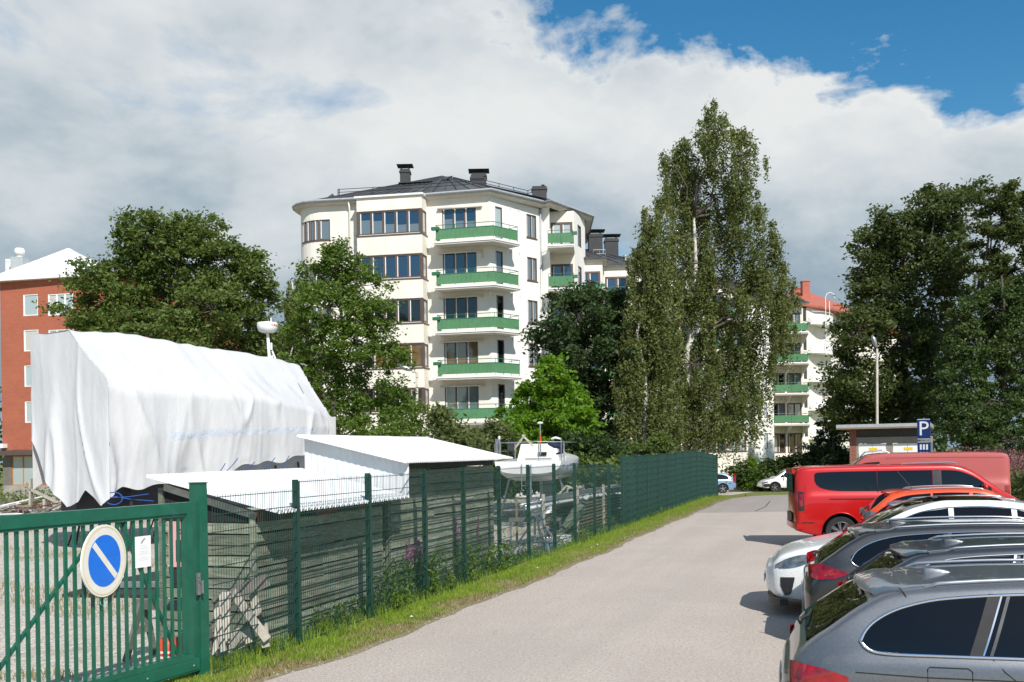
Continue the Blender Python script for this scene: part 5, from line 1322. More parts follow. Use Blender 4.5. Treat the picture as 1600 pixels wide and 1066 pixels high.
# the tall shed behind it
sh2, a2, b2, c2, d2, A2, B2, zw2 = shed('tall_shed', 'taller weathered board shed with a big white corrugated roof, beside the fence', 15.95, 20.95, 1.9, 2.26, 2.72, .40, (fx(16), 16, 0))
roof_plane(sh2, A2 - fence_dir * .1, B2, 1.95, 2.28, 2.75, 6)
mb = MB(); gA = a2 - fence_dir * .10 + fence_n * .39; gD = gA + pL * 1.9
corr(mb, gD + Vector((0, 0, 1.72)), gA + Vector((0, 0, 1.72)), gA + Vector((0, 0, 2.285)), gD + Vector((0, 0, 2.73)), pitch=.12, amp=.004); mb.build('gable_sheet', M['sheet_white'], sh2)
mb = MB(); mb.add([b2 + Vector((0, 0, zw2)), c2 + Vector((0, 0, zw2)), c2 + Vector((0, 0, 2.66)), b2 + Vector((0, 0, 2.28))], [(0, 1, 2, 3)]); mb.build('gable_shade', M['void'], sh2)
mb = MB(); mb.add([a2 + Vector((0, 0, zw2)) + fence_n * .01, b2 + Vector((0, 0, zw2)) + fence_n * .01, b2 + Vector((0, 0, 2.29)) + fence_n * .01, a2 + Vector((0, 0, 2.29)) + fence_n * .01], [(0, 1, 2, 3)]); mb.build('eave_board', M['dark_siding'], sh2)
mb = MB(); p, q = a2.lerp(b2, .3) + fence_n * .03, a2.lerp(b2, .75) + fence_n * .03; mb.beam(p + Vector((0, 0, 1.50)), q + Vector((0, 0, 1.53)), .02, .06); mb.build('batten', M['wood_pale'], sh2)

# pink cabinet on the shed's end wall, black box below it
def front_at(px, dy=0.0):                              # point on the low shed's end wall below image column px
    best = None
    for i in range(401):
        t = i / 400; p = a.lerp(d, t); 
        q = (p.x / p.y) * FP + PX
        if best is None or abs(q - px) < best[0]: best = (abs(q - px), p, t)
    return best[1]
nf = -fence_dir
p0, p1 = front_at(299), front_at(269)
w_ = Wall(p1, p0)
pk = thing('pink_cabinet', 'pale pink wall cabinet with a dark slot, behind the gate bars', 'cabinet', (p0.x, p0.y, .9))
mb = MB(); w_.bar(mb, 0, w_.L, 1.02, 1.60, .02, .10); mb.build('case', M['pink'], pk)
mb = MB(); w_.bar(mb, w_.L * .38, w_.L * .8, 1.09, 1.37, .1005, .106); mb.build('dark_slot', M['steel_dark'], pk)
mb = MB(); mb.tube([w_.P(w_.L * .55 + .035 * math.cos(t), 1.48 + .035 * math.sin(t), .104) for t in np.linspace(0, 6.28, 13)[:-1]], .006, 5, closed=True); mb.build('key_ring', M['steel_dark'], pk)
mb = MB(); w_.bar(mb, .03, w_.L, .83, .99, .02, .09); o = mb.build('meter_box', M['blackplastic']); tag(o, 'small black box on the shed wall right under the pink cabinet', 'box')

def trestle(loc, rz, label, mat, L=1.1, h=.75, sp=.34):
    t = thing('trestle', label, 'trestle', loc, rz); ORG[t.name] = Vector((0, 0, 0))
    mb = MB(); mb.box(-L / 2, L / 2, -.05, .05, h - .12, h); mb.build('beam', M[mat], t)
    for sx in (-1, 1):
        for sy in (-1, 1):
            mb = MB(); mb.beam((sx * L * .42, sy * .03, h - .05), (sx * L * .48, sy * sp, .0), .09, .035, up=(1, 0, 0)); mb.build('leg', M[mat], t)
        mb = MB(); mb.box(sx * L * .45 - .02, sx * L * .45 + .02, -sp * .6, sp * .6, h * .42, h * .42 + .09); mb.build('crosspiece', M[mat], t)
    return t
wa = math.atan2((d - a).y, (d - a).x)
p = atg(268, 12.0); trestle(p, wa, 'grey sawhorse behind the gate, in front of the pink cabinet', 'wood_old', L=.95, h=.72, sp=.26)
# leaning pale boards and a white trestle between fence and shed end
tr = thing('broken_trestle', 'pale broken timber frame leaning on the shed end, just right of the gate post', 'timber frame', atg(378, 12.0))
def pl(px, py, Y): return at(px, py, Y)
for (x0, y0, x1, y1, w2, Y) in ((352, 925, 350, 1005, .13, 11.75), (363, 924, 418, 1000, .10, 11.9), (394, 925, 404, 962, .10, 12.1), (338, 950, 350, 1020, .07, 11.6), (344, 948, 336, 1024, .06, 11.65), (362, 990, 372, 1010, .22, 12.05), (378, 988, 384, 1010, .2, 12.1), (412, 975, 416, 1012, .09, 11.95)):
    mb = MB(); mb.beam(pl(x0, y0, Y), pl(x1, y1, Y - .12), w2, .03, up=(0, 1, 0)); mb.build('board', M['wood_pale'], tr)
mb = MB(); mb.beam(pl(334, 945, 11.8), pl(418, 905, 12.1), .05, .16); mb.build('crossbeam', M['wood_old'], tr)
# orange canister
p = atg(265, 11.7); cn = thing('canister', 'orange-red canister with white bands on the gravel behind the gate', 'canister', p); ORG[cn.name] = Vector(p)
mb = MB(); mb.lathe([(0, 0), (.13, 0), (.14, .03), (.14, .27), (.11, .31), (.05, .33), (.045, .38), (0, .38)], p, 20); mb.build('body', M['orange'], cn, smooth=True)
for z in (.1, .16):
    mb = MB(); mb.lathe([(.1405, z), (.143, z), (.143, z + .025), (.1405, z + .025)], p, 20); mb.build('band', M['white_paint'], cn)
mb = MB(); mb.lathe([(0, .38), (.03, .38), (.03, .43), (0, .43)], p, 10); mb.build('cap', M['white_paint'], cn)
p = atg(290, 11.75); cn = thing('orange_bucket', 'second orange vessel lying beside the canister, behind the last gate bars', 'bucket', p)
mb = MB(); mb.lathe([(0, -.17), (.15, -.17), (.18, .15), (.165, .16), (.14, -.13), (0, -.13)], (p.x, p.y, .19), 20, axis='y'); mb.build('shell', M['orange'], cn, smooth=True)

# black sheet added to stand for a ground shadow, with a beam on it
pts = [atg(97, 18.3) + Vector((0, -.4, 0))]
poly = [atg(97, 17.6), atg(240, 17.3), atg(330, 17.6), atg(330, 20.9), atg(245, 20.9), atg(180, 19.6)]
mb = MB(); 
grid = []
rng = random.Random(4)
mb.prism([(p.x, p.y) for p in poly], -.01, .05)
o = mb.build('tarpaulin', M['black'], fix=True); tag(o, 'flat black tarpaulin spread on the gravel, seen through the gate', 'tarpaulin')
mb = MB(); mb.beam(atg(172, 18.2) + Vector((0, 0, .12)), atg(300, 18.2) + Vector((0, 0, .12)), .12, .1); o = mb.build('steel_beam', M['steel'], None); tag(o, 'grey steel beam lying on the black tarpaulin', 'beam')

# ================================================================== THE COVERED BOAT
NL = Vector((-10.38, 25.5, 0)); e1 = Vector((.53, .85, 0)).normalized(); e2 = Vector((-.85, .53, 0)).normalized()
BW, BL = 3.2, 8.55
cb = thing('covered_boat', 'large boat on shores under a white tarpaulin, radar dome at its stern', 'boat', NL + e2 * 1.6)
from mathutils import noise as mnoise
def fold(s, z, k):
    w = s + .35 * mnoise.noise((s * .35 + k, z * .5, 3.3 + k)) + .10 * (z - 3) * mnoise.noise((s * .22, 1.7 + k, 0.4))
    a_ = mnoise.noise((w * .85, z * .12 + k, 1.3)); b_ = 1 - abs(mnoise.noise((w * 1.9, z * .16, 7.1 + k))) * 2.6; c_ = 1 - abs(mnoise.noise((w * .8 + 9, z * .22, 2.1 + k))) * 3.5
    d_ = mnoise.noise((w * 4.5, z * .9, 4.4))
    return a_ * 1.1 + max(0, b_) ** 3 * .22 + max(0, c_) ** 4 * 1.0 + d_ * .10 - .2
def fold_old(s, z, k):
    f = math.sin(s * 5.1 + 1.1 * math.sin(z * 1.3 + k)) * .5 + math.sin(s * 11.3 + 2.0 * math.sin(z * .9 + 2 * k)) * .35 + math.sin(s * 2.1 + z * .8 + k) * .5
    c = 1 - abs(math.sin(s * 3.1 + .5 * math.sin(z * 1.7) + k)); return f * .55 + (c ** 3) * 1.3 - .3
tv = []; tf = []
tt = [0, .5, 1.6, 2.6, 4.2, 5.6, 7.4, 8.55]
f_ = lambda ys: (lambda t: float(np.interp(t, tt, ys)))
zbot = f_([1.30, 1.60, 1.72, 1.86, 2.05, 2.22, 2.45, 2.75]); zsh = f_([4.55, 4.45, 4.40, 4.42, 4.40, 4.34, 4.12, 3.92])
zrd = f_([5.82, 5.84, 5.90, 5.86, 5.78, 5.72, 5.66, 5.45]); zfs = f_([5.86, 5.7, 5.0, 4.6, 4.4, 4.34, 4.12, 3.92])
nt_, rows_n = 150, 64
mb = MB(); V = []
def sec(t, w):
    """w from 0 (near bottom edge) to 1 (far bottom edge)"""
    # control polygon across: near bottom, near shoulder, ridge, far shoulder, far bottom
    hw = BW / 2 * (1 if t < 6.8 else 1 - .16 * ((t - 6.8) / 1.75) ** 2)
    flare = .0
    pts = [(-hw + .05, zbot(t)), (-hw - .05, (zbot(t) + zsh(t)) / 2), (-hw - .02, zsh(t) - .25), (-hw + .14, zsh(t)), (-hw * .5, (zsh(t) + zrd(t)) / 2 - .09), (-.1, zrd(t) - .02), (0, zrd(t)), (.1, zrd(t) - .02), (hw * .55, (zfs(t) + zrd(t)) / 2 - .05), (hw - .1, zfs(t)), (hw, zfs(t) - .3), (hw, zbot(t) + .3)]
    ws = [0, .17, .30, .36, .46, .535, .55, .565, .66, .75, .82, 1.0]
    x = float(np.interp(w, ws, [p[0] for p in pts])); z = float(np.interp(w, ws, [p[1] for p in pts])); return x, z
for i in range(nt_ + 1):
    t = BL * i / nt_
    for j in range(rows_n + 1):
        w = j / rows_n; x, z = sec(t, w)
        p = NL + e1 * t + e2 * (x + BW / 2)
        if w < .34:
            k = min(1, (.36 - w) / .2); A = (.04 + .075 * k); dd = fold(t, z, 0.0) * A
            p -= e2 * dd; 
            if w < .03: z += .10 * math.sin(t * 4.3) * math.sin(t * 1.7 + .5)
        else:
            ridge_k = math.exp(-((w - .55) / .12) ** 2)
            z += .05 * mnoise.noise((t * 2.2 + w * 3, w * 7, 1.0)) + .09 * mnoise.noise((t * .8 - w * 4, w * 3, 5.0)) * (1 - ridge_k * .6)
        V.append((p.x, p.y, z))
FQ = [(i * (rows_n + 1) + j, (i + 1) * (rows_n + 1) + j, (i + 1) * (rows_n + 1) + j + 1, i * (rows_n + 1) + j + 1) for i in range(nt_) for j in range(rows_n)]
band_ = lambda q: 1.9 < (q[0] // (rows_n + 1)) * BL / nt_ < 7.8 and (q[0] % (rows_n + 1)) in (9, 10)
mb.add(V, [q for q in FQ if not band_(q)]); nb_ = len(mb.v) - len(V); mb.f += [tuple(nb_ + i for i in q) for q in FQ if band_(q)]; mb.m += [1] * sum(1 for q in FQ if band_(q))
# end faces hang from the outline; the near one drapes down towards the ground in two points
def endface(t, sgn, bottomf):
    nu, nv = 70, 40; V = []
    for i in range(nu + 1):
        u = i / nu; w0 = .30 + .52 * u if sgn < 0 else .30 + .52 * u
        x, zt_ = sec(t, w0)
        if i == 0: x, zt_ = sec(t, .02)[0], sec(t, .30)[1]
        xx = -BW / 2 + BW * u; 
        # top height at this lateral position
        best = min((abs(sec(t, q)[0] - xx * .985), sec(t, q)[1]) for q in np.linspace(.3, .82, 60)); zt_ = best[1]
        zb_ = bottomf(u)
        for j in range(nv + 1):
            v = j / nv; z = zb_ + (zt_ - zb_) * v
            edge = math.sin(math.pi * u) ** .5
            o = fold(u * 3.2 + 5, z, 1.4) * (.02 + .13 * (1 - v)) * edge + .22 * (1 - v) * edge - (.0)
            xx2 = -BW / 2 - .10 + (BW + .12) * u; p = NL + e1 * (t - o if sgn < 0 else t + o * .6) + e2 * (xx2 + BW / 2)
            inn = (1 - v) ** 2 * (bottomf(u) < 1.7) * 0
            V.append((p.x, p.y, z))
    f = [(i * (nv + 1) + j, i * (nv + 1) + j + 1, (i + 1) * (nv + 1) + j + 1, (i + 1) * (nv + 1) + j) for i in range(nu) for j in range(nv)]
    mb.add(V, f)
endface(0.0, -1, lambda u: float(np.interp(u, [0, .06, .14, .24, .34, .44, .50, .58, .68, .8, .93, 1], [1.40, 1.2, 1.42, 1.62, 1.30, 1.20, 1.16, 1.45, 1.75, 2.3, 2.95, 3.15])))
endface(BL, 1, lambda u: 2.75 + .1 * math.sin(u * 9))
cover = mb.build('cover', [M['tarp'], M['stripe_through']], cb, smooth=True)
# the hull below, keel and shores
mb = MB(); V = []; ni, nj = 30, 14
for i in range(ni + 1):
    t = .5 + (BL - .6) * i / ni; f = i / ni; hw = 1.42 * (math.sin(math.pi * (.14 + .62 * f)) ** .7); zt_ = 3.0 + .5 * f; zb_ = 1.05 + .75 * f ** 1.5
    for j in range(nj + 1):
        a_ = math.pi * j / nj; V.append(NL + e1 * t + e2 * (BW / 2 - hw * math.cos(a_) * (abs(math.cos(a_)) ** -.35 if abs(math.cos(a_)) > 1e-3 else 0)) + Vector((0, 0, zt_ - (zt_ - zb_) * math.sin(a_) ** .8)))
mb.add(V, [(i * (nj + 1) + j, i * (nj + 1) + j + 1, (i + 1) * (nj + 1) + j + 1, (i + 1) * (nj + 1) + j) for i in range(ni) for j in range(nj)], 0)
hull = mb.build('hull', [M['hull_grey']], cb, smooth=True, fix=True)
mb = MB(); c0 = NL + e1 * 1.0 + e2 * 1.6
mb.prism([(NL + e1 * t + e2 * q).xy[:] for (t, q) in ((.5, .5), (5.6, .55), (5.9, 1.6), (5.6, 2.65), (.5, 2.7), (.2, 1.6))], .85, 1.75); mb.build('dark_underside', M['hull_dark'], hull, fix=True)
mb = MB(); mb.prism([(NL + e1 * t + e2 * q).xy[:] for (t, q) in ((3.9, 1.5), (6.0, 1.45), (6.2, 1.6), (6.0, 1.75), (3.9, 1.7))], .12, 1.2); mb.build('keel', M['hull_dark'], hull, fix=True)
for (t, q, tq, tz) in ((.9, .1, .45, 1.7), (3.4, -.15, .35, 1.8), (6.2, -.1, .4, 2.1), (1.2, 3.1, 2.7, 1.7), (4.0, 3.3, 2.8, 1.8), (7.3, .2, .5, 2.2)):
    mb = MB(); A_ = NL + e1 * t + e2 * q; B_ = NL + e1 * (t + .1) + e2 * tq + Vector((0, 0, tz)); mb.tube([A_, B_], .035, 6)
    mb.tube([NL + e1 * (t - .35) + e2 * (q - .15), NL + e1 * (t + .05) + e2 * ((q + tq) / 2) + Vector((0, 0, tz * .6))], .025, 6); mb.build('shore', M['steel_dark'], cb)
for t in (1.6, 4.6, 6.0):
    mb = MB(); q = NL + e1 * t + e2 * 1.6; mb.beam(q + e2 * -.55 + Vector((0, 0, .07)), q + e2 * .55 + Vector((0, 0, .07)), .22, .14); o = mb.build('support_block', M['wood_old'], cb)
mb = MB()
for i, (xa, ya, xb, yb, Y) in enumerate(((168, 778, 232, 772, 25.6), (172, 775, 240, 783, 25.7), (352, 738, 372, 716, 28.6), (375, 742, 398, 722, 29.0), (412, 735, 430, 715, 30.0), (438, 735, 452, 712, 30.5), (340, 741, 352, 724, 28.2))):
    mb.tube([at(xa, ya, Y), at((xa + xb) / 2, (ya + yb) / 2 + 1.5, Y), at(xb, yb, Y)], .012, 5)
p = at(178, 779, 25.5); mb.tube([p + Vector((.22 * math.cos(t), 0, .16 * math.sin(t))) for t in np.linspace(0, 6.28, 14)[:-1]], .014, 5, closed=True)
mb.build('lashing_rope', M['rope_blue'], cb)
# radar dome on its pole at the stern
rp = at(421, 560, 33.0); rt = at(418, 519, 33.0)
mb = MB(); mb.tube([rp - Vector((0, 0, .6)), rp, rt], [.055, .055, .045], 10); pole = mb.build('radar_pole', M['white_paint'], cb, smooth=True)
mb = MB(); mb.lathe([(0, -.02), (.2, -.02), (.29, .03), (.335, .14), (.34, .28), (.32, .31), (.16, .335), (0, .34)], rt, 32); mb.build('radar_dome', M['gelcoat'], pole, smooth=True)
mb = MB(); q = at(425, 548, 32.95); mb.tube([q, q + Vector((.22, 0, -.55))], .03, 6); mb.build('stay', M['white_paint'], pole)
mb = MB(); q = at(424, 541, 32.9); mb.lathe([(0, -.12), (.035, -.12), (.035, .1), (0, .12)], q, 8); mb.lathe([(0, -.12), (.035, -.12), (.035, .1), (0, .12)], q + Vector((.02, 0, -.42)), 8); mb.build('lamp_holder', M['white_paint'], pole)
mb = MB(); q = rt + Vector((.12, 0, .34)); mb.tube([q, q + Vector((0, 0, .13))], .02, 6); mb.build('antenna_stub', M['white_paint'], pole)
a0 = math.radians(-52)                                 # red lettering on the side of the dome
for i, ch in enumerate('FURUNO'):
    an = a0 + i * .155; r_ = .344
    o = text(ch, .095, pole, Vector((rt.x + r_ * math.cos(an), rt.y + r_ * math.sin(an), rt.z + .2)) - ORG[pole.name], (R90, 0, an + R90), M['redprint'])
mb = MB(); mb.tube([at(480, 571, 31.5), at(470, 568, 32.0)], .02, 5); mb.build('boathook', M['steel'], cb)

# ================================================================== THE WHITE SAILBOAT BEHIND THE FENCE
sb_o = atg(826, 31.5); sb = thing('sailboat', 'white sailboat on a stand behind the fence, crossed timbers on its deck', 'sailboat', sb_o)
hd = Vector((.20, .98, 0)).normalized(); hs_ = Vector((.98, -.20, 0)).normalized()
def sp(t, x, z): return sb_o + hd * t + hs_ * x + Vector((0, 0, z))
mb = MB(); V = []; ni, nj = 26, 14
for i in range(ni + 1):
    f = i / ni; t = 7.6 * f; hw = 1.22 * (1 - (max(0, f - .25) / .75) ** 2.1) * (.86 + .14 * min(1, f / .25)) + .015; zt_ = 2.12 + .25 * f * f; zb_ = 1.45 + .0 * f if f > .12 else 1.72 - .27 * (f / .12) ** .6
    zb_ = zb_ + (max(0, f - .6) / .4) ** 2 * .6
    for j in range(nj + 1):
        an = math.pi * j / nj; cx = -math.cos(an); cx = math.copysign(abs(cx) ** .6, cx); V.append(sp(t, hw * cx, zt_ - (zt_ - zb_) * math.sin(an) ** .75))
mb.add(V, [(i * (nj + 1) + j, i * (nj + 1) + j + 1, (i + 1) * (nj + 1) + j + 1, (i + 1) * (nj + 1) + j) for i in range(ni) for j in range(nj)])
mb.add(V[:nj + 1], [tuple(range(nj + 1))]); mb.add(V, [(i * (nj + 1), (i + 1) * (nj + 1), (i + 1) * (nj + 1) + nj, i * (nj + 1) + nj) for i in range(ni)])
hull = mb.build('hull', M['gelcoat'], sb, smooth=True, angle=50, fix=True)
mb = MB(); mb.add([sp(2.6, -.06, .35), sp(4.3, -.06, .35), sp(4.7, -.06, 1.6), sp(2.4, -.06, 1.6), sp(2.6, .06, .35), sp(4.3, .06, .35), sp(4.7, .06, 1.6), sp(2.4, .06, 1.6)], [(0, 1, 2, 3), (7, 6, 5, 4), (0, 4, 5, 1), (1, 5, 6, 2), (2, 6, 7, 3), (3, 7, 4, 0)]); mb.build('keel', M['hull_grey'], hull)
mb = MB(); mb.add([sp(.0, -.04, .55), sp(.45, -.04, .5), sp(.5, -.04, 1.7), sp(.05, -.04, 2.0), sp(0, .04, .55), sp(.45, .04, .5), sp(.5, .04, 1.7), sp(.05, .04, 2.0)], [(0, 1, 2, 3), (7, 6, 5, 4), (0, 4, 5, 1), (1, 5, 6, 2), (2, 6, 7, 3), (3, 7, 4, 0)]); mb.build('rudder', M['hull_grey'], hull)
mb = MB(); V = [sp(1.9, -.72, 2.1), sp(1.9, .72, 2.1), sp(6.2, .4, 2.2), sp(6.2, -.4, 2.2), sp(2.05, -.6, 2.68), sp(2.05, .6, 2.68), sp(5.4, .34, 2.5), sp(5.4, -.34, 2.5)]
mb.add(V, [(0, 1, 5, 4), (1, 2, 6, 5), (2, 3, 7, 6), (3, 0, 4, 7), (4, 5, 6, 7)]); cab = mb.build('cabin', M['gelcoat'], hull)
mb = MB(); mb.add([sp(1.86, -.42, 2.2), sp(1.86, .5, 2.2), sp(1.99, .44, 2.62), sp(1.99, -.38, 2.62)], [(0, 1, 2, 3)]); mb.build('companionway', M['soffit'], cab)
mb = MB(); mb.add([sp(1.84, .0, 2.28), sp(1.84, .3, 2.28), sp(1.9, .3, 2.4), sp(1.9, .0, 2.4)], [(0, 1, 2, 3)]); mb.build('hatch_window', M['glass_dark'], cab)
for k, (x, z0, z1, r) in enumerate(((-1.05, 2.1, 2.85, .018), (-.45, 2.1, 2.7, .018), (.30, 2.1, 2.72, .018), (1.1, 2.1, 2.75, .018), (-1.18, 2.1, 2.7, .018), (.98, 2.1, 2.85, .014))):
    mb = MB(); mb.tube([sp(.15 + .1 * k, x, z0), sp(.15 + .1 * k, x, z1)], r, 5); mb.build('stanchion', M['alu'], sb)
mb = MB(); mb.tube([sp(.1, -1.05, 2.72), sp(0.0, -.4, 2.72), sp(0, .3, 2.74), sp(.1, 1.1, 2.72), sp(2.4, 1.2, 2.72)], .014, 5); mb.tube([sp(.1, -1.05, 2.45), sp(2.6, -1.2, 2.45)], .012, 5); mb.build('pushpit_rail', M['alu'], sb)
for (xa, ya, xb, yb) in ((820, 680, 802, 704), (816, 680, 833, 697)):
    mb = MB(); mb.beam(at(xa, ya, 32.2), at(xb, yb, 32.3), .06, .06); mb.build('crossed_timber', M['wood_pale'], sb)
mb = MB(); A_ = at(844.5, 711, 32.0); B_ = at(844, 662, 32.0); mb.tube([A_, B_], .022, 6); pl_ = mb.build('antenna_mast', M['alu'], sb)
mb = MB(); mb.lathe([(0, -.02), (.09, .0), (.1, .025), (.06, .055), (0, .06)], B_, 16); mb.build('antenna_dish', M['gelcoat'], pl_, smooth=True)
mb = MB(); q = B_ - Vector((0, 0, .35)); mb.tube([q, q - Vector((0, 0, .3))], .027, 6); mb.build('red_sleeve', M['orange'], pl_)
mb = MB(); c_ = at(779, 700, 31.6); mb.tube([c_ + Vector((.05 * math.cos(t), .0, .28 * math.sin(t))) for t in np.linspace(0, 6.28, 17)[:-1]], .03, 6, closed=True); mb.build('steering_wheel', M['steel'], sb)
mb = MB(); c_ = at(780, 684, 31.7); mb.lathe([(0, -.05), (.035, -.03), (.04, .03), (0, .06)], c_, 10); mb.tube([c_, c_ - Vector((0, 0, .5))], .03, 6); mb.build('stern_light', M['white_paint'], sb)
mb = MB(); c_ = at(798, 699, 31.9); mb.box(c_.x - .11, c_.x + .11, c_.y, c_.y + .03, c_.z - .17, c_.z + .17); mb.build('solar_panel', M['steel_dark'], sb)
mb = MB(); rng = random.Random(2); c_ = at(871, 697, 32.3); V = []
pts_ = [c_ + Vector((-.3, 0, .1)), c_ + Vector((-.1, 0, .02)), c_ + Vector((.06, 0, -.02)), c_ + Vector((.1, 0, .14)), c_ + Vector((.12, 0, -.22)), c_ + Vector((-.05, 0, -.26))]
mb.tube(pts_, [.05, .09, .1, .08, .07, .03], 8); mb.build('navy_sail_bag', M['navy'], sb, smooth=True)
mb = MB(); mb.tube([at(861, 686, 32.2), at(868, 684, 32.2), at(876, 686, 32.2)], [.03, .04, .03], 7); mb.build('white_fender', M['gelcoat'], sb, smooth=True)
mb = MB()
for x in (-.18, .12): mb.tube([sp(-.06, x, 2.05), sp(-.10, x, 1.25), sp(-.03, x, 1.2)], .016, 6)
for z in (1.35, 1.65): mb.tube([sp(-.09, -.18, z), sp(-.09, .12, z)], .012, 5)
mb.build('boarding_ladder', M['alu'], sb)
mb = MB(); V0 = []
for (t0, t1, z) in ((1.2, 3.4, 1.985),):
    n = 8
    for k in range(n + 1):
        f = (t0 + (t1 - t0) * k / n); hw = 1.22 * (1 - (max(0, f / 7.6 - .25) / .75) ** 2.1) * (.86 + .14 * min(1, f / 7.6 / .25)) + .02; V0 += [sp(f, hw, z), sp(f, hw, z + .035)]
    mb.add(V0, [(i * 2, i * 2 + 2, i * 2 + 3, i * 2 + 1) for i in range(n)])
mb.build('blue_stripe', M['blueprint'], hull)
mb = MB()
for k, (t, w_, z) in enumerate(((.25, .28, 1.95), (.25, .05, 1.85), (.34, .05, 1.85), (.43, .05, 1.85), (.52, .04, 1.85), (.8, .16, 1.9), (.82, .12, 1.83))):
    hw = 1.22 * (.86 + .14 * t / 1.9) + .022; mb.add([sp(t, hw, z), sp(t + w_, hw + .006, z), sp(t + w_, hw + .006, z + .05), sp(t, hw, z + .05)], [(0, 1, 2, 3)])
mb.build('hull_lettering', M['blueprint'], hull)
mb = MB()
for (t, x) in ((1.2, -1.0), (1.2, 1.0), (5, -.9), (5, .9)):
    mb.tube([sp(t, x * 1.25, 0), sp(t, x * .8, 1.7)], .035, 6)
for t in (1.2, 5): mb.beam(sp(t, -1.25, .06), sp(t, 1.25, .06), .1, .1)
mb.beam(sp(1.2, 0, .08), sp(5, 0, .08), .12, .12); mb.build('boat_stand', M['steel'], sb)

# ================================================================== STORED TIMBER, MASTS AND TROLLEYS BEHIND THE FENCE
rng = random.Random(21)
def fo(y, off, z): return Vector((fx(y) - off * 1.055, y, z))
st = thing('timber_stack', 'stack of brown planks behind the fence under a bundle of pale masts', 'timber stack', (fx(28) - 1.6, 28, 0))
def tp(px, py, Y): return at(px, py, Y)
for k in range(9):
    for j in range(4):
        o_ = .75 + .24 * j; mb = MB(); mb.beam(fo(28.8 + rng.uniform(-.3, .3), o_, .12 + .095 * k), fo(34.6 + rng.uniform(-.6, .4), o_, .12 + .095 * k), .2, .05); mb.build('plank', M['wood_brown'], st)
for y_ in (25.2, 28.4, 31.4, 34.9):
    mb = MB(); q = fo(y_, .62, 0); mb.beam(q, q + Vector((0, 0, 1.35)), .08, .08, up=(0, 1, 0)); mb.build('rack_post', M['wood_pale'], st)
mr = thing('mast_bundle', 'bundle of aluminium masts wrapped in pale cloth lying on the rack behind the fence', 'masts', (fx(28) - 1.8, 27.5, 1.1))
for k in range(7):
    y0_, y1_ = 24.2 + .3 * k, 36.0 + .3 * k; n = 9; r0_ = .045 + .02 * (k % 2)
    pts_ = [fo(y0_ + (y1_ - y0_) * q / n, .72 + .13 * (k % 4), 1.03 + .12 * (k // 4) + .03 * (k % 2) + .02 * math.sin(q + k)) for q in range(n + 1)]
    mb = MB(); mb.tube(pts_, r0_, 7); mb.build('mast', M['alu' if k % 3 else 'gelcoat'], mr, smooth=True)
mb = MB(); V = []; n, m_ = 26, 6
for i in range(n + 1):
    for j in range(m_ + 1):
        v = j / m_; q = fo(28.5 + 6.5 * i / n, .62 + .6 * v, 1.17 + .10 * math.sin(math.pi * v) + .02 * math.sin(i * 1.3 + j) - .2 * (1 - v) * (1 - .5 * math.sin(i * .9) ** 2)); V.append(q)
mb.add(V, [(i * (m_ + 1) + j, (i + 1) * (m_ + 1) + j, (i + 1) * (m_ + 1) + j + 1, i * (m_ + 1) + j + 1) for i in range(n) for j in range(m_)]); mb.build('wrapping', M['tarp'], mr, smooth=True)
af = thing('a_frame_timbers', 'weathered timber A-frames standing behind the mast bundle', 'timber frame', (fx(30) - 1.2, 30.5, 0))
for (xa, ya, xb, yb, Y) in ((868, 778, 885, 759, 30), (885, 759, 893, 762, 30), (900, 759, 924, 776, 30.4), (893, 762, 918, 780, 30.4), (872, 779, 890, 762, 30.2), (887, 762, 884, 800, 30), (905, 759, 926, 774, 30.6)):
    mb = MB(); mb.beam(tp(xa, ya, Y), tp(xb, yb, Y), .10, .05); mb.build('rafter', M['wood_pale'], af)
for px in (880, 912):
    A_ = atg(px, 30.2); mb = MB(); mb.beam(A_, A_ + Vector((0, 0, 1.4)), .08, .08, up=(0, 1, 0)); mb.build('upright', M['wood_old'], af)
gb = thing('leaning_boards', 'heap of grey-green boards leaning behind the fence, left of the brown planks', 'boards', (fx(25) - .9, 25, 0))
for k in range(9):
    mb = MB(); A_ = fo(25.2 + .1 * k, .45, .05 + .03 * k); B_ = fo(28.6 + .1 * k, .5 + .04 * k, .95 - .1 * (k % 4)); mb.beam(A_, B_, .14, .03); mb.build('board', M['wood_grey'], gb)
tl = thing('boat_trolley', 'aluminium launching trolley tipped on end beside the tall shed, behind the fence', 'trolley', atg(815, 23.4))
for (xa, ya, xb, yb, r) in ((838, 805, 850, 868, .03), (846, 805, 858, 866, .03), (834, 812, 797, 868, .025), (838, 805, 862, 838, .02), (797, 868, 812, 878, .02), (806, 850, 860, 846, .025), (812, 852, 806, 884, .02), (846, 830, 838, 868, .02), (826, 838, 852, 838, .02), (798, 846, 790, 862, .02), (818, 850, 812, 880, .02)):
    mb = MB(); Y = 23.3; mb.tube([tp(xa, ya, Y), tp(xb, yb, Y - .2)], r, 6); mb.build('tube', M['alu'], tl)
for (px, py) in ((794, 852), (855, 840)):
    c_ = tp(px, py, 23.2); mb = MB(); mb.tube([c_ + Vector((.11 * math.cos(t), 0, .11 * math.sin(t))) for t in np.linspace(0, 6.28, 13)[:-1]], .028, 6, closed=True); mb.tube([c_ - Vector((.1, 0, 0)), c_ + Vector((.1, 0, 0))], .012, 5); mb.build('wheel', M['steel'], tl)
dn = thing('upturned_dinghy', 'small pale upturned dinghy hull on the rack, left of the leaning boards', 'dinghy', (fx(26) - 1.7, 26, .7))
mb = MB(); V = []; A_ = tp(830, 806, 26.2); B_ = tp(862, 800, 26.2)
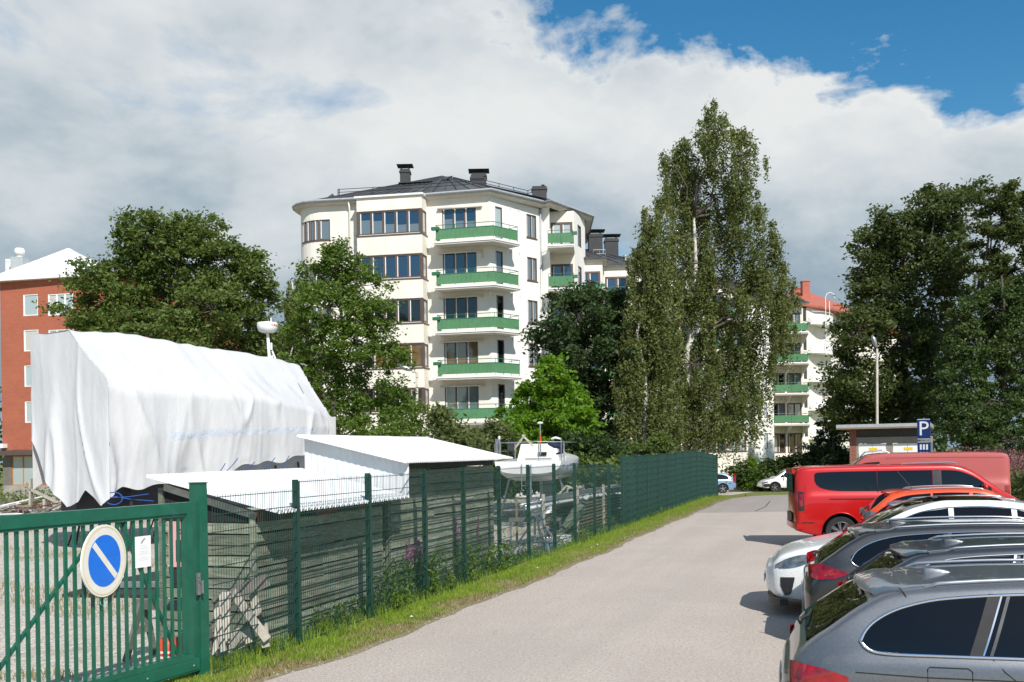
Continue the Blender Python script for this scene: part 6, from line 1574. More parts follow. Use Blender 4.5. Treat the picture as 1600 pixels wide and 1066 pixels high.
for i in range(11):
    f = i / 10; c_ = A_.lerp(B_, f); r = .18 * math.sin(math.pi * (.08 + .6 * f)) + .02
    for j in range(9): an = math.pi * j / 8; V.append((c_.x, c_.y - r * 1.6 * math.cos(an), c_.z + r * math.sin(an)))
mb.add(V, [(i * 9 + j, i * 9 + j + 1, (i + 1) * 9 + j + 1, (i + 1) * 9 + j) for i in range(10) for j in range(8)]); mb.build('hull', M['gelcoat'], dn, smooth=True)
mb = MB(); A_, B_ = atg(796, 26.6), atg(880, 26.6); mb.beam(A_ + Vector((0, 0, .62)), B_ + Vector((0, 0, .62)), .3, .09); mb.build('shelf', M['wood_old'], dn)
for px in (798, 808, 836, 876):
    A_ = atg(px, 26.6); mb = MB(); mb.beam(A_, A_ + Vector((0, 0, 1.2 if px in (808, 836) else .6)), .06, .06, up=(0, 1, 0)); mb.build('leg', M['wood_brown' if px == 808 else 'alu'], dn)
for i, (px, Y, w_, h_, m_, lab) in enumerate(((880, 25.0, .25, .18, 'zinc', 'small pale crate on the ground behind the fence by the leaning boards'), (912, 26.0, .2, .22, 'gelcoat', 'white tub behind the fence below the brown planks'), (893, 24.8, .18, .16, 'blueprint', 'bluish tub behind the fence near the pale crate'))):
    A_ = atg(px, Y); A_.x = min(A_.x, fx(Y) - .4); t = thing('crate', lab, 'crate', A_); mb = MB(); mb.box(A_.x - w_, A_.x + w_, Y - w_, Y + w_, 0, h_); mb.box(A_.x - w_ - .015, A_.x + w_ + .015, Y - w_ - .015, Y + w_ + .015, h_, h_ + .03); mb.build('shell', M[m_], t)
# scrap timber heap beyond the covered boat
sc = thing('scrap_heap', 'heap of broken planks and old boat parts on the gravel left of the covered boat', 'scrap heap', (-20, 40, 0))
for k in range(95):
    c_ = atg(rng.uniform(-40, 180), rng.uniform(38, 46)); z = rng.uniform(.05, .65) * rng.random() ** .5
    a_ = rng.uniform(0, 3.14); L = rng.uniform(.6, 2.4); dd = Vector((math.cos(a_), math.sin(a_), rng.uniform(-.25, .25))) * L / 2
    q = c_ + Vector((0, 0, z + .08)); mb = MB(); mb.beam(q - dd, q + dd, rng.uniform(.08, .22), .04); mb.build('plank', M[rng.choice(['wood_pale', 'wood_old', 'wood_old', 'wood_brown', 'red_siding', 'gelcoat'])], sc)
for (xa, ya, xb, yb) in ((48, 748, 48, 790), (48, 765, 92, 786), (70, 780, 70, 795)):
    mb = MB(); mb.beam(at(xa, ya, 41), at(xb, yb, 41), .2, .08); mb.build('plank', M['wood_pale'], sc)
P = []
for i in range(260):
    c_ = atg(rng.uniform(-60, 200), rng.uniform(42, 60)); hh = rng.uniform(.3, 1.1)
    for k in range(12): P.append((c_.x + rng.gauss(0, .12), c_.y + rng.gauss(0, .12), hh * rng.random()))
o = leafmesh('yard_scrub', P, .10, L_['shrub'], None, 33); tag(o, kind='stuff')
# ================================================================== VEHICLES
def pchip(xs, ys, x):
    xs = np.asarray(xs, float); ys = np.asarray(ys, float); h = np.diff(xs); dl = np.diff(ys) / h
    d = np.zeros_like(ys)
    for i in range(1, len(xs) - 1):
        if dl[i - 1] * dl[i] > 0:
            w1 = 2 * h[i] + h[i - 1]; w2 = h[i] + 2 * h[i - 1]; d[i] = (w1 + w2) / (w1 / dl[i - 1] + w2 / dl[i])
    d[0] = dl[0]; d[-1] = dl[-1]
    x = min(max(x, xs[0]), xs[-1]); i = min(len(xs) - 2, int(np.searchsorted(xs, x, 'right')) - 1); t = (x - xs[i]) / h[i]
    return ((2 * t ** 3 - 3 * t * t + 1) * ys[i] + (t ** 3 - 2 * t * t + t) * h[i] * d[i] + (3 * t * t - 2 * t ** 3) * ys[i + 1] + (t ** 3 - t * t) * h[i] * d[i + 1])
class Body:
    """half cross-sections of a car body along its length; s = 0 at the tail, y = half width, z = height"""
    def __init__(b, S):
        b.S = S; b.w0 = S['W'] / 2; b.L = S['L']; b.zr = max(p[1] for p in S['top'])
    def f(b, key, s): p = b.S[key]; return pchip([q[0] for q in p], [q[1] for q in p], s)
    def hw(b, s):
        r1, r2, p = b.S.get('rr', .55), b.S.get('rf', .95), b.S.get('pp', 2.4); w = b.w0
        a, c = b.S.get('tw', .80), b.S.get('nw', .70)
        if s < r1: w *= a + (1 - a) * (1 - (1 - s / r1) ** p) ** (1 / p)
        if b.L - s < r2: w *= c + (1 - c) * (1 - (1 - (b.L - s) / r2) ** p) ** (1 / p)
        return w
    def sec(b, s):
        w = b.hw(s); zb = b.f('bot', s); zt = b.f('top', s); zl = min(b.f('belt', s), zt - .03); wr = b.S.get('wr', .72)
        cr = b.f('crown', s) if 'crown' in b.S else .045
        dz = zl - zb
        P = [(0, zb), (.55 * w, zb), (.86 * w, zb + .005), (.945 * w, zb + .03), (.975 * w, zb + .10 * dz + .03), (.99 * w, zb + .30 * dz), (w, zb + .52 * dz), (w * .998, zb + .72 * dz),
             (.99 * w, zb + .86 * dz), (.972 * w, zb + .955 * dz), (.945 * w, zl)]
        zs = zt - cr; wb = .945 * w
        h = zs - zl
        if h < .01: zs = zl + .01; h = .01
        rel = lambda z: max(0, min(1, (z - zl) / max(.05, b.zr - cr - zl)))
        yy = lambda z: wb - (b.w0 * .945 - wr * b.w0) * rel(z) ** 1.25
        for f in (.22, .45, .68, .86, .96): P.append((yy(zl + f * h), zl + f * h))
        yt = yy(zs); 
        rr = b.S.get('rer', .05)
        for (fy, fz) in ((.985, .30), (.95, .58), (.88, .76), (.72, .89), (.5, .955), (.25, .99), (0, 1)): P.append((yt * fy, zs + (zt - zs) * fz))
        return P
    def yside(b, s, z):
        P = b.sec(s)[3:17]; return float(np.interp(z, [p[1] for p in P], [p[0] for p in P]))
    def ztop(b, s, y):
        P = b.sec(s)[10:][::-1]; return float(np.interp(abs(y), [p[0] for p in P], [p[1] for p in P]))
    def mesh(b, name, mats, parent, arches=()):
        ss = sorted(set([round(x, 4) for x in list(np.linspace(0, b.L, 110)) + list(np.linspace(0, .6, 28)) + list(b.L - np.linspace(0, .6, 24))]))
        mb = MB(); V = []; K = None; rings = []
        for s in ss:
            P = b.sec(s); rings.append([(s, -y, z) for (y, z) in P] + [(s, y, z) for (y, z) in P[-2:0:-1]])
        def cap(ring, sg, depth):
            zc = sum(p[2] for p in ring) / len(ring); out = []
            for (f, d) in ((.94, .35), (.80, .68), (.55, .88), (.25, .98)): out.append([(p[0] + sg * depth * d, p[1] * f, zc + (p[2] - zc) * f) for p in ring])
            return out, (ring[0][0] + sg * depth, 0, zc)
        c0, t0 = cap(rings[0], -1, b.S.get('rb', .06)); c1, t1 = cap(rings[-1], 1, b.S.get('fb', .08))
        R = c0[::-1] + rings + c1; K = len(R[0])
        for r in R: V += r
        f = [(i * K + k, i * K + (k + 1) % K, (i + 1) * K + (k + 1) % K, (i + 1) * K + k) for i in range(len(R) - 1) for k in range(K)]
        V += [t0, t1]; n = len(V)
        f += [(n - 2, (k + 1) % K, k) for k in range(K)] + [(n - 1, (len(R) - 1) * K + k, (len(R) - 1) * K + (k + 1) % K) for k in range(K)]
        mb.add(V, f)
        o = mb.build(name, mats, parent, smooth=True, fix=True)
        if arches:
            cm = MB()
            for (s, r, z) in arches:
                for sg in (-1, 1):
                    a, c = sg * (b.w0 - .30), sg * (b.w0 + .3)
                    n = 40; v = [(s + r * math.cos(2 * math.pi * k / n), yv, z + r * math.sin(2 * math.pi * k / n)) for yv in (a, c) for k in range(n)]
                    cm.add(v, [tuple(range(n)), tuple(range(2 * n - 1, n - 1, -1))] + [(k, n + k, n + (k + 1) % n, (k + 1) % n) for k in range(n)])
            cut = cm.build('cutter', [M['black']], parent, fix=True)
            md = o.modifiers.new('arch', 'BOOLEAN'); md.operation = 'DIFFERENCE'; md.object = cut; md.solver = 'EXACT'; md.material_mode = 'TRANSFER'
            dg = bpy.context.evaluated_depsgraph_get(); me = bpy.data.meshes.new_from_object(o.evaluated_get(dg))
            o.modifiers.clear(); o.data = me; bpy.data.objects.remove(cut)
            sharp(me, 40)
        return o
    def band(b, s0, s1, top, bot, off=.004, side=-1, nx=36, nz=6):
        """patch on the flank between two curves top(s), bot(s)"""
        V = []; sg = side
        for i in range(nx + 1):
            s = s0 + (s1 - s0) * (i / nx) ** 1.8; a, c = bot(s), top(s)
            for j in range(nz + 1):
                z = a + (c - a) * j / nz; V.append((s, sg * (b.yside(s, z) + off), z))
        f = [(i * (nz + 1) + j, (i + 1) * (nz + 1) + j, (i + 1) * (nz + 1) + j + 1, i * (nz + 1) + j + 1) for i in range(nx) for j in range(nz)]
        if sg > 0: f = [q[::-1] for q in f]
        return V, f
    def toppatch(b, s0, s1, w0, w1, off=.004, nx=20, ny=16, curve=0.0):
        V = []
        for i in range(nx + 1):
            t = i / nx; s = s0 + (s1 - s0) * t
            for j in range(ny + 1):
                q = -1 + 2 * j / ny; P = b.sec(s); ym = P[16][0] * (w0 + (w1 - w0) * t); y = q * ym; ssx = s + curve * (q * q) * (1 if s1 > s0 else 1)
                ssx = min(max(ssx, 0), b.L); V.append((ssx, y, b.ztop(ssx, y) + off))
        f = [(i * (ny + 1) + j, (i + 1) * (ny + 1) + j, (i + 1) * (ny + 1) + j + 1, i * (ny + 1) + j + 1) for i in range(nx) for j in range(ny)]
        return V, f
def curve(pts): 
    xs = [p[0] for p in pts]; ys = [p[1] for p in pts]; return lambda s: pchip(xs, ys, s)
def wheel_mesh(par, s, y, r, w=.22, style='multi', rimmat='alu', rr=.70, side=-1):
    t = MB(); t.lathe([(rr * r, -w / 2 + .01), (r * .95, -w / 2), (r, -w / 2 + .03), (r, w / 2 - .03), (r * .95, w / 2), (rr * r, w / 2 - .01)], (s, y, r), 36, axis='y')
    wh = t.build('tyre', M['black'], par, smooth=True, angle=30)
    wh.name = 'wheel'
    R = rr * r; fo = side * (w / 2 - .025); m = MB()
    m.lathe([(R * 1.01, fo), (R * .95, fo + side * .012), (R * .90, fo - side * .015), (R * .88, -fo)], (s, y, r), 36, axis='y')
    m.lathe([(0, fo), (R * .17, fo), (R * .2, fo - side * .02)], (s, y, r), 14, axis='y')
    n = {'multi': 10, 'five': 5, 'van': 8}[style]
    for k in range(n):
        a = 2 * math.pi * k / n + .2
        spread = {'multi': .07, 'five': .12, 'van': .10}[style]; wd = {'multi': .020, 'five': .050, 'van': .024}[style]
        for e in ((-spread, spread) if style != 'five' else (0,)):
            p0 = Vector((s + R * .12 * math.cos(a), y + fo - side * .006, r + R * .12 * math.sin(a))); p1 = Vector((s + R * .93 * math.cos(a + e), y + fo - side * .004, r + R * .93 * math.sin(a + e)))
            m.beam(p0, p1, wd, .02, up=(0, 1, 0))
    m.build('rim', M[rimmat], wh, smooth=True, angle=30)
    m = MB(); m.lathe([(0, side * (-.0)), (R * .88, side * (-.0))], (s, y, r), 24, axis='y'); m.build('brake_disc', M['steel_dark'], wh)
    return wh
def paint(name, c, metal=.5, rough=.28, flake=True):
    m = pm(name, c, tuple(x * .86 for x in c), 60, rough + .1, metal=metal * .55, coat=.8, contrast=(.4, .6)); return m
def vehicle(name, label, cat, loc, rz, S, mats, parts):
    v = thing(name, label, cat, loc, rz); ORG[v.name] = Vector((0, 0, 0))
    B = Body(S); arch = [(s, S['r'] + S.get('ag', .06), S['r'] + .01) for s in S['axles']]
    B.mesh('body', [M[S['paint']], M['black']], v, arch if S.get('arches', True) else ())
    for side in (-1, 1):
        for (wname, s0, s1, top, bot, mat) in S['glass']:
            mb = MB(); vv, f = B.band(s0, s1, curve(top), curve(bot), .005, side); mb.add(vv, f); gl = mb.build(wname, M[mat], v, smooth=True)
        for (s0, s1, top, bot, mat, nm) in S.get('flank', []):
            mb = MB(); vv, f = B.band(s0, s1, curve(top), curve(bot), .0075, side, 12, 3); mb.add(vv, f); mb.build(nm, M[mat], v, smooth=True)
        if 'trim' in S:
            top, bot, s0, s1 = S['trim']; T_, Bt = curve(top), curve(bot); n = 44
            ssq = [s0 + (s1 - s0) * (i / n) ** 1.8 for i in range(n + 1)]; pts = [(q, T_(q)) for q in ssq] + [(q, Bt(q)) for q in ssq[::-1][:-1]]
            P3 = [(s, side * (B.yside(s, z) + .006), z) for s, z in pts]; mb = MB(); mb.tube(P3, S.get('trimr', .011), 6, closed=True); mb.build('window_trim', M[S.get('trimmat', 'chrome')], v, smooth=True)
        for (s0, s1, top, bot, mat) in S['tail']:
            mb = MB(); vv, f = B.band(s0, s1, curve(top), curve(bot), .010, side, 16, 5); mb.add(vv, f)
            mb.build('tail_light', M[mat], v, smooth=True)
        if False:
            z0, z1, y0 = S['tailback']; yw = B.hw(0) * .97; x = -.022 * 1; mb = MB(); mb.box(-.030, .0, min(side * y0, side * yw), max(side * y0, side * yw), z0, z1); mb.build('tail_light', M['tail'], v)
        for (s0, s1, top, bot) in S.get('head', []):
            mb = MB(); vv, f = B.band(s0, s1, curve(top), curve(bot), .008, side, 16, 5); mb.add(vv, f); mb.build('headlight', M['lens'], v, smooth=True)
        for (a0, z0, a1, z1, wd, mt, nm) in S.get('pillars', []):       # slanted strips across the side glass
            V = []; n = 10
            for i in range(n + 1):
                t = i / n; z = z0 + (z1 - z0) * t; sc_ = a0 + (a1 - a0) * t
                for e in (-.5, .5): V.append((sc_ + e * wd, side * (B.yside(sc_, z) + (.012 if mt == 'chrome' else .009)), z))
            mb = MB(); mb.add(V, [(i * 2, i * 2 + 1, i * 2 + 3, i * 2 + 2) for i in range(n)]); mb.build(nm, M[mt], v, smooth=True)
        for seam in S.get('seams', []):
            P3 = [(s, side * (B.yside(s, z) + .0015), z) for s, z in seam]; mb = MB(); mb.tube(P3, .0045, 4); mb.build('panel_gap', M['void'], v)
        for (s, z) in S.get('handles', []):
            y = side * (B.yside(s, z) + .028); mb = MB(); mb.tube([(s - .11, y - side * .02, z - .005), (s - .08, y, z), (s + .08, y, z + .004), (s + .11, y - side * .02, z)], [.010, .017, .017, .010], 8); mb.build('door_handle', M[S.get('handlemat', S['paint'])], v, smooth=True)
            mb = MB(); vv, f = B.band(s - .085, s + .085, lambda q: z + .035, lambda q: z - .035, .0012, side, 6, 2); mb.add(vv, f); mb.build('handle_recess', M['blackplastic'], v, smooth=True)
        if 'rail' in S:
            s0, s1, mt = S['rail']; n = 20; pts = []
            for i in range(n + 1):
                s = s0 + (s1 - s0) * i / n; P = B.sec(s)[17]; h = .028 * (1 if 0 < i < n else 0); pts.append((s, side * (P[0] - .01), P[1] + h - .004))
            mb = MB(); mb.tube(pts, .014, 7); mb.build('roof_rail', M[mt], v, smooth=True)
        if 'mirror' in S:
            s, z = S['mirror']; y = B.yside(s, z); mb = MB()
            mb.tube([(s, side * (y - .02), z - .03), (s, side * (y + .06), z - .01)], .022, 6)
            V = []; 
            for i in range(7):
                f_ = i / 6; rr_ = .085 * math.sin(math.pi * (.12 + .76 * f_)); 
                for k in range(12): a = 2 * math.pi * k / 12; V.append((s + .02 + rr_ * .75 * math.cos(a), side * (y + .05 + .19 * f_), z + .04 + rr_ * math.sin(a)))
            mb.add(V, [(i * 12 + k, i * 12 + (k + 1) % 12, (i + 1) * 12 + (k + 1) % 12, (i + 1) * 12 + k) for i in range(6) for k in range(12)] + [tuple(range(12)), tuple(72 + k for k in range(12))])
            mb.build('mirror', M[S.get('mirrormat', S['paint'])], v, smooth=True)
        if S.get('lips', True):
            for s in S['axles']:
                rr_ = S['r'] + S.get('ag', .06); P3 = []
                for a_ in np.linspace(-.12, math.pi + .12, 30):
                    ss_, zz_ = s + (rr_ + .012) * math.cos(a_), S['r'] + .01 + (rr_ + .012) * math.sin(a_)
                    if zz_ > B.f('bot', s) + .05: P3.append((ss_, side * (B.yside(ss_, zz_) - .004), zz_))
                mb = MB(); mb.tube(P3, S.get('lipr', .014), 6); mb.build('wheel_arch_lip', M[S.get('lipmat', S['paint'])], v, smooth=True)
        for s in S['axles']:
            wheel_mesh(v, s, side * (B.w0 - .125), S['r'], style=S.get('wheel', 'multi'), side=side)
    if 'rear_glass' in S:
        s0, s1, w0, w1 = S['rear_glass']; mb = MB(); vv, f = B.toppatch(s0, s1, w0, w1, .006); mb.add(vv, f); mb.build('rear_window', M['car_glass'], v, smooth=True)
    if 'windshield' in S:
        s0, s1, w0, w1 = S['windshield']; mb = MB(); vv, f = B.toppatch(s0, s1, w0, w1, .006); mb.add(vv, f); mb.build('windscreen', M['car_glass'], v, smooth=True)
    if 'roof_glass' in S:
        s0, s1, w0, w1 = S['roof_glass']; mb = MB(); vv, f = B.toppatch(s0, s1, w0, w1, .004); mb.add(vv, f); mb.build('roof_panel', M['car_glass'], v, smooth=True)
    if 'spoiler' in S:
        s0, s1, drop = S['spoiler']; V = []; n = 12       # s0: rear lip, s1: where it meets the roof
        for j in range(n + 1):
            q = -1 + 2 * j / n; yw = B.sec(s1)[16][0] * .97; y = q * yw; bow = .10 * q * q
            zt_ = B.ztop(s1, y); V += [(s1, y, zt_ + .008), ((s0 + s1) / 2 + bow * .5, y * .985, (zt_ + zt_ - drop) / 2 + .024), (s0 + bow, y * .96, zt_ - drop + .012), (s0 + bow + .01, y * .96, zt_ - drop - .012), (s1 - .02, y * .97, zt_ - drop - .055)]
        f = []
        for j in range(n):
            for k in range(5): f.append((j * 5 + k, j * 5 + (k + 1) % 5, (j + 1) * 5 + (k + 1) % 5, (j + 1) * 5 + k))
        f += [(4, 3, 2, 1, 0), tuple(n * 5 + k for k in range(5))]
        mb = MB(); mb.add(V, f); mb.build('spoiler', M[S['paint']], v, smooth=True, angle=40, fix=True)
        q = S.get('brakelight', True)
        if q:
            z_ = B.ztop(s1, 0) - drop; mb = MB(); mb.box(s0 + .004, s0 + .03, -.16, .16, z_ - .028, z_ - .013); mb.build('brake_light', M['tail_dark'], v)
    if 'fin' in S:
        s, k = S['fin']; z = B.ztop(s, 0); V = []
        prof = [(0, .050, .019), (.03, .058, .020), (.08, .052, .019), (.14, .036, .016), (.19, .018, .010), (.22, .0, .004)]
        for (ds, h, hw_) in prof:
            zz = B.ztop(s + ds, 0) - .003; V += [(s + ds, -hw_, zz), (s + ds, -hw_ * .5, zz + h * .7), (s + ds, 0, zz + h), (s + ds, hw_ * .5, zz + h * .7), (s + ds, hw_, zz)]
        f = [(i * 5 + j, (i + 1) * 5 + j, (i + 1) * 5 + j + 1, i * 5 + j + 1) for i in range(len(prof) - 1) for j in range(4)]
        mb = MB(); mb.add(V, f + [(0, 1, 2, 3, 4)]); mb.build('shark_fin_antenna', M[k], v, smooth=True)
    if 'wiper' in S:
        s, = S['wiper']; z = B.ztop(s, 0); mb = MB(); mb.tube([(s - .03, 0, z + .005), (s - .05, 0, z + .035), (s + .02, .08, B.ztop(s + .02, .08) + .035), (s + .05, .35, B.ztop(s + .05, .35) + .02)], [.02, .02, .012, .008], 6); mb.build('rear_wiper', M['blackplastic'], v, smooth=True)
    if 'bumper' in S:
        for (x0, x1, z0, z1, k) in S['bumper']:
            hwv = B.hw(max(0, x0)) * .98; mb = MB(); V = []
            n = 16
            for j in range(n + 1):
                q = -1 + 2 * j / n; xx = x0 + (x1 - x0) * abs(q) ** 4
                V += [(xx, q * B.w0 * .975, z0), (xx, q * B.w0 * .975, z1), (xx + .12 * (1 if x1 > x0 else -1), q * B.w0 * .975, z1), (xx + .12 * (1 if x1 > x0 else -1), q * B.w0 * .975, z0)]
            f = [(j * 4 + k_, j * 4 + (k_ + 1) % 4, (j + 1) * 4 + (k_ + 1) % 4, (j + 1) * 4 + k_) for j in range(n) for k_ in range(4)] + [(0, 1, 2, 3), (n * 4 + 3, n * 4 + 2, n * 4 + 1, n * 4)]
            mb.add(V, f); mb.build('bumper_skirt', M[k], v, smooth=True, angle=40, fix=True)
    if 'plate' in S:
        x, z, sg = S['plate']; mb = MB(); mb.box(x - .006, x + .006, -.26, .26, z - .055, z + .055); mb.build('number_plate', M['white_paint'], v)
    return v, B

M['p_grey'] = paint('grey_metallic_paint', (0.115, 0.127, 0.145), .72, .26)
M['p_slate'] = paint('slate_blue_metallic_paint', (0.038, 0.046, 0.056), .65, .25)
M['p_dark'] = paint('graphite_metallic_paint', (0.032, 0.034, 0.038), .65, .27)
M['p_white'] = paint('pearl_white_paint', (0.82, 0.83, 0.83), .0, .22)
M['p_blue'] = paint('pale_blue_silver_paint', (0.22, 0.30, 0.40), .6, .27)
M['p_orange'] = paint('orange_paint', (0.68, 0.07, 0.008), .15, .2)
M['p_red'] = paint('bright_red_paint', (0.52, 0.006, 0.006), .3, .2)
for n_ in M['p_red'].node_tree.nodes:
    if n_.type == 'BSDF_PRINCIPLED': n_.inputs['Coat Weight'].default_value = .5
M['p_oldred'] = paint('faded_red_paint', (0.40, 0.065, 0.055), .0, .42)
M['p_lblue'] = paint('light_blue_paint', (0.20, 0.33, 0.50), .4, .3)
M['p_silver'] = paint('silver_paint', (0.45, 0.47, 0.49), .7, .3)

def wagon(paint_, L=4.9, W=1.86, H=1.50, **kw):
    k = H / 1.50; l = L / 4.9
    S = dict(L=L, W=W, paint=paint_, r=.335, axles=(.96 * l, 3.88 * l), wr=.70,
             top=[(0, .80), (.05, .93), (.12, 1.02 * k), (.30, 1.16 * k), (.52, 1.315 * k), (.72, 1.41 * k), (1.1, 1.455 * k), (1.7, 1.49 * k), (2.3, 1.50 * k), (2.75, 1.475 * k), (3.05, 1.40 * k), (3.45, 1.19 * k), (3.72, 1.03 * k), (3.95, .985), (4.4, .90), (4.7 * l, .78), (L, .58)],
             belt=[(0, .72), (.15, .90), (.4, .965), (1.5, .985), (3.0, .95), (3.7, .92), (4.3, .84), (L, .50)],
             bot=[(0, .36), (.25, .24), (.6, .2), (4.3, .2), (L - .2, .22), (L, .30)],
             crown=[(0, .02), (.1, .03), (.5, .05), (.9, .04), (2.6, .045), (3.2, .10), (3.7, .05), (4.2, .05), (L, .10)],
             glass=[('side_window', .50, 1.55, [(.50, 1.12 * k), (.60, 1.21 * k), (.78, 1.295 * k), (1.05, 1.355 * k), (1.55, 1.395 * k)], [(.50, 1.04 * k), (.56, 1.005 * k), (.70, .992 * k), (1.55, .995 * k)], 'car_glass'),
                    ('side_window', 1.60, 2.42, [(1.60, 1.398 * k), (2.0, 1.41 * k), (2.42, 1.405 * k)], [(1.60, .995 * k), (2.42, .985 * k)], 'car_glass'),
                    ('side_window', 2.50, 3.42, [(2.50, 1.40 * k), (2.8, 1.37 * k), (3.1, 1.27 * k), (3.42, 1.06 * k)], [(2.50, .985 * k), (3.42, .965 * k)], 'car_glass')],
             rear_glass=(.13, .56, .90, .90), windshield=(3.66, 2.98, .93, .93), spoiler=(.50, .80, .045), fin=(1.0, paint_),
             tail=[(.005, .40, [(0, .925), (.2, .915), (.40, .87)], [(0, .79), (.2, .80), (.40, .845)], 'tail')], tailback=(.79, .92, .42),
             seams=[[(1.58, .99 * k), (1.66, .8), (1.45, .6), (1.38, .5)], [(2.46, .985 * k), (2.48, .7), (2.44, .3)], [(.80, 1.40 * k), (.78, 1.43 * k)]],
             handles=[(1.86, .875), (2.75, .855)], rail=(.95, 2.75, 'alu'), mirror=(3.15, .99), head=[(4.45 * l, L - .03, [(4.4 * l, .80), (L, .70)], [(4.4 * l, .69), (L, .60)])],
             wiper=(.13,), plate=(-.07, .62, -1), bumper=[(-.075, .04, .28, .40, 'blackplastic')], mirrormat=paint_)
    S.update(kw); return S
CARX = lambda px, py, Y: at(px, py, Y).x
def near(Yn, W): return Yn + W / 2
PARK = -math.atan(FS) * .86                            # the bays stand square to the road
def bay(px, Y, W, side=0, L=0.0, back=.42, rot=PARK):
    """where a car stands whose near rear (or front) corner meets image column px at distance Y"""
    c = atg(px, Y); f = Vector((math.cos(rot), math.sin(rot), 0)); l = Vector((-math.sin(rot), math.cos(rot), 0))
    o = c + l * (back * W)
    return o if side == 0 else o + f * L
# 1: nearest grey estate
S = wagon('p_grey', 4.94, 1.87, 1.50, trimr=.013)
gt = [(.50, 1.07), (.53, 1.13), (.62, 1.215), (.80, 1.30), (1.05, 1.357), (1.55, 1.397), (2.0, 1.412), (2.42, 1.406), (2.8, 1.37), (3.1, 1.27), (3.42, 1.06)]
gb_ = [(.50, 1.07), (.53, 1.03), (.60, .998), (.75, .988), (1.55, .99), (2.42, .98), (3.42, .965)]
S['trim'] = (gt, gb_, .50, 3.40)
S['flank'] = [(1.40, 1.62, [(1.40, 1.38), (1.62, 1.40)], [(1.40, .99), (1.62, .99)], 'p_grey', 'window_pillar')][:0]
S['handlemat'] = 'chrome'
S['glass'][0] = ('side_window', .50, 1.36, [(.50, 1.09), (.53, 1.14), (.62, 1.215), (.80, 1.30), (1.05, 1.357), (1.36, 1.385)], [(.50, 1.05), (.53, 1.02), (.60, .998), (.75, .992), (1.36, .993)], 'car_glass')
S['glass'][1] = ('side_window', 1.362, 2.42, [(1.362, 1.385), (2.0, 1.41), (2.42, 1.405)], [(1.362, .993), (2.42, .985)], 'car_glass')
S['pillars'] = [(1.24, .985, 1.40, 1.40, .085, 'black', 'window_pillar'), (1.285, .985, 1.445, 1.40, .012, 'chrome', 'pillar_edge'), (1.335, .985, 1.49, 1.40, .022, 'steel_dark', 'door_frame'),
                (1.80, .98, 1.68, 1.41, .03, 'alu', 'window_divider')]
S['handles'] = [(1.72, .88), (2.75, .855)]; S['tail'] = [(.005, .41, [(0, .895), (.2, .88), (.41, .825)], [(0, .715), (.2, .72), (.34, .745), (.41, .79)], 'tail')]
S['flank'] = [(.06, .36, [(.06, .80), (.36, .79)], [(.06, .775), (.36, .78)], 'tail_dark', 'lamp_strip')]
S['seams'] = [[(1.34, .985), (1.42, .90), (1.56, .78), (1.62, .62), (1.55, .5), (1.42, .38)], [(2.46, .985), (2.48, .7), (2.44, .3)], [(.82, 1.365), (.80, 1.40), (.775, 1.425)], [(.46, .86), (.9, .845), (1.5, .845), (3.4, .83)]]
S['seams'] += [[(.93, .90), (.945, .915), (1.19, .915), (1.215, .895), (1.215, .735), (1.19, .715), (.945, .715), (.93, .735), (.93, .90)]]
q = bay(1234, 7.25, 1.87)
car1, B1 = vehicle('estate_car', 'grey metallic estate car nearest to the camera, at the lower right corner', 'car', q, PARK, S, None, None)
# 2: slate estate
S = wagon('p_slate', 4.85, 1.84, 1.49, pillars=[(1.43, .99, 1.56, 1.40, .02, 'alu', 'window_pillar'), (1.52, .99, 1.64, 1.40, .02, 'chrome', 'pillar_edge')]); S['trim'] = (gt, gb_, .50, 3.40); S['trimmat'] = 'alu'; S['trimr'] = .008
q = bay(1320, 9.75, 1.84)
car2, B2 = vehicle('estate_car', 'dark slate estate car with a rear spoiler, second from the camera', 'car', q, PARK, S, None, None)
# 3: graphite estate with wide red lights
S = wagon('p_dark', 4.87, 1.87, 1.50, pillars=[(1.50, .99, 1.62, 1.40, .05, 'blackplastic', 'window_pillar')]); S['trim'] = (gt, gb_, .50, 3.40); S['trimmat'] = 'chrome'; S['trimr'] = .010
S['tail'] = [(.0, .47, [(0, 1.0), (.12, 1.03), (.28, .99), (.47, .925)], [(0, .86), (.12, .84), (.3, .855), (.47, .918)], 'tail')]
S['flank'] = [(.10, .30, [(.10, .915), (.30, .915)], [(.10, .875), (.25, .88), (.30, .90)], 'lens', 'reversing_light'), (.02, .20, [(.02, .46), (.2, .44)], [(.02, .42), (.2, .42)], 'tail_dark', 'reflector')]
S['top'][0] = (0, .86); S['tailback'] = (.85, .99, .4)
q = bay(1264, 12.15, 1.87)
car3, B3 = vehicle('estate_car', 'graphite estate car with a wide red tail light, next to the white car', 'car', q, PARK, S, None, None)
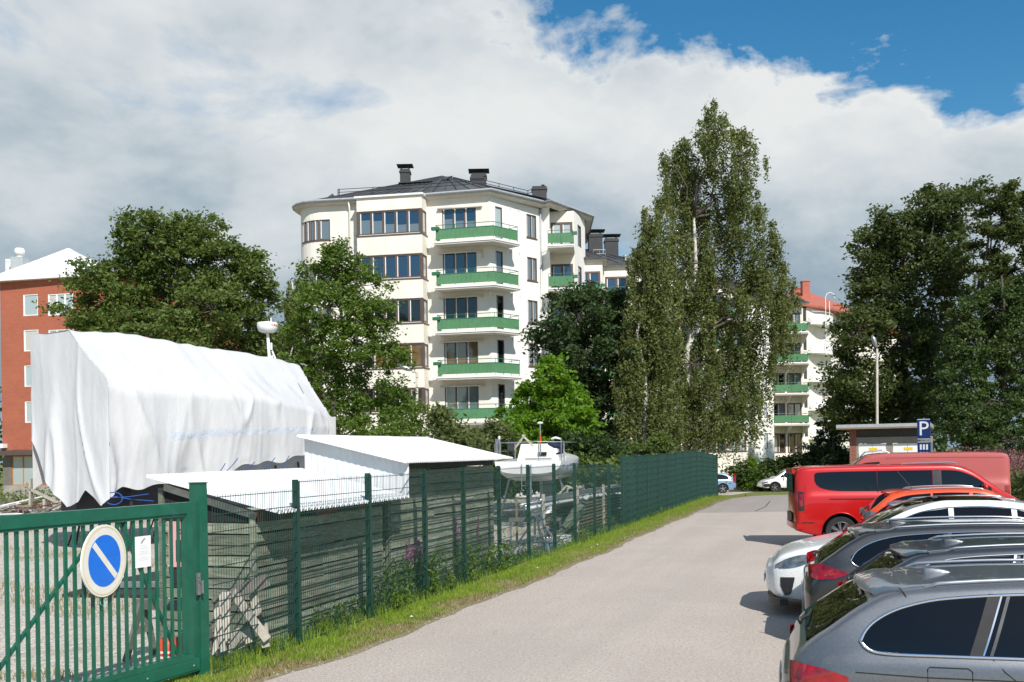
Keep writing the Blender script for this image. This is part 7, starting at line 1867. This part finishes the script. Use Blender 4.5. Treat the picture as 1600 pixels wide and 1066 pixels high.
# 4: white crossover, nose to the road
L = 5.03
S = dict(L=L, W=1.99, paint='p_white', r=.37, axles=(1.03, 3.99), wr=.70, rf=1.05, nw=.70, fb=.10,
         top=[(0, .95), (.06, 1.05), (.25, 1.16), (.8, 1.38), (1.5, 1.60), (2.1, 1.675), (2.6, 1.675), (3.0, 1.60), (3.5, 1.38), (3.95, 1.13), (4.2, 1.07), (4.6, .985), (4.9, .87), (L, .74)],
         belt=[(0, .85), (.5, 1.05), (1.5, 1.1), (3.0, 1.04), (3.8, .99), (4.4, .90), (4.8, .80), (L, .64)],
         bot=[(0, .38), (.3, .26), (4.5, .22), (L - .1, .25), (L, .30)],
         crown=[(0, .02), (.5, .06), (2.5, .05), (3.2, .09), (3.9, .06), (4.5, .08), (L, .06)],
         glass=[('side_window', .95, 1.75, [(.95, 1.26), (1.2, 1.40), (1.75, 1.535)], [(.95, 1.16), (1.75, 1.12)], 'car_glass'), ('side_window', 1.82, 2.55, [(1.82, 1.545), (2.2, 1.57), (2.55, 1.56)], [(1.82, 1.12), (2.55, 1.09)], 'car_glass'),
                ('side_window', 2.62, 3.72, [(2.62, 1.555), (2.95, 1.50), (3.3, 1.36), (3.72, 1.12)], [(2.62, 1.085), (3.72, 1.04)], 'car_glass')],
         windshield=(3.98, 1.9, .94, .90), rear_glass=(.10, .8, .8, .85), tail=[(.0, .35, [(0, .98), (.35, .96)], [(0, .88), (.35, .91)], 'tail')],
         head=[(4.36, 4.97, [(4.36, .905), (4.55, .90), (4.8, .835), (4.97, .735)], [(4.36, .885), (4.5, .79), (4.75, .705), (4.97, .68)])],
         flank=[(4.70, 4.90, [(4.70, .575), (4.90, .565)], [(4.70, .545), (4.76, .33), (4.83, .30), (4.90, .44)], 'steel_dark', 'brake_duct')], handles=[], mirror=(3.45, 1.08), bumper=[(L + .065, L - .12, .17, .26, 'blackplastic')], plate=(L + .115, .47, 1), seams=[[(2.58, 1.08), (2.6, .7), (2.55, .3)]])
S['trim'] = ([(.93, 1.21), (1.2, 1.41), (1.8, 1.55), (2.2, 1.58), (2.6, 1.567), (2.95, 1.51), (3.3, 1.37), (3.76, 1.09)], [(.93, 1.20), (1.8, 1.11), (2.6, 1.075), (3.76, 1.03)], .94, 3.75); S['trimmat'] = 'chrome'; S['trimr'] = .009
q = bay(1206, 14.6, 1.99, 1, L, .36)
car4, B4 = vehicle('crossover_car', 'white crossover parked with its nose out towards the road', 'car', q, math.pi + PARK, S, None, None)
# 5: pale blue-silver hatchback
def hatch(paint_, L=4.3, W=1.8, H=1.5, **kw):
    S = wagon(paint_, 4.9, W, H, **kw); k = L / 4.9
    sc = lambda p: [(a * k, b) for a, b in p]
    for key in ('top', 'belt', 'bot', 'crown'): S[key] = sc(S[key])
    S['glass'] = [(n, a * k, b * k, sc(t), sc(u), m) for (n, a, b, t, u, m) in S['glass']]
    S['tail'] = [(a * k, b * k, sc(t), sc(u), m) for (a, b, t, u, m) in S['tail']]; S['head'] = [(a * k, b * k - .01, sc(t), sc(u)) for (a, b, t, u) in S['head']]
    S['axles'] = tuple(a * k for a in S['axles']); S['L'] = L; S['rear_glass'] = (.13 * k, .56 * k, .9, .9); S['windshield'] = (3.66 * k, 2.98 * k, .93, .93); S['spoiler'] = (.48 * k, .80 * k, .045)
    S['seams'] = [[(a * k, b) for a, b in q] for q in S['seams']]; S['handles'] = [(a * k, b) for a, b in S['handles']]; S['mirror'] = (S['mirror'][0] * k, S['mirror'][1]); S['fin'] = (1.0 * k, paint_); S['rail'] = (.95 * k, 2.75 * k, S['rail'][2]); S['wiper'] = (.13 * k,)
    return S
S = hatch('p_blue', 4.45, 1.8, 1.50); S.pop('fin'); q = bay(1352, 17.5, 1.8)
car5, B5 = vehicle('hatchback_car', 'pale blue hatchback, only roof and rear window showing before the orange car', 'car', q, PARK, S, None, None)
# 6: orange crossover
S = hatch('p_orange', 4.2, 1.8, 1.54, tail=[(.0, .42, [(0, 1.05), (.2, 1.05), (.42, .98)], [(0, .88), (.2, .88), (.42, .93)], 'lens')])
S.pop('fin'); S['spoiler'] = (.40, .80, .04); S['rail'] = (.9, 2.4, 'alu'); q = bay(1351, 21.1, 1.8)
S['trim'] = None; del S['trim']
car6, B6 = vehicle('crossover_car', 'orange crossover with roof rails, close in front of the bright red van', 'car', q, PARK, S, None, None)
# 7: the bright red van
L = 5.25
S = dict(L=L, W=2.0, paint='p_red', r=.375, axles=(1.02, 4.15), wr=.865, rr=.35, rf=.8, nw=.74, tw=.90, wheel='van', ag=.075, pp=2.6,
         top=[(0, 1.80), (.05, 1.90), (.18, 1.945), (.6, 1.965), (2.5, 1.985), (3.45, 1.985), (3.75, 1.95), (4.0, 1.86), (4.35, 1.62), (4.70, 1.345), (4.82, 1.28), (5.0, 1.18), (5.15, 1.03), (L, .80)],
         belt=[(0, 1.25), (.4, 1.33), (3.3, 1.34), (4.3, 1.26), (4.8, 1.10), (L, .70)],
         bot=[(0, .40), (.4, .30), (.8, .27), (4.6, .27), (L, .34)], crown=[(0, .05), (.3, .06), (3.5, .06), (4.2, .12), (4.7, .08), (L, .1)],
         glass=[('side_window', .42, 1.865, [(.42, 1.75), (.44, 1.79), (.50, 1.815), (1.86, 1.84)], [(.42, 1.62), (.46, 1.53), (.58, 1.44), (.85, 1.38), (1.1, 1.365), (1.86, 1.36)], 'car_glass'),
                ('side_window', 1.875, 3.12, [(1.89, 1.84), (3.12, 1.845)], [(1.89, 1.36), (3.12, 1.365)], 'car_glass'),
                ('side_window', 3.32, 4.42, [(3.32, 1.845), (3.62, 1.83), (3.95, 1.73), (4.42, 1.41)], [(3.32, 1.365), (4.42, 1.34)], 'car_glass')],
         flank=[(3.13, 3.31, [(3.13, 1.86), (3.31, 1.86)], [(3.13, 1.355), (3.31, 1.36)], 'steel_dark', 'door_pillar'), (.75, 1.85, [(.75, 1.185), (1.85, 1.19)], [(.75, 1.165), (1.85, 1.165)], 'void', 'sliding_rail'),
                (.12, .40, [(.12, .62), (.4, .62)], [(.12, .60), (.4, .60)], 'void', 'bumper_joint')],
         tail=[(.03, .17, [(.0, 1.36), (.17, 1.36)], [(.0, .90), (.17, .90)], 'blackplastic'), (.045, .14, [(.0, 1.31), (.17, 1.31)], [(.0, .97), (.17, .97)], 'tail')],
         head=[(4.75, 5.15, [(4.7, 1.02), (5.15, .90)], [(4.7, .84), (5.15, .76)])], windshield=(4.74, 3.82, .95, .93), seams=[[(1.875, 1.9), (1.875, 1.3), (1.87, .75), (1.9, .45)], [(3.22, 1.36), (3.24, .8), (3.2, .3)], [(.20, 1.92), (.2, 1.4), (.2, .65)], [(4.3, 1.3), (4.35, .8), (4.3, .6)]],
         handles=[(3.5, 1.12)], mirror=(4.22, 1.40), mirrormat='p_red', bumper=[(-.11, .0, .46, .60, 'p_red')])
q = bay(1246, 24.1, 2.0, back=.46, rot=PARK * .62)
van, B7 = vehicle('passenger_van', 'bright red passenger van with dark tinted windows, beside the orange car', 'van', q, PARK * .62, S, None, None)
mb = MB(); mb.box(-.075, -.055, -.72, .72, 1.32, 1.78); mb.build('rear_window', M['car_glass'], van)
mb = MB(); mb.box(-.085, -.03, -.80, .80, 1.80, 1.90); mb.build('roof_lip', M['p_red'], van)
mb = MB(); mb.tube([(2.45, -.72, 1.99), (2.6, -.72, 2.0), (3.55, -.72, 2.02), (3.7, -.72, 1.99)], .02, 6); mb.build('roof_rail', M['steel'], van)
mb = MB(); mb.box(-.09, -.07, -.5, .5, .62, .82); mb.build('plate_panel', M['blackplastic'], van)
for sy in (-1, 1):
    mb = MB(); mb.box(.60, .64, sy * .88 - .1, sy * .88 + .1, .12, .36); mb.build('mud_flap', M['black'], van)
# whip aerial of the orange car
mb = MB(); z = B6.ztop(.95, 0); mb.tube([(1.05, 0, z), (.75, 0, z + .38)], .006, 5); mb.build('whip_aerial', M['blackplastic'], car6)
# 8: the big faded red van behind
L = 5.6
S = dict(L=L, W=2.05, paint='p_oldred', r=.36, axles=(1.1, 4.5), wr=.88, rr=.25, tw=.94, rf=.8, wheel='van', ag=.07,
         top=[(0, 2.05), (.05, 2.14), (.2, 2.19), (1, 2.22), (3.4, 2.22), (3.85, 2.18), (4.1, 2.08), (4.5, 1.75), (4.9, 1.40), (5.1, 1.28), (5.4, 1.15), (L, .9)],
         belt=[(0, 1.35), (.4, 1.38), (3.5, 1.38), (4.6, 1.3), (5.1, 1.1), (L, .75)], bot=[(0, .45), (.4, .35), (L, .35)], crown=[(0, .05), (.4, .07), (3.5, .07), (4.4, .12), (L, .1)],
         glass=[('side_window', 3.6, 4.65, [(3.6, 1.95), (4.0, 1.92), (4.65, 1.5)], [(3.6, 1.4), (4.65, 1.38)], 'car_glass')],
         tail=[(.02, .16, [(0, 1.22), (.16, 1.22)], [(0, .86), (.16, .86)], 'tail')], windshield=(4.92, 4.05, .95, .93), handles=[(3.75, 1.15)], mirror=(4.5, 1.45), mirrormat='blackplastic',
         seams=[[(.14, 2.1), (.14, .6)], [(3.4, 2.1), (3.4, .5)], [(.16, 2.04), (1.7, 2.06), (3.38, 2.06)]])
q = bay(1580, 29.2, 2.05, 1, 0, .48)
van2, B8 = vehicle('cargo_van', 'long faded red cargo van facing away to the left behind the bright red van', 'van', q, math.pi + PARK, S, None, None)
mb = MB()
mb.tube([(3.3, .72, 2.215), (3.5, .74, 2.30), (4.0, .74, 2.25), (4.15, .72, 2.10)], .022, 6); mb.build('roof_rail', M['steel'], van2)
# 9: light roof showing behind the vans
S = hatch('p_silver', 4.5, 1.85, 1.62); S['roof_glass'] = (1.2, 2.4, .7, .7); del S['roof_glass']
p = atg(1306, 36.5); k_ = at(1306, 727, 36.5).z
car9, B9 = vehicle('people_carrier', 'tall silver car behind the bright red van, only its pale roof showing', 'car', (p.x, 36.5, 0), 0, hatch('p_silver', 4.4, 1.85, 1.86), None, None)
mb = MB(); mb.box(1.2, 1.32, -.5, .5, 1.85, 1.93); mb.build('roof_bar', M['blackplastic'], car9)
# 10: white suv far down the road, 11: light blue estate, 12: red car in the hedge
L = 4.55
S = hatch('p_white', L, 1.84, 1.62); S['wheel'] = 'five'; S['lipmat'] = 'blackplastic'; S['lipr'] = .04
S['flank'] = [(L - .55, L - .05, [(L - .55, .62), (L - .05, .6)], [(L - .55, .40), (L - .05, .34)], 'blackplastic', 'grille_surround')]
S['bot'] = [(0, .4), (.4, .28), (L - .3, .28), (L, .36)]; S['spoiler'] = (.5, .75, .04)
p = atg(1189.5, 73.4)
suv, B10 = vehicle('small_suv', 'white suv far down the road, half hidden by the bright red van', 'car', (p.x + L, 74, gz(74)), math.pi, S, None, None)
S = wagon('p_lblue', 4.75, 1.82, 1.47); S['wheel'] = 'five'
S['tail'] = [(.0, .22, [(0, 1.20), (.1, 1.32), (.22, 1.30)], [(0, .70), (.22, .78)], 'tail')]
p = atg(1151.5, 68.5)
vol, B11 = vehicle('estate_car', 'light blue estate car at the far end of the green fence', 'car', (p.x, 69.5, gz(69.5)), math.pi, S, None, None)
S = hatch('p_oldred', 4.3, 1.8, 1.5); p = atg(1152, 82)
c12, B12 = vehicle('red_hatchback', 'dark red car almost hidden in the hedge at the end of the road', 'car', (p.x, 82.5, gz(82.5) + .75), 0, S, None, None)
bpy.context.view_layer.update()
